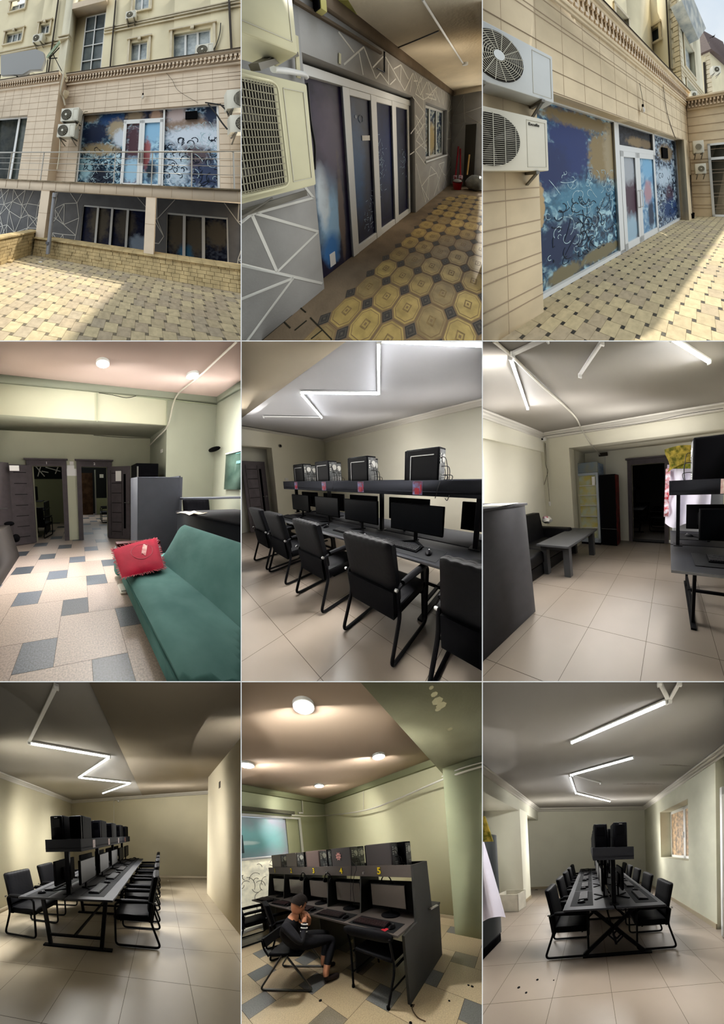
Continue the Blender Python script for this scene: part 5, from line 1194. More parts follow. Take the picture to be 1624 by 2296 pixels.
q_ = t.part('pale_print_lines', strokes('x', GX + .002, 4.95, 6.5, .2, 2.0, 30, 3, .010), m_prw); q_['kind'] = 'stuff'; q_ = t.part('dark_print_lines', strokes('x', GX + .003, 4.95, 6.5, .2, 1.7, 30, 4, .014), m_prd); q_['kind'] = 'stuff'
for a, b in (((1.17, .0), (6.62, .07)), ((3.04, 0), (3.20, WT)), ((4.80, 2.17), (4.92, WT)), ((6.56, 0), (6.62, WT)), ((3.2, 2.17), (4.86, 2.30)), ((1.17, WT - .03), (6.62, WT))):
    bm = nb(); box(bm, (GX - .02, a[0], a[1]), (GX + .06, b[0], b[1]), .004, 1); t.part('frame_bar', bm, m_pvc)
bm = nb(); box(bm, (GX, 5.45, 2.12), (GX + .05, 5.85, 2.46), .004, 1); single('black_signboard', 'small black panel on the far printed pane of the terrace', 'panel', bm, m_blackpl)
m_df = [film('leaf_film_near', [((-2.4, 3.6, 1.1), (1, .28, .50), '4c3440', .2), ((-2.4, 3.55, .35), (1, .25, .35), '9cb8c8', .3), ((-2.4, 3.55, 1.75), (1, .25, .3), 'a8acb0', .3)], '8a8e94', 'b4c0c8', 4, (.4, .6), '7c7c84'), film('leaf_film_far', [((-2.4, 4.45, 1.8), (1, .3, .3), '7cb0d0', .3), ((-2.4, 4.4, 1.15), (1, .2, .3), 'b08c94', .3), ((-2.4, 4.5, .55), (1, .15, .35), '24344c', .25)], '5c88ac', 'a8c4d4', 4, (.4, .6))]
for k, (a, b) in enumerate(((3.2, dM), (dM, 4.84))):
    t = Thing('terrace_door', ('nearer', 'further')[k] + ' white leaf of the printed door seen along the terrace', 'door', (GX + .04, (a + b) / 2, .02), M=Matrix.Translation((-GX - .04, -(a + b) / 2, -.02)))
    for p, q in (((a, .02), (a + .12, dT)), ((b - .10, .02), (b, dT)), ((a, .02), (b, .16)), ((a, dT - .13), (b, dT))):
        bm = nb(); box(bm, (GX, p[0], p[1]), (GX + .07, q[0], q[1]), .004, 1); t.part('frame_bar', bm, m_pvc)
    bm = nb(); box(bm, (GX + .01, a + .12, .16), (GX + .03, b - .10, dT - .13)); t.part('printed_pane', bm, m_df[k])
    bm = nb(); y = b - .05 if k == 0 else a + .06; tube(bm, fillet([(GX + .07, y, .85), (GX + .13, y, .85), (GX + .13, y, 1.25), (GX + .07, y, 1.25)], .02, 3), .013, 8); t.part('handle', bm, m_pvc)
bulb((-2.05,3.794,3.203), (-2.1,3.795,3.79), 'bare light bulb hanging on a wire in front of the long beige facade')
bm = nb(); tube(bm, smoothpath([(-2.1,5.177,4.29), (-2.1,5.286,3.607), (-2.12,5.652,3.096), (-2.12,5.97,2.763)], 6), .008, 5); single('wire', 'thin wire dropping down the facade right of the bulb', 'wire', bm, m_cable)
# near air conditioners
ry = math.pi / 2
ac_unit((-1.86, .80, 2.53), ry, 'large white air conditioner with round fan guard, upper left foreground of the terrace', w=.90, h=.58, d=.27, fan=-.16, rings=13, m=mat('ac_white_cool', 'c9cac6', .5, var=.03, scale=3))
ac_unit((-1.88, .73, 1.71), ry, 'large cream air conditioner with slatted fan guard below the upper left one', w=.86, h=.60, d=.25, fan=-.15, grille='bars', writing='Excelle', m=mat('ac_white_warm', 'd6cfbc', .5, var=.03, scale=3))
ac_unit((-1.72, 7.02, (-1.798,7,2.308)[2]), .37, 'upper of two small air conditioners on the far wing', w=.34, h=.44, d=.30, fan=.0, grille='bars')
ac_unit((-1.70, 7.02, (-1.894,7,1.571)[2]), .37, 'lower of two small air conditioners on the far wing', w=.34, h=.36, d=.28, fan=.02)
bm = nb(); tube(bm, smoothpath([(-2.469,6.8,2.934), (-2.251,6.9,2.688), (-2.099,7,2.292), (-2.104,7,1.803)], 5), .02, 6); tube(bm, smoothpath([(-2.044,7,1.552), (-2.063,7,0.856), (-2.07,7,0.192)], 3), .015, 6); single('hose', 'black pipes beside the far air conditioners of the terrace', 'pipe', bm, m_cable)
bm = nb(); lathe(bm, [(.07, 0), (.09, .18), (.10, .19), (.08, .185), (.065, .02)], (0, 0, 0), 16); single('bucket', 'small black bucket on the paving at the far corner', 'bucket', bm, m_blackpl, (-2.076,6.976,0))
bm = nb(); ball(bm, (0, 0, .02), (.05, .03, .03), 8); single('stone_chunk', 'small brown clod on the paving before the far pane', 'stone', bm, mat('clod', '5c4a34', .9), (-2.387,5.236,0))
# upper buildings beyond the parapet
wall_x('wall_upper', 'cream upper storey set back behind the parapet', -4.2, 3.6, 9.3, 4.5, 12, [((-4.2,5.901,8.04)[1], (-4.2,6.812,8.621)[1], 7.3, 8.6)], m_up, th=-.3)
bm = nb(); a_, b_ = (-4.2,5.901,8.04)[1], (-4.2,6.812,8.621)[1]; box(bm, (-4.35, a_, 7.3), (-4.33, b_, 8.6)); single('window_pane', 'dark window high on the cream upper storey', 'window', bm, m_win)
bm = nb(); box(bm, (-4.2, a_ - .12, 8.6), (-4.12, b_ + .12, 8.72)); box(bm, (-4.2, a_ - .12, 7.2), (-4.12, b_ + .12, 7.3)); box(bm, (-4.2, a_ - .12, 7.2), (-4.12, a_, 8.7)); box(bm, (-4.2, b_, 7.2), (-4.12, b_ + .12, 8.7)); struct('trim_100', 'stone surround of the high window', bm, m_trimst)
bx = -2.83; hA = [((-4.455,9.4,9.694)[0], (-3.822,9.4,9.614)[0], (-4.506,9.4,8.899)[2], (-3.822,9.4,9.614)[2])]
wall_y('wall_upper', 'cream block with a square window rising beyond the parapet', -5.2, bx, 9.3, 4.0, 13, hA, m_up, th=.3)
wall_x('wall_upper', 'side of the cream block with quoined corner', bx, 9.3, 13.8, 4.0, 13, [(10.1, 11.9, 7.3, 8.9), (10.1, 11.9, 4.9, 6.5)], m_upd, th=-.3)
for k, (c, d) in enumerate(((7.3, 8.9), (4.9, 6.5))):
    bm = nb(); box(bm, (bx - .25, 10.1, c), (bx - .22, 11.9, d)); single('window_pane', ('upper', 'lower')[k] + ' window in the side of the quoined cream block', 'window', bm, m_curt)
    bm = nb(); box(bm, (bx, 9.95, c - .1), (bx + .06, 12.05, c)); box(bm, (bx, 9.95, d), (bx + .06, 12.05, d + .12)); box(bm, (bx, 9.95, c), (bx + .05, 10.1, d)); box(bm, (bx, 11.9, c), (bx + .05, 12.05, d)); struct('trim_%d' % (101 + k), ('upper', 'lower')[k] + ' stone surround on the quoined cream block', bm, m_trimst)
h_ = hA[0]; bm = nb(); box(bm, (h_[0], 9.45, h_[2]), (h_[1], 9.47, h_[3])); single('window_pane', 'square dark window facing the terrace on the quoined block', 'window', bm, m_win)
bm = nb(); box(bm, (h_[0] - .14, 9.24, h_[2] - .12), (h_[0], 9.3, h_[3] + .14)); box(bm, (h_[1], 9.24, h_[2] - .12), (h_[1] + .14, 9.3, h_[3] + .14)); box(bm, (h_[0] - .18, 9.2, h_[3] + .1), (h_[1] + .18, 9.3, h_[3] + .2)); box(bm, (h_[0] - .18, 9.2, h_[2] - .16), (h_[1] + .18, 9.3, h_[2] - .06)); struct('trim_103', 'stone surround of the square dark window', bm, m_trimst)
bm = nb()
for k in range(34):
    z = 4.1 + k * .26; w = .36 if k % 2 else .24
    box(bm, (bx - w, 9.26, z), (bx + .03, 9.3, z + .22)); box(bm, (bx, 9.26, z), (bx + .03, 9.3 + w, z + .22))
struct('trim_104', 'quoin stones on the corner of the cream block', bm, m_trimst)
for z in (6.6, 6.75, 6.95): bm = nb(); box(bm, (-5.2, 9.24, z), (bx + .04, 9.3, z + .05)); box(bm, (bx, 9.24, z), (bx + .05, 13.8, z + .05)); struct('trim_105', 'string course around the quoined block', bm, m_trimst)
bm = nb(); tube(bm, [(-3.279,9.2,10.591), (-3.334,9.2,6.573)], .045, 8); single('downpipe', 'dark downpipe on the quoined cream block', 'pipe', bm, mat('dark_pipe', '3c3630', .6))
bm = nb(); prism(bm, [(-2.3,8.289,9.234), (-2.3,10.557,10.874), (-2.3,13.145,10.857), (-2.3,10.926,8.897)], (-.5, 0, 0)); single('oriel_bay', 'pale grey oriel bay jutting from the top of the quoined block', 'bay window', bm, mat('bay_grey', '8f9698', .7, col2='c4c4ba', scale=2))
ac_unit((-2.202,8.9,4.99), .9, 'small air conditioner standing behind the parapet corner', w=.30, h=.34, d=.25, fan=0)
# far block with brown roof
t = Thing('far_building', 'far cream building with brown roof beside the quoined block', 'building', (-3.4, 18, 0), M=Matrix.Translation((3.4, -18, 0)))
q1, q2, q3 = (-3.804,18,12.046), (-2.398,18,11.096), (-3.027,18,11.664)
bm = nb(); hexa(bm, [(q1[0] - .8, 18, 4), (q3[0], 18, 4), (q2[0], 21.5, 4), (q1[0] - .8, 21.5, 4)], [(q1[0] - .8, 18, q1[2]), (q3[0], 18, q1[2]), (q2[0], 21.5, q1[2]), (q1[0] - .8, 21.5, q1[2])]); t.part('wall', bm, m_up)
bm = nb(); hexa(bm, [(q1[0] - .8, 17.6, q1[2]), (q3[0] + .2, 17.6, q1[2]), (q2[0] + .5, 21.5, q1[2]), (q1[0] - .8, 21.5, q1[2])], [(q1[0] - .8, 18.3, q1[2] + 2.5), (q3[0] - .5, 18.3, q1[2] + 2.5), (q2[0], 21.5, q1[2] + 2.5), (q1[0] - .8, 21.5, q1[2] + 2.5)]); t.part('roof', bm, mat('brown_roof', '5a4a48', .6, var=.1, scale=8))
bm = nb(); tube(bm, [(-3.492,17.9,11.306), (-3.525,17.9,8.382)], .07, 8); t.part('downpipe', bm, mat('dark_pipe', '3c3630', .6))
bm = nb()
for k in range(20): z = 5 + k * .4; w = .5 if k % 2 else .32; box(bm, (q3[0] - w, 17.94, z), (q3[0] + .03, 18, z + .34))
t.part('quoins', bm, m_trimst)
t2 = ac_unit((-2.503,17.5,9.781), .8, 'air conditioner high on the far cream building', w=.7, h=.6, d=.4, fan=0)
t = Thing('bird', 'small dark bird flying in the cloudy sky at the upper right', 'bird', (-2.074,14,10.658))
bm = nb(); ball(bm, (0, 0, 0), (.11, .05, .035), 10); prism(bm, [(-.09, 0, 0), (-.2, -.03, .0), (-.2, .04, .01)], (0, 0, .01)); t.part('body', bm, m_blackpl)
for s in (-1, 1):
    bm = nb(); prism(bm, [(.04, 0, .01), (-.06, 0, .01), (-.02 + .12 * (s > 0), .05 * s, .12 if s > 0 else .03), (.08 + .06 * (s > 0), .05 * s, .13 if s > 0 else -.02)], (0, .01, 0)); t.part('wing', bm, m_blackpl)

# ================================================================ middle left: hall with green sofa and two doorways
use_set(4)
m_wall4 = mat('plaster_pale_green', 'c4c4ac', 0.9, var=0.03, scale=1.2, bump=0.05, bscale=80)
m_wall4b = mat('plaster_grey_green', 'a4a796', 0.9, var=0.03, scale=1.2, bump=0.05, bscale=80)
m_pinkc = mat('stretch_ceiling_pink', 'c2aea4', 0.5, var=0.02, scale=1.0)
m_sage = mat('cornice_sage', '85897a', 0.8)
m_ter = [mat('terrazzo_%d' % k, c, 0.35, var=0.22, scale=70, detail=6) for k, c in ((1, 'b4a498'), (2, 'ae9e94'), (3, 'b8a89c'))]
m_terd = [mat('terrazzo_dark_%d' % k, c, 0.35, var=0.35, scale=80, detail=6) for k, c in ((1, '5c626a'), (2, '666c76'), (3, '4c5158'))]
fo = (-0.552,1.381,0)
pinwheel_floor('floor', 'terrazzo floor of large cream and small grey squares in the hall', -2.0, 3.4, .3, 10.5, .6, .3, -.556, 1.388, 0, m_ter, m_terd, m_grout, gap=.003)
oA = ((-1.156,5.1,1.93)[0], (-0.45,5.1,1.941)[0]); oB = ((0.041,5.1,1.937)[0], (0.716,5.1,1.946)[0]); oz = 1.94
wall_y('wall_back', 'pale green wall with two doorways at the end of the hall', -2.4, 1.97, 5.1, 0, 2.85, [(oA[0], oA[1], -1, oz), (oB[0], oB[1], -1, oz)], m_wall4, th=.16)
door_casing(1, 'dark casing of the left doorway in the hall', oA[0], oA[1], 5.1, oz, wd=.12)
door_casing(2, 'dark casing of the right doorway in the hall', oB[0], oB[1], 5.1, oz, wd=.12)
for s, (a, b) in (('1', oA), ('2', oB)):
    bm = text_mesh(s, .085, .002, True); single('door_number', 'white number %s above the %s doorway of the hall' % (s, 'left' if s == '1' else 'right'), 'sign', bm, m_white, ((a + b) / 2, 5.05, 2.01), M=rot(rx=math.pi / 2))
bm = nb(); box(bm, (-2.4, 4.07, 2.76), (1.93, 5.2, 3.5)); struct('wall_beam', 'deep pale green beam across the hall', bm, m_wall4)
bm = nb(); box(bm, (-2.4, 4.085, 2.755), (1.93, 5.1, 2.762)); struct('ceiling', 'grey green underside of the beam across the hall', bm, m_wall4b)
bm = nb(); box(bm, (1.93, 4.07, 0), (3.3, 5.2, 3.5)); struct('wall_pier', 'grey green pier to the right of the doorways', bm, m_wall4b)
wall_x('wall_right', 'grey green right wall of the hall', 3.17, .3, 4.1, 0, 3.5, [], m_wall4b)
bm = nb(); box(bm, (-2.4, .3, 3.42), (3.4, 4.2, 3.55)); struct('ceiling', 'pinkish stretch ceiling of the hall', bm, m_pinkc)
bm = nb(); box(bm, (-2.4, 4.0, 3.30), (3.17, 4.07, 3.42)); struct('trim_50', 'sage band between beam and ceiling in the hall', bm, m_sage)
bm = nb(); box(bm, (3.10, .3, 3.30), (3.17, 4.0, 3.42)); struct('trim_51', 'sage band along the right of the hall ceiling', bm, m_sage)
m_disc = mat('lamp_disc', 'f6f9ff', emit=30.0)
LP4 = 130; point_light((-.2, 3.7, 1.9), 85, (1, .98, .95), .3); point_light((-1.3, 6.4, 2.2), 14, (1, .98, .92), .2); point_light((.9, 8.2, 2.4), 30, (1, .98, .92), .2); point_light((.0, 3.0, 2.4), 22, (1, .98, .95), .4); point_light((.0, 1.4, 2.0), 22, (1, .97, .93), .4)  # fill points added without fixtures, in the hall and behind both doorways
def ceiling_lamp(p, label, r=.11):
    t = Thing('ceiling_lamp', label, 'ceiling lamp', p)
    bm = nb(); disc(bm, (0, 0, -.035), (0, 0, 1), r, .035, 28); t.part('rim', bm, m_housing)
    bm = nb(); disc(bm, (0, 0, -.040), (0, 0, 1), r * .86, .006, 28); t.part('diffuser', bm, m_disc)
    return t
for q, lab in (((0.425,3.309,3.4), 'round lit lamp nearer the middle of the hall ceiling'), ((2.057,3.327,3.4), 'round lit lamp beside the conduit on the hall ceiling')):
    ceiling_lamp((q[0], q[1], 3.42), lab); disc_light((q[0], q[1], 3.36), LP4, .12); point_light((q[0], q[1], 2.6), 25, (1, .98, .95), .1)
bm = nb(); tube(bm, smoothpath([(2.188,2.465,3.38), (2.182,2.785,3.38), (2.178,3.304,3.38), (2.121,3.917,3.38), (2.033,4,3.169), (1.932,4.02,2.738), (1.81,4.3,2.551), (1.834,4.9,2.495)], 5), .016, 8)
single('cable_conduit', 'white conduit curving from the ceiling round the beam of the hall', 'conduit', bm, mat('conduit_white', 'c5c1b4', .5))
bm = nb(); bar(bm, (0.384,4.06,3.305), (1.22,4.06,3.301), .012, .012); bar(bm, (1.22,4.06,3.301), (3.169,4.06,3.265), .02, .02); bar(bm, (0.393,4.06,3.292), (0.38,4.06,2.734), .012, .012); bar(bm, (1.921,4.06,3.261), (1.909,4.06,2.733), .008, .008)
single('cable_trunking', 'thin white trunking along the beam of the hall', 'trunking', bm, mat('trunking_green', 'a2a890', .6))
bm = nb(); tube(bm, smoothpath([(0.428,4.05,3.29), (0.716,4.05,3.273), (0.998,4.05,3.243), (1.208,4.05,3.296)], 4), .006, 5); single('wire', 'dark wire sagging along the beam of the hall', 'wire', bm, m_cable)
bm = nb(); tube(bm, smoothpath([(0.379,5.08,2.739), (1.125,5.08,2.717), (1.964,5.08,2.735)], 4), .006, 5); single('wire', 'dark wire under the beam above the doorways', 'wire', bm, m_cable)
# notices between the doors
for k, (u, v, w, h) in enumerate(((482, 825, .05, .05), (475, 850, .09, .05), (480, 885, .15, .09))):
    bm = nb(); box(bm, (-w, -.004, -h), (w, 0, h)); single('paper_notice', ('small white paper notice topmost between the two doorways', 'white paper notice in the middle of three between the doorways', 'largest white paper notice between the two doorways')[k], 'notice', bm, m_white, (-0.2,5.098,2.019) if k == 0 else ((-0.23,5.098,1.925) if k == 1 else (-0.216,5.098,1.793)))
# leaves
panel_door((oA[0] - .02, 5.02, 0), math.pi + .30, 'open dark door leaf folded back on the left of the hall', w=.62, h=1.95, hand=1, paper=False)
bm = nb(); hexa(bm, [(-2.3, 4.3, 0), (-1.62, 4.83, 0), (-1.60, 4.86, 0), (-2.3, 4.4, 0)], [(-2.3, 4.3, 1.98), (-1.62, 4.83, 1.98), (-1.60, 4.86, 1.98), (-2.3, 4.4, 1.98)])
t = Thing('door_leaf', 'second dark door leaf at the left edge of the hall, with handle', 'door', (-1.95, 4.5, 0), M=Matrix.Translation((1.95, -4.5, 0))); t.part('leaf', bm, m_door)
hp = (-1.668,4.7,0.951); bm = nb(); bar(bm, (hp[0] - .10, 4.60, hp[2]), (hp[0] + .04, 4.66, hp[2]), .02, .02); t.part('handle', bm, m_metal)
bm = nb(); pn = (-1.456,4.8,1.849); box(bm, (pn[0] - .10, 4.76, pn[2] - .06), (pn[0] + .10, 4.765, pn[2] + .06)); single('paper_notice', 'white notice pasted on the open leaf at the left of the hall', 'notice', bm, m_white)
panel_door((.73, 5.02, 0), -.42, 'open dark door leaf beside the right doorway, with a paper notice', w=.60, h=1.94, hand=1, paper=True)
# dark round objects at the left edge
bm = nb(); ball(bm, (-1.46,4.2,0.67), (.10, .05, .05), 12); single('helmet', 'dark rounded object on the left edge of the hall, upper of two', 'object', bm, m_blackpl)
bm = nb(); ball(bm, (-1.353,4.2,0.358), (.08, .05, .09), 12); single('helmet', 'dark round object on the left edge of the hall, lower of two', 'object', bm, m_blackpl)
hv = mat('murky_panel', '3a3634', .5)
bm = nb(); hexa(bm, [(-1.9, 2.85, 0), (-1.17, 2.85, 0), (-1.28, 4.1, 0), (-2.2, 4.1, 0)], [(-1.9, 2.85, .66), (-1.30, 2.85, .66), (-1.42, 4.1, .66), (-2.2, 4.1, .66)]); single('dark_cabinet', 'dark cabinet cut by the left edge of the hall', 'cabinet', bm, hv)
# room behind the left doorway
m_r1 = mat('dim_green_wall', 'a9ab8c', .9)
wall_y('wall_back', 'green wall inside the room behind the left doorway', -2.4, -.25, 7.9, 0, 1.75, [], m_r1)
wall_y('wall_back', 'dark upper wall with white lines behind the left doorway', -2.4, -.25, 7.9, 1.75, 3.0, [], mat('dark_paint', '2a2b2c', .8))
bm = nb()
for a, b in (((-1.75, 2.35), (-1.35, 1.85)), ((-1.6, 1.85), (-1.45, 2.3)), ((-1.3, 2.2), (-.75, 2.05)), ((-.95, 1.95), (-.8, 2.3)), ((-1.45, 2.05), (-1.2, 2.0))): bar(bm, (a[0], 7.88, a[1]), (b[0], 7.88, b[1]), .035, .012, up=(0, 1, 0))
single('painted_lines', 'white painted lines on the dark upper wall behind the left doorway', 'wall painting', bm, m_white)
wall_x('wall_right', 'partition between the two rooms behind the doorways', -.30, 5.25, 7.95, 0, 3.0, [], m_r1, th=.12)
wall_x('wall_left', 'left wall of the room behind the left doorway', -2.4, 5.2, 7.95, 0, 3.0, [], m_r1, th=-.1)
pc_tower((-1.45, 6.3, 1.0), 0, 'black tower computer glimpsed through the left doorway', w=.2, d=.4, h=.45, window=False)
t = Thing('cabinet_desk', 'black desk unit glimpsed through the left doorway', 'desk', (-1.38, 6.3, 0))
bm = nb(); box(bm, (-.35, -.4, .72), (.35, .4, .75)); t.part('worktop', bm, m_deskdark)
bm = nb(); box(bm, (-.3, -.3, .98), (.2, .3, 1.0)); t.part('shelf', bm, m_deskdark)
bm = nb(); box(bm, (.30, -.4, 0), (.33, .4, .98)); t.part('side_board', bm, m_deskdark)
bm = nb(); box(bm, (-.33, -.4, 0), (-.30, .4, .98)); t.part('side_board', bm, m_deskdark)
office_chair((-1.15, 5.75, 0), -.3, 'black chair just inside the left doorway of the hall', s=.85)
# room behind the right doorway
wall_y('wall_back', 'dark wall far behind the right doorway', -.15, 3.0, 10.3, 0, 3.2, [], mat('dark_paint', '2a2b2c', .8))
bm = nb(); box(bm, (-.12, 9.9, 0), (.62, 9.98, 2.15))
single('brown_door', 'brown wooden slatted door far behind the right doorway', 'door', bm, mat('brown_wood', '5a4330', .6, col2='3d2c20', scale=4))
wall_x('wall_right', 'right wall behind the right doorway', 1.9, 5.25, 10.4, 0, 3.0, [], m_r1)
bm = nb(); box(bm, (.72, 9.7, 0), (.78, 9.9, 2.3)); single('metal_post', 'slim metal upright far behind the right doorway', 'post', bm, m_metal)
bm = nb(); box(bm, (-.1, -.01, -.09), (.1, 0, .09)); single('paper_notice', 'white notice far behind the right doorway', 'notice', bm, m_white, (1.082,9.8,1.995))
bm = nb(); box(bm, (.8, 9.9, 0), (1.8, 9.98, .85)); single('green_cabinet', 'pale green low cabinet far behind the right doorway', 'panel', bm, m_r1)
office_chair((1.0, 7.6, 0), math.pi / 2, 'black chair glimpsed through the right doorway of the hall', s=.9)
# grey cabinet, tall black unit, counter
m_cab = mat('slate_board', '4d5058', 0.5, var=.04, scale=6, spec=.3)
t = Thing('grey_cabinet', 'tall slate grey cabinet board behind the sofa end', 'cabinet', (1.3, 3.1, 0))
bm = nb(); box(bm, (-.38, -.1, 0), (.37, -.07, 1.56), .003, 1); t.part('front_board', bm, m_cab)
bm = nb(); box(bm, (-.38, -.07, 0), (-.35, .32, 1.56)); t.part('side_board', bm, m_cab)
bm = nb(); box(bm, (.37, -.10, 0), (.40, .32, 1.58)); t.part('side_board', bm, m_cab)
bm = nb(); box(bm, (.40, .25, .3), (.64, .28, 1.58)); t.part('back_board', bm, m_cab)
t = Thing('tall_black_box', 'tall black box standing behind the slate grey cabinet', 'cabinet', (1.47, 4.1, 0))
bm = nb(); box(bm, (-.25, -.05, 0), (.27, .4, 1.92), .01, 1); t.part('body', bm, m_blackpl2)
bm = nb(); box(bm, (-.24, -.07, .02), (-.21, -.05, 1.85)); t.part('edge_trim', bm, m_metal)
t = Thing('long_counter', 'dark reception counter behind the sofa', 'counter', (1.9, 2.0, 0))
bm = nb(); hexa(bm, [(-.38, .75, 0), (-.12, -.9, 0), (.7, -.9, 0), (.7, .75, 0)], [(-.38, .75, .97), (-.12, -.9, .97), (.7, -.9, .97), (.7, .75, .97)]); t.part('body', bm, mat('counter_dark', '24262a', .4))
bm = nb(); hexa(bm, [(-.40, .77, .97), (-.14, -.9, .97), (.72, -.9, .97), (.72, .77, .97)], [(-.40, .77, 1.0), (-.14, -.9, 1.0), (.72, -.9, 1.0), (.72, .77, 1.0)]); t.part('top_board', bm, m_deskdark)
bm = nb(); bmesh.ops.create_grid(bm, x_segments=4, y_segments=3, size=.5)
for v in bm.verts: v.co = Vector((v.co.x * .34, v.co.y * .26, .012 + .012 * math.sin(v.co.x * 9 + v.co.y * 5)))
r_ = bmesh.ops.extrude_face_region(bm, geom=bm.faces[:]); bmesh.ops.translate(bm, vec=(0, 0, .003), verts=[g for g in r_['geom'] if isinstance(g, bmesh.types.BMVert)])
single('newspaper', 'crumpled white leaflet lying on the end of the dark counter', 'paper', bm, mat('leaflet', 'd6d2c8', .8, col2='b8a890', scale=9), ((1.576,2.438,1)[0], (1.576,2.438,1)[1], 1.001), .2)
bm = nb(); box(bm, (1.72, 2.9, 1.17), (3.15, 3.15, 1.20)); single('wall_shelf', 'thin grey shelf board behind the counter', 'shelf', bm, m_cab)
office_chair((2.30, 3.05, 0), math.pi, 'black chair back showing above the dark counter', s=1.12)
t = Thing('glass_panel', 'dark green glass panel on the right wall with reflections painted as teal marks', 'display', (3.12, 3.2, 1.75))
bm = nb(); box(bm, (-.01, -1.3, -.42), (.04, .42, .36)); t.part('glass', bm, mat('deep_green_glass', '33463e', .15, col2='4f6258', scale=3))
bm = nb(); bar(bm, (-.02, .42, .34), (-.02, -1.3, .36), .03, .03); t.part('top_rail', bm, m_wht)
bm = nb()
for (y, z, w, h) in ((.10, .12, .08, .10), (-.02, .02, .03, .06), (-.10, -.02, .04, .03), (-.14, -.28, .02, .06), (-.20, -.32, .08, .02), (.12, .3, .1, .015), (-.26, -.22, .05, .12)): box(bm, (-.02, y - w, z - h * .2), (-.012, y + w * .2, z + h * .3))
t.part('teal_reflections', bm, mat('teal_glow', '6fb0a8', .4, emit=.3))  # window reflections painted as faintly glowing marks on the glass
t = Thing('wall_projector', 'black lamp arm with cable on the right wall of the hall', 'wall lamp', (3.05,3.932,2.25))
bm = nb(); ball(bm, (0, 0, 0), (.06, .20, .055), 14); t.part('body', bm, m_blackpl)
bm = nb(); box(bm, (-.03, .18, -.02), (.12, .24, .03)); t.part('bracket', bm, m_wht)
bm = nb(); tube(bm, smoothpath([(3.08,4.236,2.257), (3.08,4.479,1.905), (3.08,4.554,1.601), (3.08,4.669,1.303)], 5), .006, 6); tube(bm, smoothpath([(3.08,4.236,2.257), (3.08,4.288,2.031), (3.08,4.203,1.804), (3.08,4.565,1.759)], 5), .006, 6); single('hanging_cable', 'black cable hanging from the wall lamp of the hall', 'cable', bm, m_cable)
bm = nb(); box(bm, (-.02, -.06, -.04), (0, .06, .04), .005); single('wall_socket', 'white socket low on the right wall below the lamp arm', 'socket', bm, m_wht, (3.168,4.504,1.994))
bm = nb(); box(bm, (-.02, -.05, -.04), (0, .05, .04), .005); single('wall_socket', 'white thermostat box on the side of the pier in the hall', 'socket', bm, m_wht, (1.928,4.3,2.244))
# sofa
m_green = mat('green_velvet', '45706d', 0.9, var=0.22, scale=2.2, col2='5f8986', bump=.25, bscale=7, spec=.3)
t = Thing('green_sofa', 'long green velvet sofa in the right foreground of the hall', 'sofa', (.9, 1.6, 0))
def seatf(u, v):
    y = -1.25 + 2.30 * v; x = -.42 + .56 * u
    fr = max(0, 1 - u * 6)
    return Vector((x + .0 * v, y, .425 + .02 * math.sin(math.pi * u) - .05 * fr * fr + .012 * math.sin(3.2 * y + 2 * u) * math.sin(9 * u + y) ))
bm = nb(); sheet(bm, seatf, 22, 40, (0, 0, -.18)); t.part('seat_cushion', bm, m_green)
bm = nb(); hexa(bm, [(-.36, -1.25, .06), (.5, -1.25, .06), (.5, 1.05, .06), (-.36, 1.05, .06)], [(-.43, -1.25, .36), (.5, -1.25, .36), (.5, 1.05, .36), (-.43, 1.05, .36)]); t.part('base', bm, m_green)
def backf(u, v):
    y = -1.25 + 1.93 * v; a = u * math.pi; e = min(1, (1 - v) * 12) ** .5
    z = .40 + (.50 * e) * math.sin(min(a, math.pi / 2)) if a <= math.pi / 2 else .40 + .50 * e * math.sin(a)
    x = .08 + .34 * u + .10 * math.sin(a)
    return Vector((x + .09 * (1 - v), y, z + .02 * math.sin(a)))
bm = nb(); sheet(bm, backf, 22, 40)
for k in (0, 1):
    bm.faces.new([bm.verts.new(backf(i / 22, k)) for i in range(23)])
bmesh.ops.remove_doubles(bm, verts=bm.verts, dist=.0005); t.part('backrest', bm, m_green)
bm = nb(); box(bm, (-.43, 1.02, .06), (.30, 1.20, .50), .05, 3); t.part('armrest', bm, m_green)
bm = nb(); box(bm, (-.40, 1.06, .50), (.30, 1.18, .56), .01, 2); t.part('arm_cap', bm, mat('red_brown_wood', '3d1a1a', .4), label='dark red wooden arm cap')
for (x, y) in ((-.30, .9), (.42, .9), (-.30, -1.1), (.42, -1.1)):
    bm = nb(); disc(bm, (x, y, 0), (0, 0, 1), .025, .06, 10); t.part('leg', bm, m_blackpl)
# pillow with fringe
pc = [Vector((0.383,1.779,0.47)), Vector((0.882,1.852,0.5)), Vector((1.049,2.49,0.66)), Vector((0.369,2.245,0.62))]
ctr_ = sum(pc, Vector()) / 4; nrm_ = (pc[1] - pc[0]).cross(pc[3] - pc[0]).normalized()
if nrm_.z < 0: nrm_ = -nrm_
def pil(sgn):
    def f(u, v):
        b = pc[0] * (1 - u) * (1 - v) + pc[1] * u * (1 - v) + pc[2] * u * v + pc[3] * (1 - u) * v
        return b - ctr_ + nrm_ * sgn * .075 * (max(0, 16 * u * (1 - u) * v * (1 - v))) ** .45
    return f
t = Thing('red_cushion', 'red fringed cushion with a white print lying on the end of the green sofa', 'cushion', tuple(ctr_))
bm = nb(); sheet(bm, pil(1), 16, 16); sheet(bm, pil(-1), 16, 16); bmesh.ops.remove_doubles(bm, verts=bm.verts, dist=.0005)
t.part('cover', bm, mat('crimson_cloth', '9c1430', .9, var=.12, scale=8, bump=.2, bscale=30))
bm = nb(); f1 = pil(1)
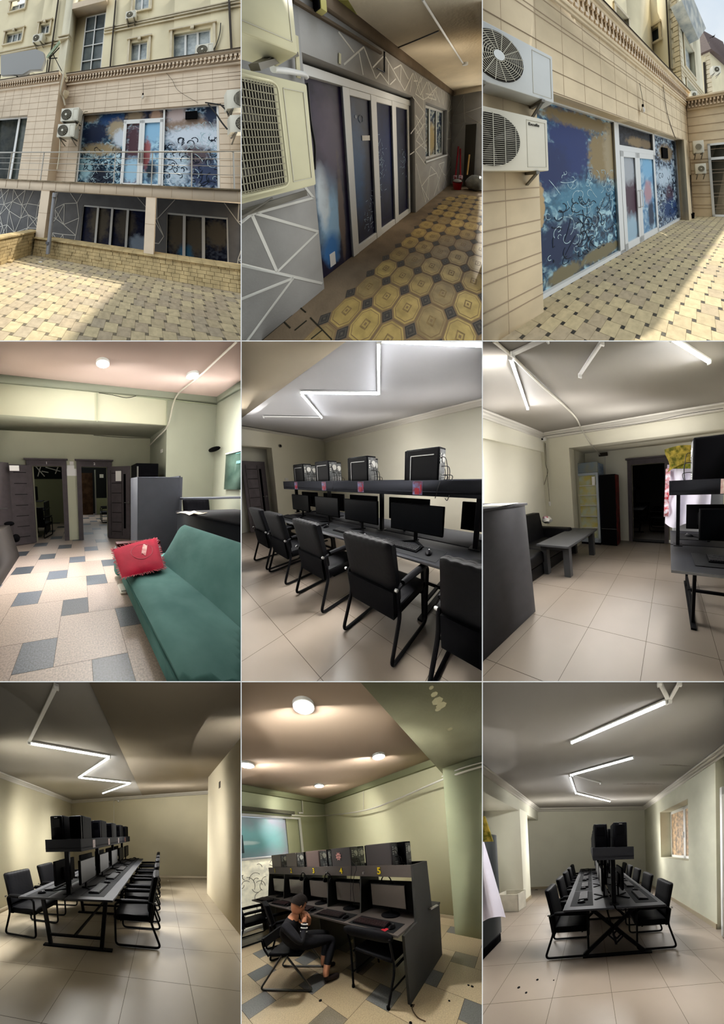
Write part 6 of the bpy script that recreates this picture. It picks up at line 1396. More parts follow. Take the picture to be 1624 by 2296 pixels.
for k in range(26):
    a, b = 2 * math.pi * k / 26, 2 * math.pi * (k + 1) / 26
    tube(bm, [f1(.55 + .25 * math.cos(a), .5 + .25 * math.sin(a)) + nrm_ * .003, f1(.55 + .25 * math.cos(b), .5 + .25 * math.sin(b)) + nrm_ * .003], .003, 4)
t.part('ring_stitching', bm, mat('pink_thread', 'b05a64', .8))
bm = nb(); sheet(bm, lambda u, v: f1(.50 + .11 * u + .10 * v, .36 + .32 * v + .04 * math.sin(6 * u)) + nrm_ * .004, 8, 10, tuple(nrm_ * .002)); t.part('white_print', bm, mat('white_patch', 'd9b8b0', .8, col2='b86a70', scale=14))
bm = nb(); rr = random.Random(4)
for (A, B) in ((0, 1), (1, 2), (2, 3), (3, 0)):
    for k in range(34):
        s = k / 34; p = pc[A] * (1 - s) + pc[B] * s - ctr_; o = (p.normalized() * .028 + nrm_ * rr.uniform(-.01, .015) + Vector((rr.uniform(-.008, .008), rr.uniform(-.008, .008), 0)))
        tube(bm, [p - p.normalized() * .006, p + o], .0035, 4)
fr = t.part('fringe', bm, mat('fringe_thread', 'c0707a', .9, col2='9c2236', scale=40))
if fr: fr['kind'] = 'stuff'
bm = nb(); box(bm, (-.03, -.12, 0), (.05, .1, .03), .004); box(bm, (-.02, -.1, .03), (.05, .08, .05), .004); single('paper_stack', 'small stack of cream boards tucked under the sofa front', 'boards', bm, m_wht, ((0.497,2.362,0)[0], (0.497,2.362,0)[1], 0))

t = Thing('person', 'person in blue denim half hidden behind the slate grey cabinet', 'person', ((1.176,3.82,1.034)[0] + .20, 3.82, 0), M=Matrix.Scale(.84, 4))
ch = [[('pel', (0, 0, .92), (.13, .10)), ('sp', (0, 0, 1.08), (.12, .09)), ('ch', (0, .01, 1.26), (.15, .10)), ('nk', (0, .02, 1.42), .055), ('nk2', (0, .02, 1.47), .05)]]
for q, n_ in ((-1, 'l'), (1, 'r')):
    ch.append([('ch', (0, .01, 1.26), .14), (n_ + 's', (.17 * q, 0, 1.34), .06), (n_ + 'e', (.22 * q, .02, 1.08), .042), (n_ + 'w', (.20 * q, -.06, .86), .028), (n_ + '_palm', (.195 * q, -.08, .80), .026)])
    ch.append([('pel', (0, 0, .92), .12), (n_ + 'h', (.09 * q, 0, .86), .09), (n_ + 'k', (.10 * q, -.02, .48), .062), (n_ + 'a', (.10 * q, .02, .09), .045), (n_ + 't', (.11 * q, -.13, .035), .035)])
    ch += hand_chains(n_ + '_', (.20 * q, -.06, .86), (.195 * q, -.08, .80), (0, -.1, -1), (q, 0, 0), .35)
reg = {}
for n_ in 'lr':
    for e in ('e', 'w', '_palm', '_t0', '_t1', '_t2'): reg[n_ + e] = 1
    for k in range(4):
        for e in ('_k%d' % k, '_f%da' % k, '_f%db' % k, '_f%dc' % k): reg[n_ + e] = 1
    reg[n_ + 't'] = 3
reg['nk'] = 1; reg['nk2'] = 1; reg['sp'] = 2; reg['ch'] = 2; reg['ls'] = 2; reg['rs'] = 2
bm = skinned(ch, reg, 'pel'); t.part('body', bm, [m_jeans, m_skin, m_jeans, m_shoe])
hb, HM = head_mesh((0, .02, 1.58), (0, -1, 0), s=.98); t.part('head', hb, [m_skin, m_blackpl2, mat('lips', '8a4c40', .5)])
t.part('hair', hair_mesh(HM, 1.0, .01), m_hair)

# ================================================================ centre: row of chairs seen from behind
use_set(5)
m_wall5 = mat('plaster_cream_bright', 'dad6c4', 0.9, var=0.03, scale=1.2, bump=0.05, bscale=80)
m_ceil5 = mat('ceiling_pale', 'b4b3b4', 0.85, var=0.03, scale=1.0)
m_tile5 = mat('cream_porcelain_grey', '857a6f', 0.3, var=0.05, scale=2.0)
tile_floor('floor', 'beige porcelain tiles in the centre picture', -1.5, 4.2, -1.5, 6.0, 0.6, (0.626,1.628,0)[0], (0.626,1.628,0)[1], m_tile5, m_grout)
dx0, dx1, dz = 0.2, (2.294,5.36,2.329)[0], (2.294,5.36,2.329)[2]
wall_y('wall_left', 'cream end wall with the doorway in the centre picture', -1.5, 4.2, 5.36, 0, 2.85, [(dx0, dx1, -1, dz)], m_wall5, th=.35)
wall_y('wall_left', 'cream lining behind the doorway of the centre picture', -1.5, 4.2, 5.95, 0, 2.85, [], m_wall5, th=.1)
wall_x('wall_right', 'long cream wall behind the towers in the centre picture', 4.08, -1.5, 5.4, 0, 2.85, [], m_wall5)
bm = nb(); box(bm, (1.43, -1.5, 2.77), (4.2, 6, 2.9)); struct('ceiling', 'pale ceiling over the lit zigzag in the centre picture', bm, m_ceil5)
bm = nb(); box(bm, (-1.5, -1.5, 2.755), (1.43, 6, 2.95)); struct('ceiling', 'darker lower ceiling strip in the centre picture', bm, m_ceil7b)
crown('trim_30', 'white ceiling moulding above the towers in the centre picture', (4.08, -1.5, 2.77), (4.08, 5.36, 2.77), (-1, 0, 0), h=.11, d=.10)
crown('trim_31', 'white ceiling moulding over the doorway in the centre picture', (-1.5, 5.36, 2.755), (4.08, 5.36, 2.755), (0, -1, 0), h=.05, d=.05)
panel_door(((1.629,5.75,1.953)[0], 5.75, 0), 0, 'dark panelled door standing in the doorway of the centre picture', w=(2.21,5.75,1.98)[0] - (1.629,5.75,1.953)[0], h=(2.21,5.75,1.98)[2])
Z5 = 2.755; LP5 = 100; point_light((1.2, 4.2, 1.55), 40, (1, .97, .93), .3); point_light((3.2, 2.4, 1.6), 40, (1, .97, .93), .4); point_light((3.2, .9, 1.6), 30, (1, .97, .93), .3); point_light((.2, 2.6, 1.55), 12, (1, .97, .93), .4)  # added fill points brighten the cream walls, separate from the tubes
L5 = [((2.395,0.484,2.74), (1.617,1.192,2.74), 'lit tube light cut by the top edge of the centre picture'), ((1.608,1.202,2.74), (2.509,1.881,2.74), 'brightest lit tube light of the centre picture, running towards the viewer'),
      ((2.509,1.881,2.74), (1.645,2.69,2.74), 'lit tube light crossing the middle of the centre ceiling'), ((1.668,2.701,2.74), (2.57,3.42,2.74), 'short slanting lit tube light of the centre zigzag')]
for a, b, lab in L5:
    light_tube((a[0], a[1], Z5), (b[0], b[1], Z5), lab)
    strip_light((a[0], a[1], Z5 - .06), (b[0], b[1], Z5 - .06), LP5)
a, b = (1.697,4.213,2.74), (2.583,3.448,2.74)
light_tube((a[0], a[1], Z5), (b[0], b[1], Z5), 'faint furthest tube light of the centre zigzag', on=False)
bench_desk(2.07, -.9, 3.72, 'long graphite bench desk behind the row of chairs in the centre picture', W=.585, style='T', frames=4)
tower_shelf(2.08, -.9, 3.93, 1.27, 1.43, .46, 'dark overhead shelf with picture stickers in the centre picture', posts=5)
far5 = ('at the right edge', 'second from the right', 'third from the right', 'fourth from the right', 'furthest to the left')
ty = (-.06, .88, 1.80, 2.62, 3.38)
cy5 = (.10, .93, 1.83, 2.68, 3.34)
for i in range(5):
    y = ty[i]
    pc_tower((2.0, y, 1.333), 0, 'black tower computer of the front row on the centre shelf, ' + far5[i], w=.18, d=.36, h=.42)
    pc_tower((2.20, y + .10, 1.333), 0, 'black tower computer of the rear row on the centre shelf, ' + far5[i], w=.17, d=.34, h=.41, window=False)
    my = (-.05, .92, 1.74, 2.50, 3.33)[i]
    station(1.88, my, -1, 'on the near side of the centre desk, ' + far5[i], w=.62, lift=.115, dx=.19)
    monitor((2.28, my + .30, .741), math.pi / 2, 'black monitor on the far side of the centre desk, ' + far5[i], w=.60, lift=.13)
    office_chair((1.41, cy5[i], 0), -math.pi / 2, 'black padded chair with pleated top before the centre desk, ' + far5[i], s=.99)
m_sticker = mat('red_blue_picture', '541a28', 0.5, col2='5a6488', scale=22)
m_stickbase = mat('picture_pink', 'c79a94', .5, col2='8b3040', scale=30)
for i, (px, lab) in enumerate(((1187, 'nearest and largest'), (805, 'second'), (557, 'third'), (370, 'furthest and smallest'))):
    p = {1187: (1.85,0.886,1.36), 805: (1.85,1.693,1.36), 557: (1.85,2.504,1.364), 370: (1.85,3.394,1.361)}[px]
    t = Thing('picture_sticker', lab + ' red and blue picture sticker on the edge of the centre shelf', 'sticker', (1.849, p[1], 1.35))
    bm = nb(); box(bm, (-.003, -.055, -.07), (0, .055, .07)); t.part('print', bm, m_sticker)
    bm = nb(); box(bm, (-.005, -.02, -.065), (-.003, .03, .0)); box(bm, (-.005, -.045, -.05), (-.003, -.03, .04)); t.part('red_mark', bm, mat('sticker_red', '7c1424', .5))
bm = nb(); disc(bm, (2.535,5.36,2.401), (0, -1, 0), .045, .02, 16); disc(bm, ((2.535,5.36,2.401)[0], 5.34, (2.535,5.36,2.401)[2]), (0, -1, 0), .025, .01, 12, mi=1)
single('vent_pipe', 'small dark round vent in the end wall of the centre picture', 'vent', bm, [mat('vent_grey', '77736a', .6), m_blackpl])
bm = nb(); box(bm, (-.05, -.02, -.04), (.05, 0, .04), .005); single('wall_socket', 'white double socket above the left end of the centre shelf', 'socket', bm, m_wht, (2.629,5.355,1.471))
for i, pts in enumerate((((1.84,0.651,1.421), (1.82,0.668,1.344), (1.84,0.693,1.254)), ((1.84,2.285,1.428), (1.82,2.239,1.339), (1.84,2.289,1.291)), ((1.84,0.563,1.29), (1.82,0.574,1.242), (1.83,0.596,1.261)))):
    bm = nb(); tube(bm, smoothpath(pts, 5), .004, 5); single('hanging_cable', ('thin black cable hanging over the centre shelf right of the largest sticker', 'thin black cable hanging over the centre shelf near the third sticker', 'black cable loop under the right part of the centre shelf')[i], 'cable', bm, m_cable)

# ================================================================ middle right: counter, sofa, table, fridge and doorway
use_set(6)
m_wall6 = mat('plaster_ivory', 'd8d4c2', 0.9, var=0.03, scale=1.2, bump=0.05, bscale=80)
m_ceil6 = mat('ceiling_taupe', 'a39e96', 0.85, var=0.03, scale=1.0)
m_tile6 = mat('cream_porcelain_light', '80766c', 0.35, var=0.05, scale=2.0)
tile_floor('floor', 'beige porcelain tiles in the middle right room', -3, 2.2, 0.1, 8.4, 0.6, (-0.797,2.165,0)[0], (-0.797,2.165,0)[1], m_tile6, m_grout)
wall_x('wall_left', 'ivory left wall behind the black sofa', -2.95, .1, 4.7, 0, 2.38, [], m_wall6, th=-.1)
wall_x('wall_left', 'ivory band of the left wall above a ledge in the middle right room', -2.86, .1, 4.7, 2.36, 2.85, [], m_wall6, th=-.2)
wall_y('wall_back', 'ivory beam and pier in front of the fridge niche', -3.05, 2.2, 3.82, 0, 2.85, [(-2.17, 2.2, -1, 2.38)], m_wall6, th=.3)
dL, dR, dT = (-0.897,4.66,1.97)[0], (-0.105,4.66,-0.002)[0], (-0.908,4.66,1.978)[2]
wall_y('wall_back', 'ivory niche back wall with the dark doorway', -2.3, 2.2, 4.66, 0, 2.85, [(dL, dR, -1, dT)], m_wall6, th=.14)
bm = nb(); box(bm, (-2.3, 4.1, 2.38), (2.2, 4.7, 2.5)); struct('ceiling', 'soffit over the fridge niche', bm, m_wall6)
wall_x('wall_left', 'side of the fridge niche', -2.17, 4.05, 4.7, 0, 2.5, [], m_wall6, th=-.12)
bm = nb(); box(bm, (-3.1, .1, 2.77), (2.3, 4.1, 2.9)); struct('ceiling', 'taupe ceiling with tube lights in the middle right room', bm, m_ceil6)
crown('trim_40', 'white ceiling moulding on the left of the middle right room', (-2.86, .1, 2.77), (-2.86, 3.82, 2.77), (1, 0, 0), h=.12, d=.11)
crown('trim_41', 'white ceiling moulding over the fridge niche', (-2.95, 3.82, 2.77), (2.2, 3.82, 2.77), (0, -1, 0), h=.12, d=.11)
door_casing(6, 'dark grey casing of the doorway into the unlit room', dL, dR, 4.66, dT)
bm = nb(); box(bm, (dL, 4.62, 0), (dR, 4.8, .025)); struct('door_7', 'dark threshold of the doorway into the unlit room', bm, m_doorline)
# the unlit room behind the doorway
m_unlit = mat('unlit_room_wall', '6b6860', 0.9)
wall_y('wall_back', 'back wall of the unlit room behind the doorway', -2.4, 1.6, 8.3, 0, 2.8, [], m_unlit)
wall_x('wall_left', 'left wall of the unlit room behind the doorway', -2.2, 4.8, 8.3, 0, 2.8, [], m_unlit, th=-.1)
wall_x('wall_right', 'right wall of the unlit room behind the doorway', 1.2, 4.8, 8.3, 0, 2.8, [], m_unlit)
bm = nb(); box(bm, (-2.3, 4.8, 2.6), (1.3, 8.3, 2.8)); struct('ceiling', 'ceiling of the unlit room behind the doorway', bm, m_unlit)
office_chair((-.35, 6.0, 0), math.pi / 2, 'dim black chair nearest the door inside the unlit room')
office_chair((-.35, 6.9, 0), math.pi / 2, 'dim black chair deeper inside the unlit room')
bench_desk(-1.25, 5.4, 7.8, 'dim dark desk inside the unlit room', W=.5, style='T', frames=2)
monitor((-1.15, 6.2, .741), math.pi / 2, 'dim monitor on the desk inside the unlit room')
tower_shelf(-1.3, 5.5, 7.6, 1.3, 1.42, .4, 'dim shelf above the desk inside the unlit room', posts=2)
point_light((-.5, 6.3, 1.9), 5, (1, .97, .93), .3)  # dim point added so the chairs show; this room has no lamp
Z6 = 2.755; LP6 = 60; point_light((-1.7, 2.3, 1.6), 80, (1, .97, .93), .4); point_light((-.6, 3.2, 1.7), 115, (1, .97, .93), .4)  # extra points without fixtures lift the niche and the left wall
for a, b, lab, on in (((-1.439,1.522,2.74), (-2.103,2.488,2.74), 'lit tube light slanting beside the conduit, on the left of the middle right ceiling', 1), ((0.399,2.408,2.74), (0.008,1.894,2.74), 'lit tube light cut by the top edge, on the right of the middle right ceiling', 1),
                      ((-0.972,2.065,2.74), (-0.562,1.703,2.74), 'thin unlit batten in the middle of the middle right ceiling', 0), ((-1.404,1.515,2.74), (-0.981,1.488,2.74), 'unlit batten leaving the corner of the left tube', 0)):
    light_tube((a[0], a[1], Z6), (b[0], b[1], Z6), lab, on=bool(on))
    if on: strip_light((a[0], a[1], Z6 - .06), (b[0], b[1], Z6 - .06), LP6)
bm = nb(); tube(bm, smoothpath([(-1.426,1.339,2.75), (-1.433,1.552,2.75), (-1.477,1.858,2.75), (-1.508,2.137,2.75), (-1.542,2.61,2.75), (-1.633,3.208,2.75), (-1.749,3.68,2.68), (-1.594,3.76,2.389), (-1.712,4.6,2.305)], 5), .016, 8)
single('cable_conduit', 'white corrugated conduit snaking over the ceiling down to the niche', 'conduit', bm, mat('conduit_white', 'c5c1b4', .5, var=.08, scale=60))
bm = nb(); tube(bm, [(-1.587,4.65,2.263), (-1.595,4.65,1.784)], .008, 6); single('wire', 'thin grey wire down the niche wall behind the black cabinet', 'wire', bm, m_wht)
bm = nb(); box(bm, (-1.752,4.655,2.348), ((-1.515,4.6,2.316)[0], 4.62, (-1.517,4.6,2.26)[2])); single('vent_hole', 'small dark slot in the wall where the conduit ends', 'vent', bm, mat('dark_hole', '3a342c', .8))
bm = nb(); tube(bm, smoothpath([(-2.749,3.72,2.698), (-1.595,3.72,2.669), (-0.424,3.72,2.64), (0.247,3.72,2.675), (0.835,3.72,2.671)], 4), .004, 5); single('wire', 'thin dark wire strung under the moulding over the niche', 'wire', bm, m_cable)
t = Thing('corner_camera', 'small white camera box in the upper left corner of the middle right room', 'camera', (-2.804,3.8,2.639))
bm = nb(); box(bm, (-.05, -.05, -.04), (.06, 0, .04), .008); t.part('body', bm, m_wht)
bm = nb(); disc(bm, (-.02, -.05, 0), (0, -1, 0), .02, .015, 12); t.part('lens', bm, m_blackpl)
bm = nb(); tube(bm, smoothpath([(-2.803,3.8,2.571), (-2.833,3.8,2.07), (-2.782,3.8,1.925), (-2.816,3.8,1.802), (-2.928,3.8,1.573)], 5), .006, 6); tube(bm, smoothpath([(-2.788,3.8,2.552), (-2.805,3.8,1.997), (-2.807,3.8,1.458), (-2.805,3.8,1.163)], 5), .005, 6)
single('power_line', 'cords hanging down the pier below the corner camera', 'cord', bm, mat('cord_brown', '5c5648', .6))
bm = nb(); box(bm, (-.03, -.025, -.055), (.03, 0, .055), .006); single('light_switch', 'white switch box on the pier above the sofa', 'switch', bm, m_wht, (-2.808,3.82,1.098))
# counter
m_count = mat('anthracite_board', '4a4a4e', 0.55, var=0.05, scale=9, spec=.3)
t = Thing('reception_counter', 'tall anthracite reception counter in the left foreground', 'counter', (-2.2, .9, 0))
bm = nb(); box(bm, (-.9, -.85, 0), (.68, .71, 1.30), .003, 1); t.part('body', bm, m_count)
bm = nb(); box(bm, (-.9, -.85, 1.30), (.70, .73, 1.325), .003, 1); t.part('top_board', bm, m_count)
bm = nb()
for i in range(3): box(bm, (-.16 + .03 * i, -.1 + .01 * i, .003 * i), (.16 + .02 * i, .11 + .02 * i, .003 * i + .003))
single('papers', 'white papers lying on the reception counter', 'paper', bm, m_white, ((-1.678,1.326,1.33)[0], (-1.678,1.326,1.33)[1], 1.327), .3)
# sofa
m_sofab = mat('black_leatherette', '121214', 0.5, var=.1, scale=5, spec=.2, bump=.1, bscale=20)
t = Thing('black_sofa', 'low black leatherette sofa against the ivory wall', 'sofa', (-2.45, 2.6, 0))
bm = nb(); box(bm, (-.38, -.85, 0), (.40, .72, .20), .02, 2); t.part('base', bm, m_sofab)
for i in range(2):
    bm = nb(); box(bm, (-.2, -.82 + .76 * i, .20), (.42, -.07 + .76 * i, .42), .05, 3); t.part('seat_cushion', bm, m_sofab)
    bm = nb(); hexa(bm, [(-.40, -.82 + .76 * i, .38), (-.18, -.82 + .76 * i, .38), (-.18, -.07 + .76 * i, .38), (-.40, -.07 + .76 * i, .38)], [(-.44, -.82 + .76 * i, .95), (-.28, -.82 + .76 * i, .95), (-.28, -.07 + .76 * i, .95), (-.44, -.07 + .76 * i, .95)]); t.part('back_cushion', bm, m_sofab)
bm = nb(); box(bm, (-.42, .70, 0), (.44, .86, .62), .04, 3); t.part('armrest', bm, m_sofab)
t = Thing('plastic_bag', 'white plastic bag with red print on the sofa arm', 'bag', (-2.581,3.35,0.778))
bm = nb(); ball(bm, (0, 0, 0), (.13, .08, .08), 14); rr = random.Random(2)
for v in bm.verts: v.co += Vector((rr.uniform(-1, 1), rr.uniform(-1, 1), rr.uniform(-1, 1))) * .012
t.part('bag_body', bm, m_wht)
bm = nb(); ball(bm, (-.01, -.03, .06), (.07, .05, .04), 10); t.part('red_content', bm, m_redpr)
# coffee table
t = Thing('coffee_table', 'low grey board table with square legs in front of the sofa', 'table', (-1.79, 3.0, 0))
m_tab = mat('grey_board', '4a4b4d', 0.45, var=.05, scale=9)
bm = nb(); box(bm, (-.32, -.60, .52), (.30, .62, .555), .002, 1); t.part('table_top', bm, m_tab)
for sx in (-1, 1):
    for sy in (-1, 1):
        bm = nb(); cx, cy = -.01 + sx * .22, .0 + sy * .50
        box(bm, (cx - .06, cy - .04, 0), (cx + .06, cy + .04, .52), .002, 1); t.part('leg', bm, m_tab)
bm = nb(); box(bm, (-.2, -.53, .45), (.2, -.51, .52)); box(bm, (.19, -.5, .45), (.21, .5, .52)); t.part('apron', bm, m_tab)
# fridge
fx0, fx1 = (-2.309,4.2,1.807)[0], (-1.63,4.2,0)[0]
t = Thing('display_fridge', 'upright glass door display fridge with blue side in the niche', 'fridge', ((fx0 + fx1) / 2, 4.2, 0)); fw = (fx1 - fx0) / 2
m_fr = mat('fridge_frame', 'aab2ba', .4); m_fblue = mat('fridge_blue', '4c6d9a', .4, col2='8fa4c0', scale=6)
bm = nb(); box(bm, (-fw, .05, .05), (fw, .42, 2.05), .01, 1); t.part('cabinet', bm, m_fblue)
bm = nb(); box(bm, (-fw, -.0, 1.82), (fw, .05, 2.08), .01, 1); t.part('header_panel', bm, mat('fridge_header', '8a8c80', .5, col2='7b8894', scale=4), label='grey header panel with the print worn off')
bm = nb(); box(bm, (-fw, -.02, .05), (-fw + .06, .05, 1.82)); box(bm, (fw - .06, -.02, .05), (fw, .05, 1.82)); box(bm, (-fw, -.02, 1.76), (fw, .05, 1.82)); box(bm, (-fw, -.02, .05), (fw, .05, .16)); dr = t.part('door_frame', bm, m_fr)
bm = nb(); box(bm, (-fw + .06, .03, .16), (fw - .06, .045, 1.76)); t.part('interior', bm, mat('fridge_inside', 'c4ccb8', .5, col2='cdbf6e', scale=5))
for k, z in enumerate((.42, .72, 1.0, 1.26, 1.5)):
    bm = nb(); box(bm, (-fw + .06, -.005, z), (fw - .06, .03, z + .02)); t.part('shelf', bm, m_wht)
bm = nb(); box(bm, (fw - .16, -.03, 1.52), (fw - .08, -.022, 1.72)); t.part('paper_note', bm, m_white)
bm = nb(); box(bm, (-fw + .02, -.03, .0), (fw, .4, .05)); t.part('base', bm, m_blackpl)
# tall black cabinet
cx0, cx1 = (-1.598,4.2,1.746)[0], (-1.2,4.2,1.739)[0]; ch = (-1.606,4.2,1.753)[2]
t = Thing('tall_black_box', 'narrow tall black cabinet with a red edge between fridge and doorway', 'cabinet', ((cx0 + cx1) / 2, 4.18, 0)); cw = (cx1 - cx0) / 2
bm = nb(); box(bm, (-cw, 0, 0), (cw, .34, ch), .006, 1); t.part('body', bm, mat('satin_black', '08080a', .35, spec=.3))
bm = nb(); box(bm, (cw, .02, .02), (cw + .006, .32, ch - .02)); t.part('side_print', bm, mat('dark_red_print', '2a1416', .5, col2='7c2420', scale=5))
bm = nb(); box(bm, (-cw, -.004, .42), (cw, 0, .43)); t.part('seam', bm, m_metal)
# wall sockets low on the right
for k in range(2):
    bm = nb(); box(bm, (-.055, -.03, -.035), (.055, 0, .035), .006); single('wall_socket', ('upper', 'lower')[k] + ' of two white socket boxes low on the wall right of the doorway', 'socket', bm, m_wht, ((0.008,4.6,0.051)[0], 4.655, ((0.008,4.6,0.051)[2], (0.008,4.6,-0.051)[2])[k]))
# hung cloth and rug over a cabinet
bm = nb(); box(bm, (.06, 3.1, 0), (.75, 3.6, 1.70), .01, 1); single('draped_cabinet', 'pale grey cabinet mostly hidden under the hanging white cloth', 'cabinet', bm, mat('pale_cabinet', '8f9296', .5))
bm = nb(); sheet(bm, lambda u, v: Vector((-.03 - .03 * v + .62 * u, 3.02 + .02 * math.sin(u * 14 + v * 2), 1.76 - v * (.92 + .05 * math.sin(u * 8)) - .06 * u)), 40, 14, (0, .008, 0))
t = Thing('white_cloth', 'white cloth with a red printed edge hanging below the rug', 'cloth', (0, 3.02, 1.3), M=Matrix.Translation((0, -3.02, -1.3))); t.part('fabric', bm, m_cloth)
bm = nb(); sheet(bm, lambda u, v: Vector((-.05 - .03 * v + .07 * u, 3.0 + .015 * math.sin(v * 20), 1.70 - v * .75)), 6, 14, (0, .008, 0)); t.part('printed_edge', bm, m_redpr, label='red printed edge')
bm = nb(); sheet(bm, lambda u, v: Vector((-.07 + .62 * u + .12 * v * (1 - u) * math.sin(v * 3), 2.97 - .03 * math.sin(u * 5), 1.98 + .03 * math.sin(u * 4) - v * (.24 + .12 * (1 - u) ** 3 - .0 * u))), 30, 12, (0, .02, 0))
t = Thing('folded_rug', 'green and gold patterned rug folded over the top of the white cloth', 'rug', (.2, 2.97, 1.8), M=Matrix.Translation((-.2, -2.97, -1.8))); t.part('pile', bm, m_rug)
bm = nb(); sheet(bm, lambda u, v: Vector((.03 + .5 * u, 2.955, 1.76 - .03 * u - .07 * v)), 14, 3, (0, .01, 0)); t.part('border_band', bm, m_rugband)
# bench desk seen from its end on the right
bench_desk(1.42, 0, 2.8, 'graphite bench desk entering at the right edge of the middle right room', W=.69, style='T', frames=3, rz=math.pi / 2, cy=2.28)
tower_shelf(1.40, 0, 2.8, 1.35, 1.50, .52, 'pale lit end of the overhead shelf at the right edge of the middle right room', rz=math.pi / 2, cy=2.28, posts=4)
bm = nb(); box(bm, (0, -.003, 0), (.05, 0, .14)); single('picture_sticker', 'pink picture sticker near the end of the shelf at the right edge', 'sticker', bm, mat('pink_print', 'b88a84', .5, col2='d9c9c4', scale=25), (.46, 2.018, 1.355))
pc_tower((.42, 2.12, 1.40), -math.pi / 2, 'black tower computer on the shelf at the right edge of the middle right room', w=.19, d=.40, h=.50, window=False)
monitor((.56, 1.98, .741), 0, 'black monitor cut by the right edge, nearest on the middle right desk', None, w=.56, lift=.16)
monitor((.46, 2.55, .741), math.pi, 'black monitor on the far side of the middle right desk', None, w=.50, lift=.14)
bm = nb(); box(bm, (0.22,2.012,0.745), ((0.218,1.701,0.745)[0] + .7, (0.218,1.701,0.745)[1], .748), .001, 1); single('mouse_pad', 'black desk mat under the keyboard at the right edge', 'mouse pad', bm, m_pad)
bm = nb(); box(bm, (.11, 2.50, .745), (.5, 2.80, .748), .001, 1); single('mouse_pad', 'black desk mat on the far side of the desk at the right edge', 'mouse pad', bm, m_pad)
keyboard((.56, 1.86, .749), 0, 'black keyboard cut by the right edge of the middle right picture')
mouse((.26, 2.66, .749), 1.2, 'black mouse on the far desk mat at the right edge')
office_chair((.78, 1.52, 0), 0, 'black padded chair under the desk at the right edge of the middle right room')

# ================================================================ bottom left: room with one long bench desk
use_set(7)
m_wall7 = mat('plaster_warm', 'c6bea0', 0.9, var=0.04, scale=1.2, bump=0.05, bscale=80)
m_wall7b = mat('plaster_cream', 'cdc2a6', 0.9, var=0.04, scale=1.2, bump=0.05, bscale=80)
m_ceil7 = mat('ceiling_paint', 'a9a49a', 0.85, var=0.03, scale=1.0)
m_ceil7b = mat('ceiling_paint_brown', '958a78', 0.85, var=0.03, scale=1.0)
m_tile7 = mat('cream_porcelain', '8f8470', 0.35, var=0.05, scale=2.0)
m_grout = mat('grout', '4e463c', 0.9)
tile_floor('floor', 'beige porcelain tiles in the lower left room', -4, 3, 0.1, 7.0, 0.6, (-0.335,1.833,0)[0], (-0.335,1.833,0)[1], m_tile7, m_grout)
slab('wall_back', 'cream back wall behind the long desk in the lower left room', [(-3.3, 6.51, 0), (3.2, 6.51, 0), (3.2, 6.51, 2.9), (-3.3, 6.51, 2.9)], (0, .1, 0), m_wall7)
slab('wall_left', 'cream left wall of the lower left room', [(-3.12, 0.1, 0), (-3.12, 6.6, 0), (-3.12, 6.6, 2.9), (-3.12, 0.1, 2.9)], (-.1, 0, 0), m_wall7)
slab('wall_right', 'pale wall end jutting in on the right of the lower left room', [(1.09, 0.1, 0), (1.09, 4.92, 0), (1.09, 4.92, 2.9), (1.09, 0.1, 2.9)], (2.0, 0, 0), m_wall7b)
bm = nb(); hexa(bm, [(-3.3, .1, 2.76), (-.575, .1, 2.76), (-.575, 6.6, 2.76), (-3.3, 6.6, 2.76)], [(-3.3, .1, 2.9), (-.575, .1, 2.9), (-.575, 6.6, 2.9), (-3.3, 6.6, 2.9)])
struct('ceiling', 'grey plaster ceiling strip over the zigzag tube lights', bm, m_ceil7)
bm = nb(); box(bm, (-.575, .1, 2.745), (3.2, 6.6, 2.95)); struct('ceiling', 'slightly lower brownish ceiling strip in the lower left room', bm, m_ceil7b)
crown('trim_10', 'white ceiling moulding on the left wall of the lower left room', (-3.12, .1, 2.76), (-3.12, 6.51, 2.76), (1, 0, 0))
crown('trim_11', 'white ceiling moulding on the back wall of the lower left room', (-3.12, 6.51, 2.75), (3.0, 6.51, 2.75), (0, -1, 0))
m_base = mat('skirting_tile', '9c9078', 0.4)
bm = nb(); box(bm, (-3.12, 6.49, 0), (3.0, 6.51, .09)); struct('baseboard_back', 'tile skirting under the back wall of the lower left room', bm, m_base)
bm = nb(); box(bm, (-3.12, .1, 0), (-3.10, 6.5, .09)); struct('baseboard_left', 'tile skirting under the left wall of the lower left room', bm, m_base)
Z7 = 2.745; LP7 = 130; point_light((.2, 5.2, 1.7), 90, (1, .97, .93), .4); point_light((.3, 3.4, 1.7), 26, (1, .97, .93), .4); point_light((-2.4, 3.8, 1.7), 20, (1, .97, .93), .4); point_light((0, 1.3, 1.6), 12, (1, .97, .93), .4)  # fill points added along the room, with no lamp of their own
z7 = [(-1.713,2.401,2.74)[:2], (-0.787,3.135,2.74)[:2], (-1.706,3.991,2.74)[:2], (-0.698,4.768,2.74)[:2], (-1.673,5.617,2.74)[:2]]
for i in range(4):
    a, b = z7[i], z7[i + 1]
    light_tube((a[0], a[1], Z7), (b[0], b[1], Z7), ('nearest and longest lit tube light of the zigzag in the lower left room', 'second lit tube light of the lower left zigzag, slanting back to the left', 'third lit tube light of the lower left zigzag, above the middle towers', 'furthest short lit tube light of the lower left zigzag')[i])
    strip_light((a[0], a[1], Z7 - .06), (b[0], b[1], Z7 - .06), LP7)
light_tube(((-1.713,2.401,2.74)[0], (-1.713,2.401,2.74)[1], Z7), ((-0.85,1.608,2.74)[0], (-0.85,1.608,2.74)[1], Z7), 'unlit white batten running from the zigzag towards the viewer', on=False)
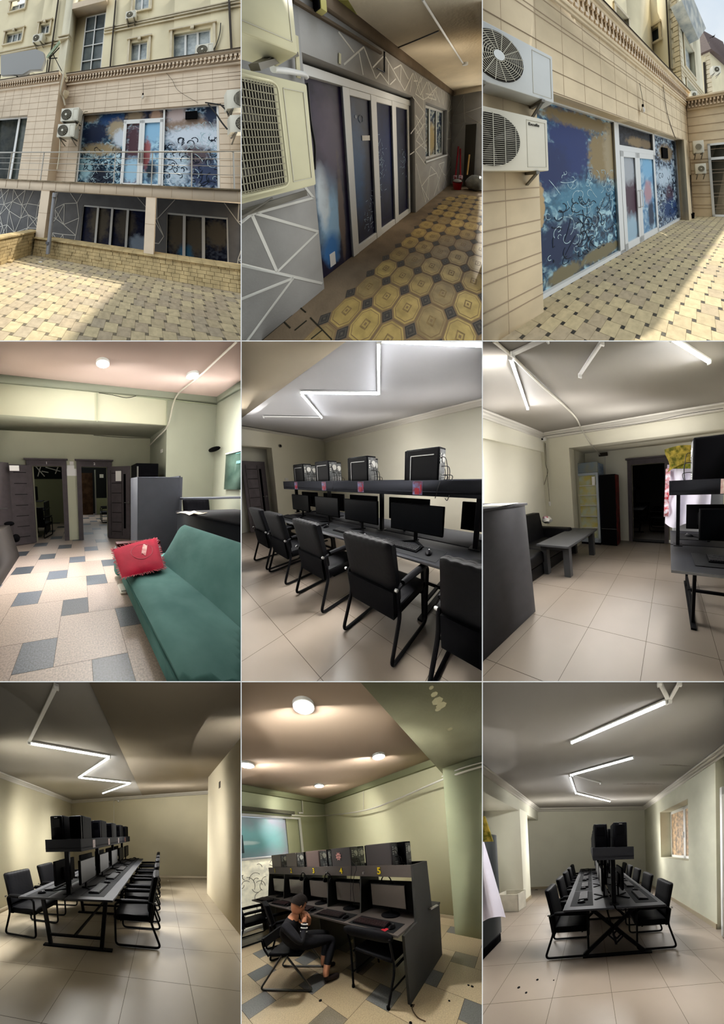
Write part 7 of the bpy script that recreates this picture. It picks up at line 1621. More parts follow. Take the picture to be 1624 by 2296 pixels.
bench_desk(-1.13, 2.02, 5.85, 'long graphite bench desk on black steel legs in the lower left room', W=.585, style='T', frames=4)
tower_shelf(-1.14, 2.10, 5.75, 1.28, 1.43, .46, 'dark overhead shelf carrying the towers in the lower left room')
ord5 = ('nearest', 'second', 'middle', 'fourth', 'furthest')
for i in range(5):
    y = 2.42 + .78 * i
    pc_tower((-1.14 - .10, y - .08, 1.333), math.pi, 'black tower computer, ' + ord5[i] + ' of the left row on the lower left shelf', w=.165, d=.33, h=.385, window=False, logo=i == 0)
    pc_tower((-1.14 + .10, y + .02, 1.333), math.pi, 'black tower computer, ' + ord5[i] + ' of the right row on the lower left shelf', w=.165, d=.33, h=.385, window=False)
    station(-1.0, 2.5 + .78 * i, 1, 'facing the right aisle of the lower left room, ' + ord5[i] + ' from the viewer', w=.54, lift=.10, dx=.16)
    station(-1.30, 2.42 + .78 * i, -1, 'facing the left wall of the lower left room, ' + ord5[i] + ' from the viewer', w=.54, lift=.10, dx=.16)
for i in range(5):
    office_chair((-.38, 2.62 + .76 * i, 0), math.pi / 2, 'black padded chair on the right side of the lower left desk, ' + ord5[i] + ' from the viewer')
for i in range(3):
    office_chair((-1.95, 2.62 + .80 * i, 0), -math.pi / 2 - (.12 if i == 0 else 0), 'black padded chair on the left side of the lower left desk, ' + ord5[i] + ' from the viewer')
m_red = mat('red_sticker', '4a2422', 0.5, col2='7c5448', scale=25)
for i in range(4):
    bm = nb(); box(bm, (0, -.05, 0), (.002, .05, .11)); single('sticker', 'small reddish picture sticker on the side of the lower left shelf, ' + ord5[i] + ' from the viewer', 'sticker', bm, m_red, (-.91 + .001, 2.55 + .8 * i, 1.30))
m_wht = mat('white_plastic', 'd8d6d0', 0.5)
bm = nb(); tube(bm, smoothpath([(-1.055,6.45,2.739), (-1.285,6.45,2.608), (-1.412,6.45,2.641), (-1.523,6.45,2.697), (-1.56,6.45,1.855)], 4), .007, 6)
single('white_cable', 'thin white cord hanging from the moulding on the back wall of the lower left room', 'cord', bm, m_wht)
bm = nb(); box(bm, (-.03, -.03, -.03), (.03, .03, .03), .008); single('junction_box', 'small white box under the moulding of the lower left room', 'junction box', bm, m_wht, (-1.379,6.46,2.616))
bm = nb(); box(bm, (-.002, -.05, -.06), (.004, .05, .06)); single('wall_socket', 'dark open socket hole in the pale right wall of the lower left room', 'socket', bm, mat('dark_hole', '3a342c', .8), (1.088,4.003,2.349))
bm = nb(); tube(bm, smoothpath([(-.0, -.04, .004), (.0, .0, .02), (.02, .05, .004)], 4), .006, 6); single('plastic_scrap', 'tiny white scrap on the floor by the back wall of the lower left room', 'scrap', bm, m_wht, (0.208,6.12,0))

# ================================================================ bottom centre: numbered computer booths and a seated person
use_set(8)
m_wall8 = mat('plaster_lime', 'bbb898', 0.9, var=0.04, scale=1.0, bump=0.06, bscale=60)
m_wall8g = mat('plaster_lime_deep', 'a6a98a', 0.9, var=0.04, scale=1.0, bump=0.06, bscale=60)
m_ceil8 = mat('stretch_ceiling_tan', 'a89480', 0.5, var=0.02, scale=1.0)
m_soff8 = mat('olive_soffit', '96957a', 0.9, var=0.06, scale=2.0, bump=.1, bscale=30)
m_ter8 = [mat('terrazzo_w%d' % k, c, 0.35, var=0.18, scale=80, detail=6) for k, c in ((1, 'a8987a'), (2, 'a09072'), (3, 'ad9c7e'))]
m_ter8d = [mat('terrazzo_wd%d' % k, c, 0.35, var=0.3, scale=90, detail=6) for k, c in ((1, '5a5c5c'), (2, '636462'), (3, '6d6656'))]
pinwheel_floor('floor', 'terrazzo floor of cream and grey squares under the numbered booths', .2, 4.4, -.6, 5.4, .56, .28, .913, 1.345, 0, m_ter8, m_ter8d, m_grout, gap=.004)
wall_x('wall_right', 'long lime green wall behind the numbered booths', 4.12, -.6, 4.8, 0, 3.4, [], m_wall8)
wall_y('wall_left', 'lime green window wall at the left of the booths', .2, 4.3, 4.78, 0, 3.4, [(.3, 2.72, .02, 2.62)], m_wall8g, th=.15)
bm = nb(); hexa(bm, [(3.42, -.6, 0), (4.3, -.6, 0), (4.3, .92, 0), (3.42, .92, 0)], [(3.72, -.6, 2.95), (4.3, -.6, 2.95), (4.3, .98, 2.95), (3.72, .98, 2.95)]); struct('wall_pier', 'leaning lime green pier at the right edge beside the booths', bm, mat('plaster_lime_dark', '8f9376', .9, var=.06, scale=1.5))  # lime plaster darkened in its colour because the pier came out too bright
bm = nb(); box(bm, (.2, -.6, 3.3), (4.3, 4.9, 3.45)); struct('ceiling', 'tan stretch ceiling with round lamps above the booths', bm, m_ceil8)
bm = nb(); hexa(bm, [(.2, -.6, 2.93), (4.3, -.6, 2.93), (4.3, 1.08, 2.93), (.2, .83, 2.93)], [(.2, -.6, 3.4), (4.3, -.6, 3.4), (4.3, 1.08, 3.4), (.2, .83, 3.4)]); struct('wall_beam', 'low olive soffit with flaking paint at the upper right of the booths', bm, m_soff8)
bm = nb(); rr = random.Random(3)
for (u, v, s) in ((1270, 30, .02), (1290, 60, .03), (1300, 100, .03), (1320, 140, .05), (1345, 160, .05), (1330, 190, .03), (1370, 150, .02), (1400, 310, .02), (1420, 340, .015)):
    pass
for p_, s in (((1.742,0.494,2.928), .02), ((1.836,0.5,2.928), .03), ((1.94,0.506,2.928), .05), ((2.028,0.499,2.928), .05), ((2.059,0.537,2.928), .03), ((2.521,0.543,2.928), .03)):
    disc(bm, (p_[0], p_[1], 2.93), (0, 0, -1), s, .006, 7)
single('flaking_paint', 'flaking patches of paint on the olive soffit', 'flaking paint', bm, mat('flake', 'a39f80', .95, bump=.4, bscale=20), kind='stuff')
m_band8 = mat('cornice_green_grey', '77795c', 0.8)
bm = nb(); box(bm, (4.04, 1.0, 3.16), (4.12, 4.78, 3.3)); struct('trim_60', 'grey green band under the tan ceiling on the right', bm, m_band8)
bm = nb(); box(bm, (.2, 4.70, 3.16), (4.12, 4.78, 3.3)); struct('trim_61', 'grey green band under the tan ceiling over the window', bm, m_band8)
bm = nb(); box(bm, (4.08, .98, 0), (4.12, 1.9, .06)); struct('baseboard_right', 'dark skirting under the lime green wall', bm, m_base)
# printed window
m_pr_low = film('silver_window_print', [], '3a3a36', 'e0dccb', 6.5, (.40, .56), '9c9a94', rough=.5)
t = Thing('printed_window', 'bright window with teal film above and silver line print below, left of the booths', 'window', (1.5, 4.80, 0), M=Matrix.Translation((-1.5, -4.80, 0)))
zs = (2.905,4.8,1.718)[2]; xr = (3.119,4.8,2.602)[0]; zt = (3.119,4.8,2.602)[2]
bm = nb(); box(bm, (.3, 4.80, 1.62), (xr, 4.82, zt - .02)); t.part('upper_pane', bm, film('teal_film', [((1.6, 4.8, 2.05), (1.0, 1, .35), '8cc4c4', .5), ((1.7, 4.8, 1.98), (.25, 1, .05), 'd8f0ec', .3)], '8fa8a8', 'a39ba8', 1.2, (.35, .65), rough=.2))
bm = nb(); box(bm, (.3, 4.80, .06), (2.5, 4.82, 1.60)); lp = t.part('lower_pane', bm, mat('backlit_line_print', 'cfc9b0', .5, col2='6e6b60', scale=5, emit=.55, detail=8))  # emission in the film stands in for daylight behind the lower pane
bm = nb(); rr = random.Random(12)
for k in range(46):
    x, z = rr.uniform(.8, 2.3), rr.uniform(.15, 1.5); a0 = rr.uniform(0, 6.28); r0 = rr.uniform(.04, .16)
    tube(bm, [(x + r0 * math.cos(a0 + .35 * i), 4.795, z + r0 * 1.3 * math.sin(a0 + .35 * i)) for i in range(7)], .006, 4)
t.part('line_drawing', bm, mat('print_line', '46443c', .6), lp)
bm = nb(); box(bm, (xr - .03, 4.74, .02), (xr + .04, 4.84, zt + .03)); t.part('frame_bar', bm, m_pvc)
bm = nb(); box(bm, (.3, 4.74, zt), (xr + .04, 4.84, zt + .05)); t.part('frame_bar', bm, m_pvc)
bm = nb(); box(bm, (.3, 4.76, 1.58), (xr, 4.84, 1.64)); t.part('frame_bar', bm, m_pvc)
bm = nb(); box(bm, (.3, 4.72, .0), (2.72, 4.84, .06)); t.part('sill', bm, m_pvc)
bm = nb(); box(bm, (.3, 4.60, 2.70), (2.9, 4.72, 2.78)); single('curtain_rail', 'dark wooden rail above the printed window', 'rail', bm, mat('dark_wood_rail', '4c4a3c', .6))
bm = nb(); box(bm, (1.40, 4.66, 1.75), (1.60, 4.74, 2.15), .005, 1); single('dark_box', 'dark box hanging at the left end of the printed window', 'box', bm, mat('slate_box', '3e4a4c', .5))
# conduit along the walls
bm = nb(); tube(bm, smoothpath([(2.801,4.6,2.668), (3.434,4.55,2.687), (4.108,4.6,2.771), (3.98,3.585,2.637), (3.98,2.81,2.602), (3.98,2.158,2.658), (3.98,1.606,2.736), (3.9,1.084,2.784), (3.66,0.673,2.734), (3.66,0.33,2.74)], 5), .018, 8)
single('cable_conduit', 'white conduit sagging along the lime green walls above the booths', 'conduit', bm, mat('conduit_white', 'c5c1b4', .5))
bm = nb(); tube(bm, smoothpath([(3.9,1.051,2.845), (3.66,0.667,2.807), (3.66,0.326,2.797)], 4), .012, 6); single('cable_conduit', 'second thinner conduit along the pier under the olive soffit', 'conduit', bm, mat('conduit_white', 'c5c1b4', .5))
bm = nb(); bar(bm, (3.276,4.75,3.294), (3.252,4.75,2.774), .02, .02); bar(bm, (3.075,4.7,2.771), (3.206,4.7,2.782), .05, .04); single('junction_box', 'small white junction box above the corner of the printed window', 'junction box', bm, m_wht)
bm = nb(); tube(bm, [(4.1,3.104,3.334), (4.1,3.182,2.671)], .005, 5); single('wire', 'thin wire dropping down the lime green wall', 'wire', bm, m_wht)
# lamps
LP8 = 120; point_light((1.2, 1.2, 2.1), 12, (1, .97, .9), .4); point_light((3.0, 3.0, 1.9), 22, (1, .97, .9), .3)  # added fill points, not tied to the round ceiling lamps
for q, lab, r in (((1.371,1.785,3.28), 'largest round ceiling lamp above the booths, nearest the viewer', .12), ((3.039,1.888,3.28), 'round ceiling lamp right of centre above the booths', .12), ((3.118,3.744,3.28), 'furthest round ceiling lamp above the booths', .12), ((1.429,3.629,3.28), 'round ceiling lamp cut by the left edge above the booths', .12)):
    ceiling_lamp((q[0], q[1], 3.3), lab, r); disc_light((q[0], q[1], 3.24), LP8 * .5, .12); point_light((q[0], q[1], 2.35), 14, (1, .98, .93), .1)
# booths
m_booth = mat('booth_board', '2c2c2a', 0.6, var=.06, scale=7, spec=.2); m_boothl = mat('booth_board_lit', '4a4440', 0.6, var=.05, scale=7, spec=.2)  # lighter copy of the board: light on the front put into its colour
t = Thing('booth_desk', 'row of dark numbered computer booths with high side boards', 'desk', (2.2, 2.7, 0), M=Matrix.Translation((-2.2, -2.7, 0)))
bm = nb(); prism(bm, [(1.66, .95, 0), (1.66, .95, .70), (1.97, .95, .725), (2.0, .95, 1.37), (2.42, .95, 1.37), (2.46, .95, .76), (2.76, .95, .72), (2.70, .95, 0)], (0, -.03, 0)); t.part('end_board', bm, m_booth)
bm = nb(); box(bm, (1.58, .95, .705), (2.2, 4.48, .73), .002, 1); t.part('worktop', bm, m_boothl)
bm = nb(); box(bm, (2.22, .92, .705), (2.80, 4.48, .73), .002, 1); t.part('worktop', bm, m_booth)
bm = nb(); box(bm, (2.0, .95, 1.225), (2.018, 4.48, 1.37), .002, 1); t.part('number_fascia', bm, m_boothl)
bm = nb(); box(bm, (2.42, .95, 1.225), (2.44, 4.48, 1.37)); t.part('rear_fascia', bm, m_booth)
bm = nb(); box(bm, (2.018, .95, 1.225), (2.42, 4.48, 1.245)); t.part('tower_tray', bm, m_booth)
for k in range(5):
    y = 1.70 + .69 * k
    bm = nb(); prism(bm, [(1.93, y, .73), (2.0, y, 1.225), (2.42, y, 1.225), (2.42, y, .73)], (0, .02, 0)); t.part('divider', bm, m_booth)
    bm = nb(); box(bm, (1.75, y, 0), (2.6, y + .02, .705)); t.part('leg_board', bm, m_booth)
bm = nb(); box(bm, (2.2, .95, .73), (2.215, 4.48, 1.14)); t.part('back_board', bm, m_booth)
bm = nb(); bar(bm, (2.333,0.9,0.767), (2.614,0.9,0.739), .03, .015); t.part('worktop_end_strip', bm, m_metal)
m_yel = mat('yellow_digit', 'd8c020', .5); m_yelb = mat('digit_backing', '3a3208', .6)
for k, (s, y) in enumerate((('5', (1.99,1.39,1.297)[1]), ('4', (1.99,2.083,1.287)[1]), ('3', (1.99,2.768,1.279)[1]), ('2', (1.99,3.498,1.268)[1]), ('1', (1.99,4.176,1.27)[1]))):
    t = Thing('booth_number', 'yellow number %s on the booth fascia' % {'5': 'five', '4': 'four', '3': 'three', '2': 'two', '1': 'one'}[s], 'sign', (2.0, y, 1.297), M=Matrix.Rotation(-math.pi / 2, 4, 'Z') @ Matrix.Rotation(math.pi / 2, 4, 'X'))
    bm = text_mesh(s, .125, .002, True); xf(bm, Matrix.Translation((0, 0, .004))); t.part('digit', bm, m_yel)
    bm = text_mesh(s, .135, .001, True); 
    for v in bm.verts: v.co.x += .004; v.co.y -= .003
    t.part('backing', bm, m_yelb)
bt = ((1.40, .40, 'of booth five, with a plain grey side'), (2.09, .42, 'of booth four, with a pink skull sticker'), (2.80, .38, 'of booth three, with a tan side'), (3.50, .38, 'of booth two'), (4.12, .40, 'of booth one, furthest left'))
m_tws = [mat('tower_grey', '3a3636', .5), mat('tower_grey2', '3c3838', .5), mat('tower_tan', '5a4c48', .5), mat('tower_tan2', '4c4640', .5), mat('tower_tan3', '504a44', .5)]
for k, (y, d, tag) in enumerate(bt):
    pc_tower((2.11, y, 1.247), 0, 'front computer tower ' + tag, w=.17, d=d, h=.40, window=False, m=m_tws[k])
    pc_tower((2.32, y + .02 - (.12 if k == 0 else 0), 1.247), 0, 'rear computer tower behind the one ' + tag, w=.17, d=.36, h=.40, window=False, cables=False)
bm = nb(); rr = random.Random(1)
pts = [(.05 * math.cos(a) * (1.25 if i % 2 else .8), .055 * math.sin(a) * (1.25 if i % 2 else .8)) for i, a in enumerate(2 * math.pi * k / 16 for k in range(16))]
prism(bm, [(0, u, v) for u, v in pts], (-.004, 0, 0)); box(bm, (-.006, -.025, .0), (-.003, -.008, .018), mi=1); box(bm, (-.006, .008, .0), (-.003, .025, .018), mi=1); box(bm, (-.006, -.02, -.03), (-.003, .02, -.022), mi=1)
single('skull_sticker', 'pink ragged sticker on the side of the tower of booth four', 'sticker', bm, [mat('sticker_pink', 'c98f88', .5), m_booth], (2.018, 2.13, 1.52))
m_scr8 = mat('grey_screen', '4c4640', 0.25, spec=.5)
for k in range(5):
    y = 1.30 + .69 * k; nm = 'the booth numbered ' + ('five', 'four', 'three', 'two', 'one')[k]
    monitor((2.02, y, .731), -math.pi / 2, 'computer monitor in ' + nm, w=.50, h=.30, lift=.10, m=m_scr8, base='round')
    bm = nb(); box(bm, (-.13, -.31, 0), (.13, .31, .003), .001, 1); single('mouse_pad', 'black desk mat in ' + nm, 'mouse pad', bm, m_pad, (1.73, y + .02, .7305))
    keyboard((1.70, y - (-.06), .734), -math.pi / 2 + .05, 'dark keyboard with red lettering in ' + nm, keys=mat('red_black_keys', '2a1416', .6, col2='141416', scale=40))
    mouse((1.70, y - .22, .734), -math.pi / 2, 'black mouse in ' + nm)
bm = nb(); poly(bm, [(-.04, -.03, .001), (.03, -.035, .001), (.045, .02, .001), (-.02, .035, .001)]); r_ = bmesh.ops.extrude_face_region(bm, geom=bm.faces[:]); bmesh.ops.translate(bm, vec=(0, 0, .002), verts=[g for g in r_['geom'] if isinstance(g, bmesh.types.BMVert)])
single('red_marking', 'red printed marking on the desk mat of booth five', 'print', bm, mat('red_ink', '8c1c24', .6), (1.63, 1.13, .7345))
# headphones hung on hooks
def headphones(y, lab, x=1.975, z=1.20):
    t = Thing('headphones', lab, 'headphones', (x, y, z))
    bm = nb(); tube(bm, [(0, .075 * math.cos(a), -.02 + .085 * math.sin(a)) for a in (math.pi * k / 12 for k in range(13))], .008, 6); t.part('headband', bm, m_blackpl)
    for s in (-1, 1):
        bm = nb(); disc(bm, (-.0, s * .075 - s * .012, -.05), (0, s, 0), .038, .025, 14); t.part('ear_cup', bm, m_blackpl2)
    bm = nb(); tube(bm, [(0, 0, .09), (-.03, 0, .09), (-.035, 0, .11)], .005, 5); t.part('hook', bm, m_metal)
headphones((1.96,2.377,1.142)[1], 'black headphones hanging between booths three and four')
headphones((1.96,3.061,1.145)[1], 'black headphones hanging between booths two and three')
headphones(1.36, 'black headphones hanging above the monitor of booth five', x=2.1, z=1.16)
for k, p in enumerate(((1.985,1.624,1.282), (1.985,2.375,1.287))):
    bm = nb(); disc(bm, (0, 0, 0), (-1, 0, 0), .012, .03, 8); box(bm, (-.03, -.01, -.02), (-.01, .01, 0)); single('metal_hook', ('bright metal hook on the fascia between booths four and five', 'bright metal hook on the fascia between booths three and four')[k], 'hook', bm, m_metal, p)
for k, pts in enumerate((((1.99,1.846,1.466), (1.985,1.856,1.306), (1.98,1.885,1.135), (1.98,1.93,0.849)), ((1.985,1.83,1.445), (1.98,1.753,1.349), (1.98,1.811,1.223), (1.98,1.858,1.029), (1.98,1.852,0.846)))):
    bm = nb(); tube(bm, smoothpath(pts, 6), .004, 5); single('hanging_cable', ('straight black cable hanging in front of booth four', 'wavy black cable hanging in front of booth four')[k], 'cable', bm, m_cable)
# chair pushed in at booth five
t = Thing('folding_chair', 'black padded steel chair pushed under the desk of booth five', 'chair', (1.55, 1.30, 0), M=Matrix.Translation((-1.55, -1.30, 0)))
bm = nb(); bx0 = (1.466,1.572,0.74); bx1 = (1.602,0.972,0.7)
ax, ay, az = 1.50, 1.60, .72; b_x, b_y, b_z = 1.56, 1.00, .715
def bpad(u, v):
    a = 2 * math.pi * v; y = ay + (b_y - ay) * u; x = ax + (b_x - ax) * u; e = 1 - abs(2 * u - 1) ** 6 * .5
    return Vector((x + .028 * math.cos(a) * e, y, .70 + .062 * math.sin(a) * e))
sheet(bm, bpad, 16, 14)
for u in (0, 1): bm.faces.new([bm.verts.new(bpad(u, k / 14)) for k in range(14)])
bmesh.ops.remove_doubles(bm, verts=bm.verts, dist=.0005); t.part('backrest', bm, m_leather)
bm = nb(); box(bm, (1.58, 1.03, .415), (1.98, 1.55, .465), .025, 3); t.part('seat', bm, m_leather)
for s, (yy, foot) in enumerate(((1.585, (1.54, 1.58)), (1.01, (1.50, 1.08)))):
    bm = nb(); tube(bm, fillet([(foot[0] - .0, foot[1], .012), (1.56, yy, .36), (1.56, yy, .50), (1.52, yy, .70)], .08, 4), .013, 8); t.part('rear_leg', bm, m_frame)
    bm = nb(); tube(bm, fillet([(1.60, yy, .40), (2.02, yy, .40), (2.08, yy, .012)], .06, 4), .013, 8); t.part('front_leg', bm, m_frame)
    bm = nb(); disc(bm, (foot[0], foot[1], 0), (0, 0, 1), .018, .03, 10); t.part('rubber_foot', bm, m_blackpl)
bm = nb(); tube(bm, [(1.53, 1.57, .18), (2.05, 1.57, .18)], .009, 6); tube(bm, [(1.52, 1.04, .18), (2.05, 1.02, .18)], .009, 6); t.part('side_rail', bm, m_frame)
# sled chairs
def sled_chair(loc, rz, lab, s=1.0):
    t = Thing('sled_chair', lab, 'chair', loc, 0, M=Matrix.Rotation(rz, 4, 'Z') @ Matrix.Scale(s, 4))
    bm = nb(); box(bm, (-.22, -.2, .40), (.22, .22, .455), .025, 3); t.part('seat', bm, m_leather)
    bm = nb(); sheet(bm, lambda u, v: Vector((-.2 + .40 * u, -.22 - .03 * v, .52 + .10 * v)), 10, 5, (0, -.03, 0)); t.part('backrest', bm, m_leather)
    for q in (-1, 1):
        bm = nb(); tube(bm, fillet([(.23 * q, .05, .42), (.23 * q, .34, .015), (.23 * q, -.34, .015), (.23 * q, -.02, .42)], .06, 5, False), .0125, 8); t.part('leg_loop', bm, mat('grey_steel', '4c4c48', .35, .6))
        bm = nb(); tube(bm, fillet([(.23 * q, -.18, .42), (.23 * q, -.24, .52), (.23 * q, -.25, .62)], .05, 4), .011, 6); t.part('back_tube', bm, m_frame)
    return t
sled_chair((1.25, 2.34, 0), math.radians(-149), 'steel sled chair the person in black is sitting on')
office_chair((1.62, 3.15, 0), -math.pi / 2 - .3, 'black padded chair behind the seated person, under booths two and three', s=.85)
office_chair((1.50, 4.15, 0), -math.pi / 2 - .2, 'black padded chair furthest left, in front of booth one', s=.9)
office_chair((2.95, 1.55, 0), math.pi / 2, 'black chair on the far side of the booths, showing behind the end board', s=.85)
# seated person
t = Thing('person', 'person in black clothes and striped cuff, bent forward on the steel sled chair', 'person', (1.25, 2.25, 0), M=Matrix.Translation((-1.25, -2.25, 0)))
Ph = [[('pel', (1.17, 2.24, .55), .125), ('sp1', (1.13, 2.18, .66), .12), ('sp2', (1.12, 2.12, .78), .125), ('nk', (1.16, 2.07, .885), .06), ('nk2', (1.18, 2.05, .93), .05)],
      [('sp2', (1.12, 2.12, .78), .125), ('shn', (1.03, 2.03, .82), .062), ('eln', (1.12, 1.90, .62), .045), ('wrn', (1.22, 1.97, .775), .03), ('n_palm', (1.235, 1.985, .83), .026)],
      [('sp2', (1.12, 2.12, .78), .125), ('shf', (1.22, 2.22, .80), .062), ('elf', (1.36, 2.15, .64), .045), ('wrf', (1.34, 2.04, .80), .03), ('f_palm', (1.31, 2.02, .85), .026)],
      [('pel', (1.17, 2.24, .55), .125), ('hpn', (1.22, 2.13, .52), .10), ('knn', (1.60, 1.93, .47), .062), ('shkn', (1.50, 1.925, .29), .055), ('ann', (1.42, 1.92, .13), .042), ('hen', (1.42, 1.91, .05), .038), ('ton', (1.58, 1.86, .03), .03)],
      [('pel', (1.17, 2.24, .55), .125), ('hpf', (1.27, 2.30, .52), .10), ('knf', (1.66, 2.12, .48), .062), ('shkf', (1.61, 2.13, .29), .055), ('anf', (1.56, 2.14, .13), .042), ('hef', (1.56, 2.14, .05), .038), ('tof', (1.72, 2.08, .03), .03)]]
Ph += hand_chains('n_', (1.22, 1.97, .775), (1.235, 1.985, .83), (0.1, .2, 1), (-.4, -.8, 0), .5) + hand_chains('f_', (1.34, 2.04, .80), (1.31, 2.02, .85), (-.3, .1, 1), (.6, -.6, 0), .5)
reg = {k: 1 for k in ('nk', 'nk2', 'n_palm', 'f_palm', 'wrf', 'ann', 'anf')}; reg.update({k: 2 for k in ('hen', 'ton', 'hef', 'tof')})
for q in ('n_', 'f_'):
    for k in range(4):
        for e in ('k%d' % k, 'f%da' % k, 'f%db' % k, 'f%dc' % k): reg[q + e] = 1
    for e in ('t0', 't1', 't2'): reg[q + e] = 1
bm = skinned(Ph, reg, 'pel'); t.part('body', bm, [m_blackcl, m_skin, m_shoe])
hb, HM = head_mesh((1.22, 2.05, 1.01), (.85, -.1, -.75), (.5, 0, 1), s=.98); t.part('head', hb, [m_skin, m_blackpl2, mat('lips', '8a4c40', .5)])
bm = hair_mesh(HM, 1.0, .01); t.part('hair', bm, m_hair)
bm = nb(); 
for k in range(5): tube(bm, [Vector((1.195 + .007 * k, 1.95 + .004 * k, .72 + .018 * k)) + Vector((.036 * math.cos(a), .03 * math.sin(a), -.012 * math.cos(a))) for a in (2 * math.pi * i / 12 for i in range(12))], .0065, 5, True, mi=k % 2)
t.part('striped_cuff', bm, [m_white, m_blackcl], label='black and white striped cuff')
bm = nb()
for p_, s in (((1.191,1.753,0), .018), ((1.663,0.905,0), .02), ((1.485,0.838,0), .015), ((2.247,0.473,0), .015), ((1.918,0.623,0), .01), ((2.246,0.509,0), .012)): disc(bm, p_, (0, 0, 1), s, .004, 7)
single('floor_grit', 'dark crumbs scattered on the terrazzo before the booths', 'crumbs', bm, m_blackpl, kind='stuff')
bm = nb(); tube(bm, smoothpath([(1.687,0.892,0.004), (1.627,0.888,0.004), (1.57,0.811,0.004), (1.568,0.733,0.004)], 6), .006, 5); single('string', 'dark string lying on the floor before the end board', 'string', bm, mat('string_brown', '4a3c2c', .8))

# ================================================================ bottom right: the desk seen end on
use_set(9)
m_wall9 = mat('plaster_sage', 'cfcdbb', 0.9, var=0.03, scale=1.2, bump=0.05, bscale=80)
m_wall9r = mat('plaster_sage_scuffed', 'bfbeaa', 0.9, var=0.06, scale=2.5, bump=0.08, bscale=50)
m_ceil9 = mat('ceiling_grey', 'a8a49e', 0.85, var=0.03, scale=1.0)
m_tile9 = mat('cream_porcelain_pink', '8a7e72', 0.38, var=0.05, scale=2.0)
tile_floor('floor', 'beige porcelain tiles in the lower right room', -3.4, 3.2, 0.1, 7.2, 0.6, (0.172,1.775,0)[0], (0.172,1.775,0)[1], m_tile9, m_grout)
wall_y('wall_back', 'plain sage back wall of the lower right room', -3.4, 3.0, 6.8, 0, 3.05, [], m_wall9)
wall_x('wall_left', 'upper band of the left wall over the niche in the lower right room', -1.87, .1, 6.8, 2.55, 3.05, [], m_wall9, th=-.9)
bm = nb(); box(bm, (-2.9, 5.0, 0), (-1.85, 5.58, 2.6)); struct('wall_pillar', 'sage wall pillar behind the white carton', bm, m_wall9)
wall_x('wall_left', 'back of the niche on the left of the lower right room', -2.78, .1, 5.1, 0, 2.6, [], m_wall9, th=-.1)
wall_x('wall_left', 'recessed left wall beyond the pillar of the lower right room', -2.35, 5.5, 6.85, 0, 2.6, [], m_wall9, th=-.1)
wall_x('wall_right', 'sage right wall with window recess and scuff marks', 2.16, 2.9, 6.85, 0, 3.05, [(3.76, 5.3, 1.12, 2.48)], m_wall9r, th=.40)
wall_x('wall_right', 'sage right wall nearest the viewer, beyond the white door leaf', 2.75, .1, 2.9, 0, 3.05, [], m_wall9r, th=.2)
bm = nb(); box(bm, (-3.4, .1, 2.98), (3.2, 6.9, 3.1)); struct('ceiling', 'grey ceiling with cracks and tube lights in the lower right room', bm, m_ceil9)
crown('trim_20', 'white ceiling moulding on the left of the lower right room', (-1.87, .1, 2.98), (-1.87, 6.8, 2.98), (1, 0, 0), h=.12, d=.11)
crown('trim_21', 'white ceiling moulding on the right of the lower right room', (2.16, .1, 2.98), (2.16, 6.8, 2.98), (-1, 0, 0), h=.12, d=.11)
crown('trim_22', 'white ceiling moulding on the back wall of the lower right room', (-1.87, 6.8, 2.98), (2.2, 6.8, 2.98), (0, -1, 0), h=.12, d=.11)
bm = nb(); box(bm, (-3.4, 6.78, 0), (2.2, 6.8, .08)); struct('baseboard_back', 'tile skirting under the back wall of the lower right room', bm, m_base)
bm = nb(); box(bm, (-2.9, 4.985, 0), (-1.83, 5.0, .09)); box(bm, (-1.85, 4.985, 0), (-1.83, 5.58, .09)); struct('baseboard_left', 'tile skirting around the pillar of the lower right room', bm, m_base)
bm = nb(); box(bm, (2.14, 2.9, 0), (2.16, 6.8, .09)); struct('baseboard_right', 'tile skirting under the scuffed right wall of the lower right room', bm, m_base)
m_crack = mat('flaking_paint', '7c7770', 0.9, col2='8f8b84', scale=30)
bm = nb(); prism(bm, [(0.824,4.267,2.979), (1.313,4.206,2.979), (1.579,4.241,2.979), (1.838,4.287,2.979), (1.422,4.32,2.979), (1.046,4.292,2.979)], (0, 0, -.004)); single('ceiling_crack', 'long crack of flaking paint in the lower right ceiling', 'crack', bm, m_crack)
bm = nb(); prism(bm, [(1.335,3.262,2.979), (1.642,3.249,2.979), (1.965,3.309,2.979), (1.666,3.297,2.979)], (0, 0, -.004)); single('ceiling_crack', 'faint upper crack in the lower right ceiling, nearer the viewer', 'crack', bm, m_crack)
ZL = 2.965; LP9 = 80; point_light((-1.0, 5.4, 1.55), 85, (1, .97, .93), .4); point_light((1.4, 5.4, 1.55), 75, (1, .97, .93), .4); point_light((-1.0, 4.0, 1.55), 14, (1, .97, .93), .4); point_light((1.5, 4.0, 1.55), 14, (1, .97, .93), .4); point_light((0, 1.4, 2.0), 10, (1, .97, .93), .4)  # fill points added for the back wall and aisles, no fixture built
L9 = [((-0.209,2.533,2.95), (0.831,1.796,2.95), 'nearest and longest lit tube light in the lower right room', 1), ((0.775,2.924,2.95), (-0.34,3.64,2.95), 'second lit tube light of the lower right room, slanting above the towers', 1),
      ((-0.349,3.669,2.95), (-0.315,4.862,2.95), 'short lit tube light on the left of the bent lower right row', 1), ((-0.294,4.837,2.95), (0.707,5.739,2.95), 'furthest lit tube light of the bent lower right row', 1),
      ((-0.284,3.67,2.95), (0.304,4.116,2.95), 'thin unlit batten branching off the bend in the lower right room', 0),
      ((0.854,1.804,2.95), (0.671,1.598,2.95), 'left unlit batten of the pair meeting the nearest lower right tube', 0), ((0.857,1.795,2.95), (0.86,1.591,2.95), 'right unlit batten of the pair meeting the nearest lower right tube', 0)]
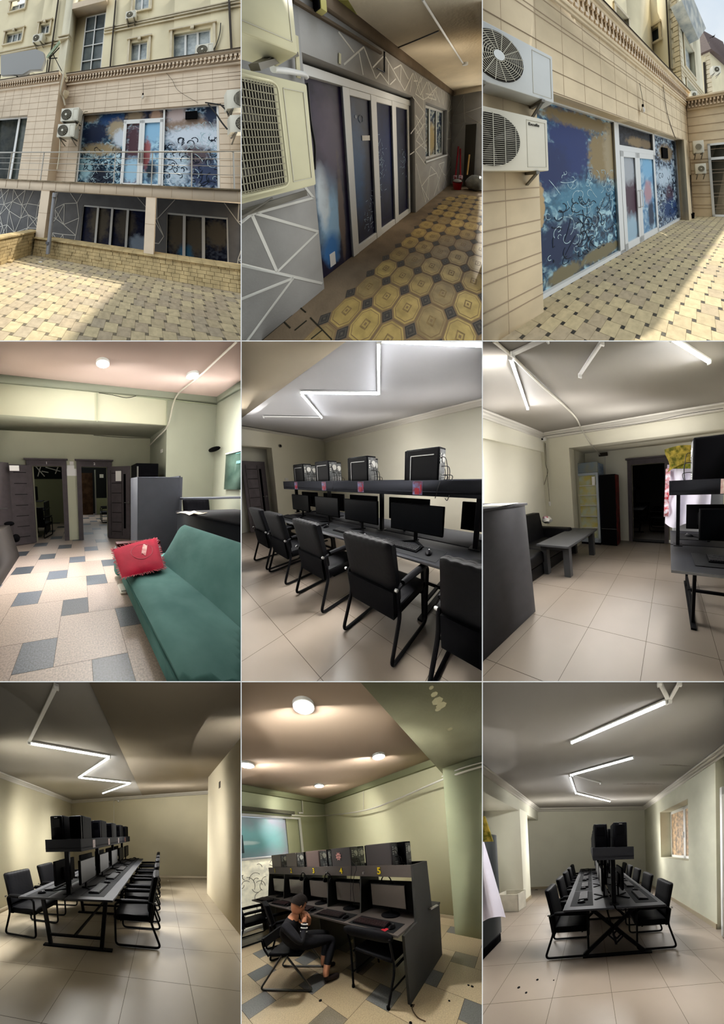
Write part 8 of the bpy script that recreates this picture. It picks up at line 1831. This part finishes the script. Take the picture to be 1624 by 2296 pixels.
for a, b, lab, on in L9:
    light_tube((a[0], a[1], ZL), (b[0], b[1], ZL), lab, on=bool(on))
    if on: strip_light((a[0], a[1], ZL - .06), (b[0], b[1], ZL - .06), LP9)
bench_desk(.295, 2.18, 6.35, 'long graphite bench desk seen end on, with crossed legs and diamond ornament', W=.63, style='X', frames=4)
tower_shelf(.295, 2.22, 6.2, 1.33, 1.49, .52, 'dark overhead shelf seen end on in the lower right room')
for i in range(5):
    y = 2.48 + .80 * i
    pc_tower((.145, y, 1.393), math.pi, 'black tower computer, ' + ord5[i] + ' of the left column on the shelf seen end on', w=.17, d=.34, h=.40, window=False, cables=False)
    pc_tower((.395, y - .06, 1.393), math.pi, 'black tower computer, ' + ord5[i] + ' of the right column on the shelf seen end on', w=.17, d=.34, h=.41, window=False, cables=False, logo=i == 0)
    station(.16, 2.68 + .80 * i, -1, 'on the left worktop seen end on, ' + ord5[i] + ' from the viewer', w=.50, lift=.14, dx=.26)
    station(.44, 2.68 + .80 * i, 1, 'on the right worktop seen end on, ' + ord5[i] + ' from the viewer', w=.50, lift=.14, dx=.26)
    office_chair((-.38 + .10, 2.66 + .80 * i, 0), -math.pi / 2, 'black padded chair on the left of the desk seen end on, ' + ord5[i] + ' from the viewer')
    office_chair((.84, 2.70 + .80 * i, 0), math.pi / 2, 'black padded chair on the right of the desk seen end on, ' + ord5[i] + ' from the viewer')
# window in the right wall
m_printwin = film('sunlit_printed_window', [], '2e3034', 'c8b08a', 9.0, (.42, .58), 'b0764c')
t = Thing('window_unit', 'white window with bright printed film in the lower right room', 'window', (2.52, 4.53, 1.12), kind=None)
for a, b in (((-.03, -.80, 0), (.03, .80, .07)), ((-.03, -.80, 1.28), (.03, .80, 1.36)), ((-.03, -.80, .0), (.03, -.73, 1.36)), ((-.03, .73, 0), (.03, .80, 1.36)), ((-.03, -.06, 0), (.03, .04, 1.36))):
    bm = nb(); box(bm, a, b, .004, 1); t.part('frame_bar', bm, m_pvc)
for a, b in ((-.73, -.06), (.04, .73)):
    bm = nb(); box(bm, (.0, a, .07), (.008, b, 1.28)); t.part('printed_pane', bm, mat('window_film_lit', 'b79a78', .5, col2='3a3c40', scale=9, emit=.35))  # the panes glow by emission in place of daylight outside
bm = nb(); box(bm, (-.05, .02, .55), (-.03, .04, .7)); t.part('handle', bm, m_pvc)
# white door leaf at the right edge
t = Thing('white_door_leaf', 'open white plastic door leaf with dark pane at the right edge of the room', 'door', (2.03, 2.62, 0), -.25)
for a, b in (((0, -.03, .02), (.12, .03, 2.35)), ((0, -.03, 2.23), (.9, .03, 2.35)), ((0, -.03, .02), (.9, .03, .20)), ((.78, -.03, .02), (.9, .03, 2.35))):
    bm = nb(); box(bm, a, b, .005, 1); t.part('frame_bar', bm, m_pvc)
bm = nb(); box(bm, (.12, -.01, .2), (.78, .01, 2.23)); t.part('pane', bm, mat('murky_glass', '1a1d22', .2, col2='50555c', scale=10))
bm = nb(); disc(bm, (.05, -.03, 1.12), (0, -1, 0), .02, .01, 10); tube(bm, smoothpath([(.05, -.05, 1.45), (.03, -.09, 1.35), (.06, -.05, 1.25)], 4), .008, 6); box(bm, (.04, -.045, 1.0), (.07, -.03, 1.12)); t.part('handle', bm, m_metal)
# fridge with cloth and rug at the left edge
t = Thing('display_fridge', 'glass fronted display fridge under a white cloth at the left edge', 'fridge', (-1.78, 2.52, 0))
bm = nb(); box(bm, (-.3, .0, .12), (.26, .55, 1.75), .01, 1); t.part('cabinet', bm, mat('fridge_grey', '4a4e50', .4))
bm = nb(); box(bm, (-.28, -.02, .2), (.235, .0, 1.65)); t.part('glass_door', bm, m_glassdark)
bm = nb(); box(bm, (.235, -.03, .12), (.265, .0, 1.7), .005, 1); t.part('door_edge', bm, m_metal)
bm = nb(); box(bm, (-.3, -.035, .0), (.27, .5, .14), .01, 1); t.part('base', bm, m_blackpl)
bm = nb(); sheet(bm, lambda u, v: Vector((-1.98 + (.62 + .22 * v) * u, 2.40 - .02 * math.sin(u * 22 + v * 2) - .02 * math.sin(u * 9), 1.66 - (1.07 - .05 * math.sin(u * 9)) * v)), 40, 14, (0, .008, 0))
single('white_cloth', 'white cloth hanging over the fridge at the left edge of the lower right room', 'cloth', bm, m_cloth)
bm = nb(); sheet(bm, lambda u, v: Vector((-1.95 + .74 * u - .08 * (1 - v) * (u > .8), 2.33 - .015 * math.sin(u * 12) , 2.13 - .34 * u * (1 - v) * .6 - .52 * v)), 24, 12, (0, .02, 0))
single('folded_rug', 'folded green and gold patterned rug above the white cloth at the left edge', 'rug', bm, m_rug)
# carton and basket
t = Thing('white_carton', 'open white cardboard carton on the floor before the pillar', 'box', (-2.0, 4.62, 0), -.1)
bm = nb()
for a, b in (((-.26, -.2, 0), (.26, .2, .02)), ((-.26, -.2, 0), (.26, -.185, .42)), ((-.26, .185, 0), (.26, .2, .44)), ((-.26, -.2, 0), (-.245, .2, .43)), ((.245, -.2, 0), (.26, .2, .43))): box(bm, a, b)
t.part('carton', bm, mat('carton_white', 'c9c4b4', .8, var=.08, scale=6))
bm = nb(); lathe(bm, [(.09, 0), (.12, .22), (.125, .23), (.11, .225), (.085, .01)], (0, 0, 0), 20)
single('plastic_basket', 'small turquoise plastic basket beside the white carton', 'basket', bm, mat('turquoise_plastic', '4a9a84', .5, col2='2f6e60', scale=40), (-2.22, 4.22, 0))
bm = nb(); tube(bm, smoothpath([(-1.427,6.6,-0.129), (-1.694,6.6,-0.143), (-1.953,6.6,0.007), (-2.031,6.6,0.011)], 5), .008, 6); tube(bm, smoothpath([(-1.422,6.6,0.008), (-1.797,6.6,-0.066), (-1.978,6.6,0.02)], 5), .008, 6)
single('floor_cable', 'black cables lying on the floor by the back wall left of the desk', 'cable', bm, m_cable)
bm = nb()
for (a, b) in (((-0.823,1.955,0), .015), ((-0.716,1.873,0), .012), ((-0.652,2.048,0), .014), ((-0.462,2.018,0), .008)): disc(bm, a, (0, 0, 1), b, .004, 7)
tb = bm
single('floor_grit', 'dark crumbs scattered on the tiles at the front left of the lower right room', 'crumbs', tb, m_blackpl, kind='stuff')
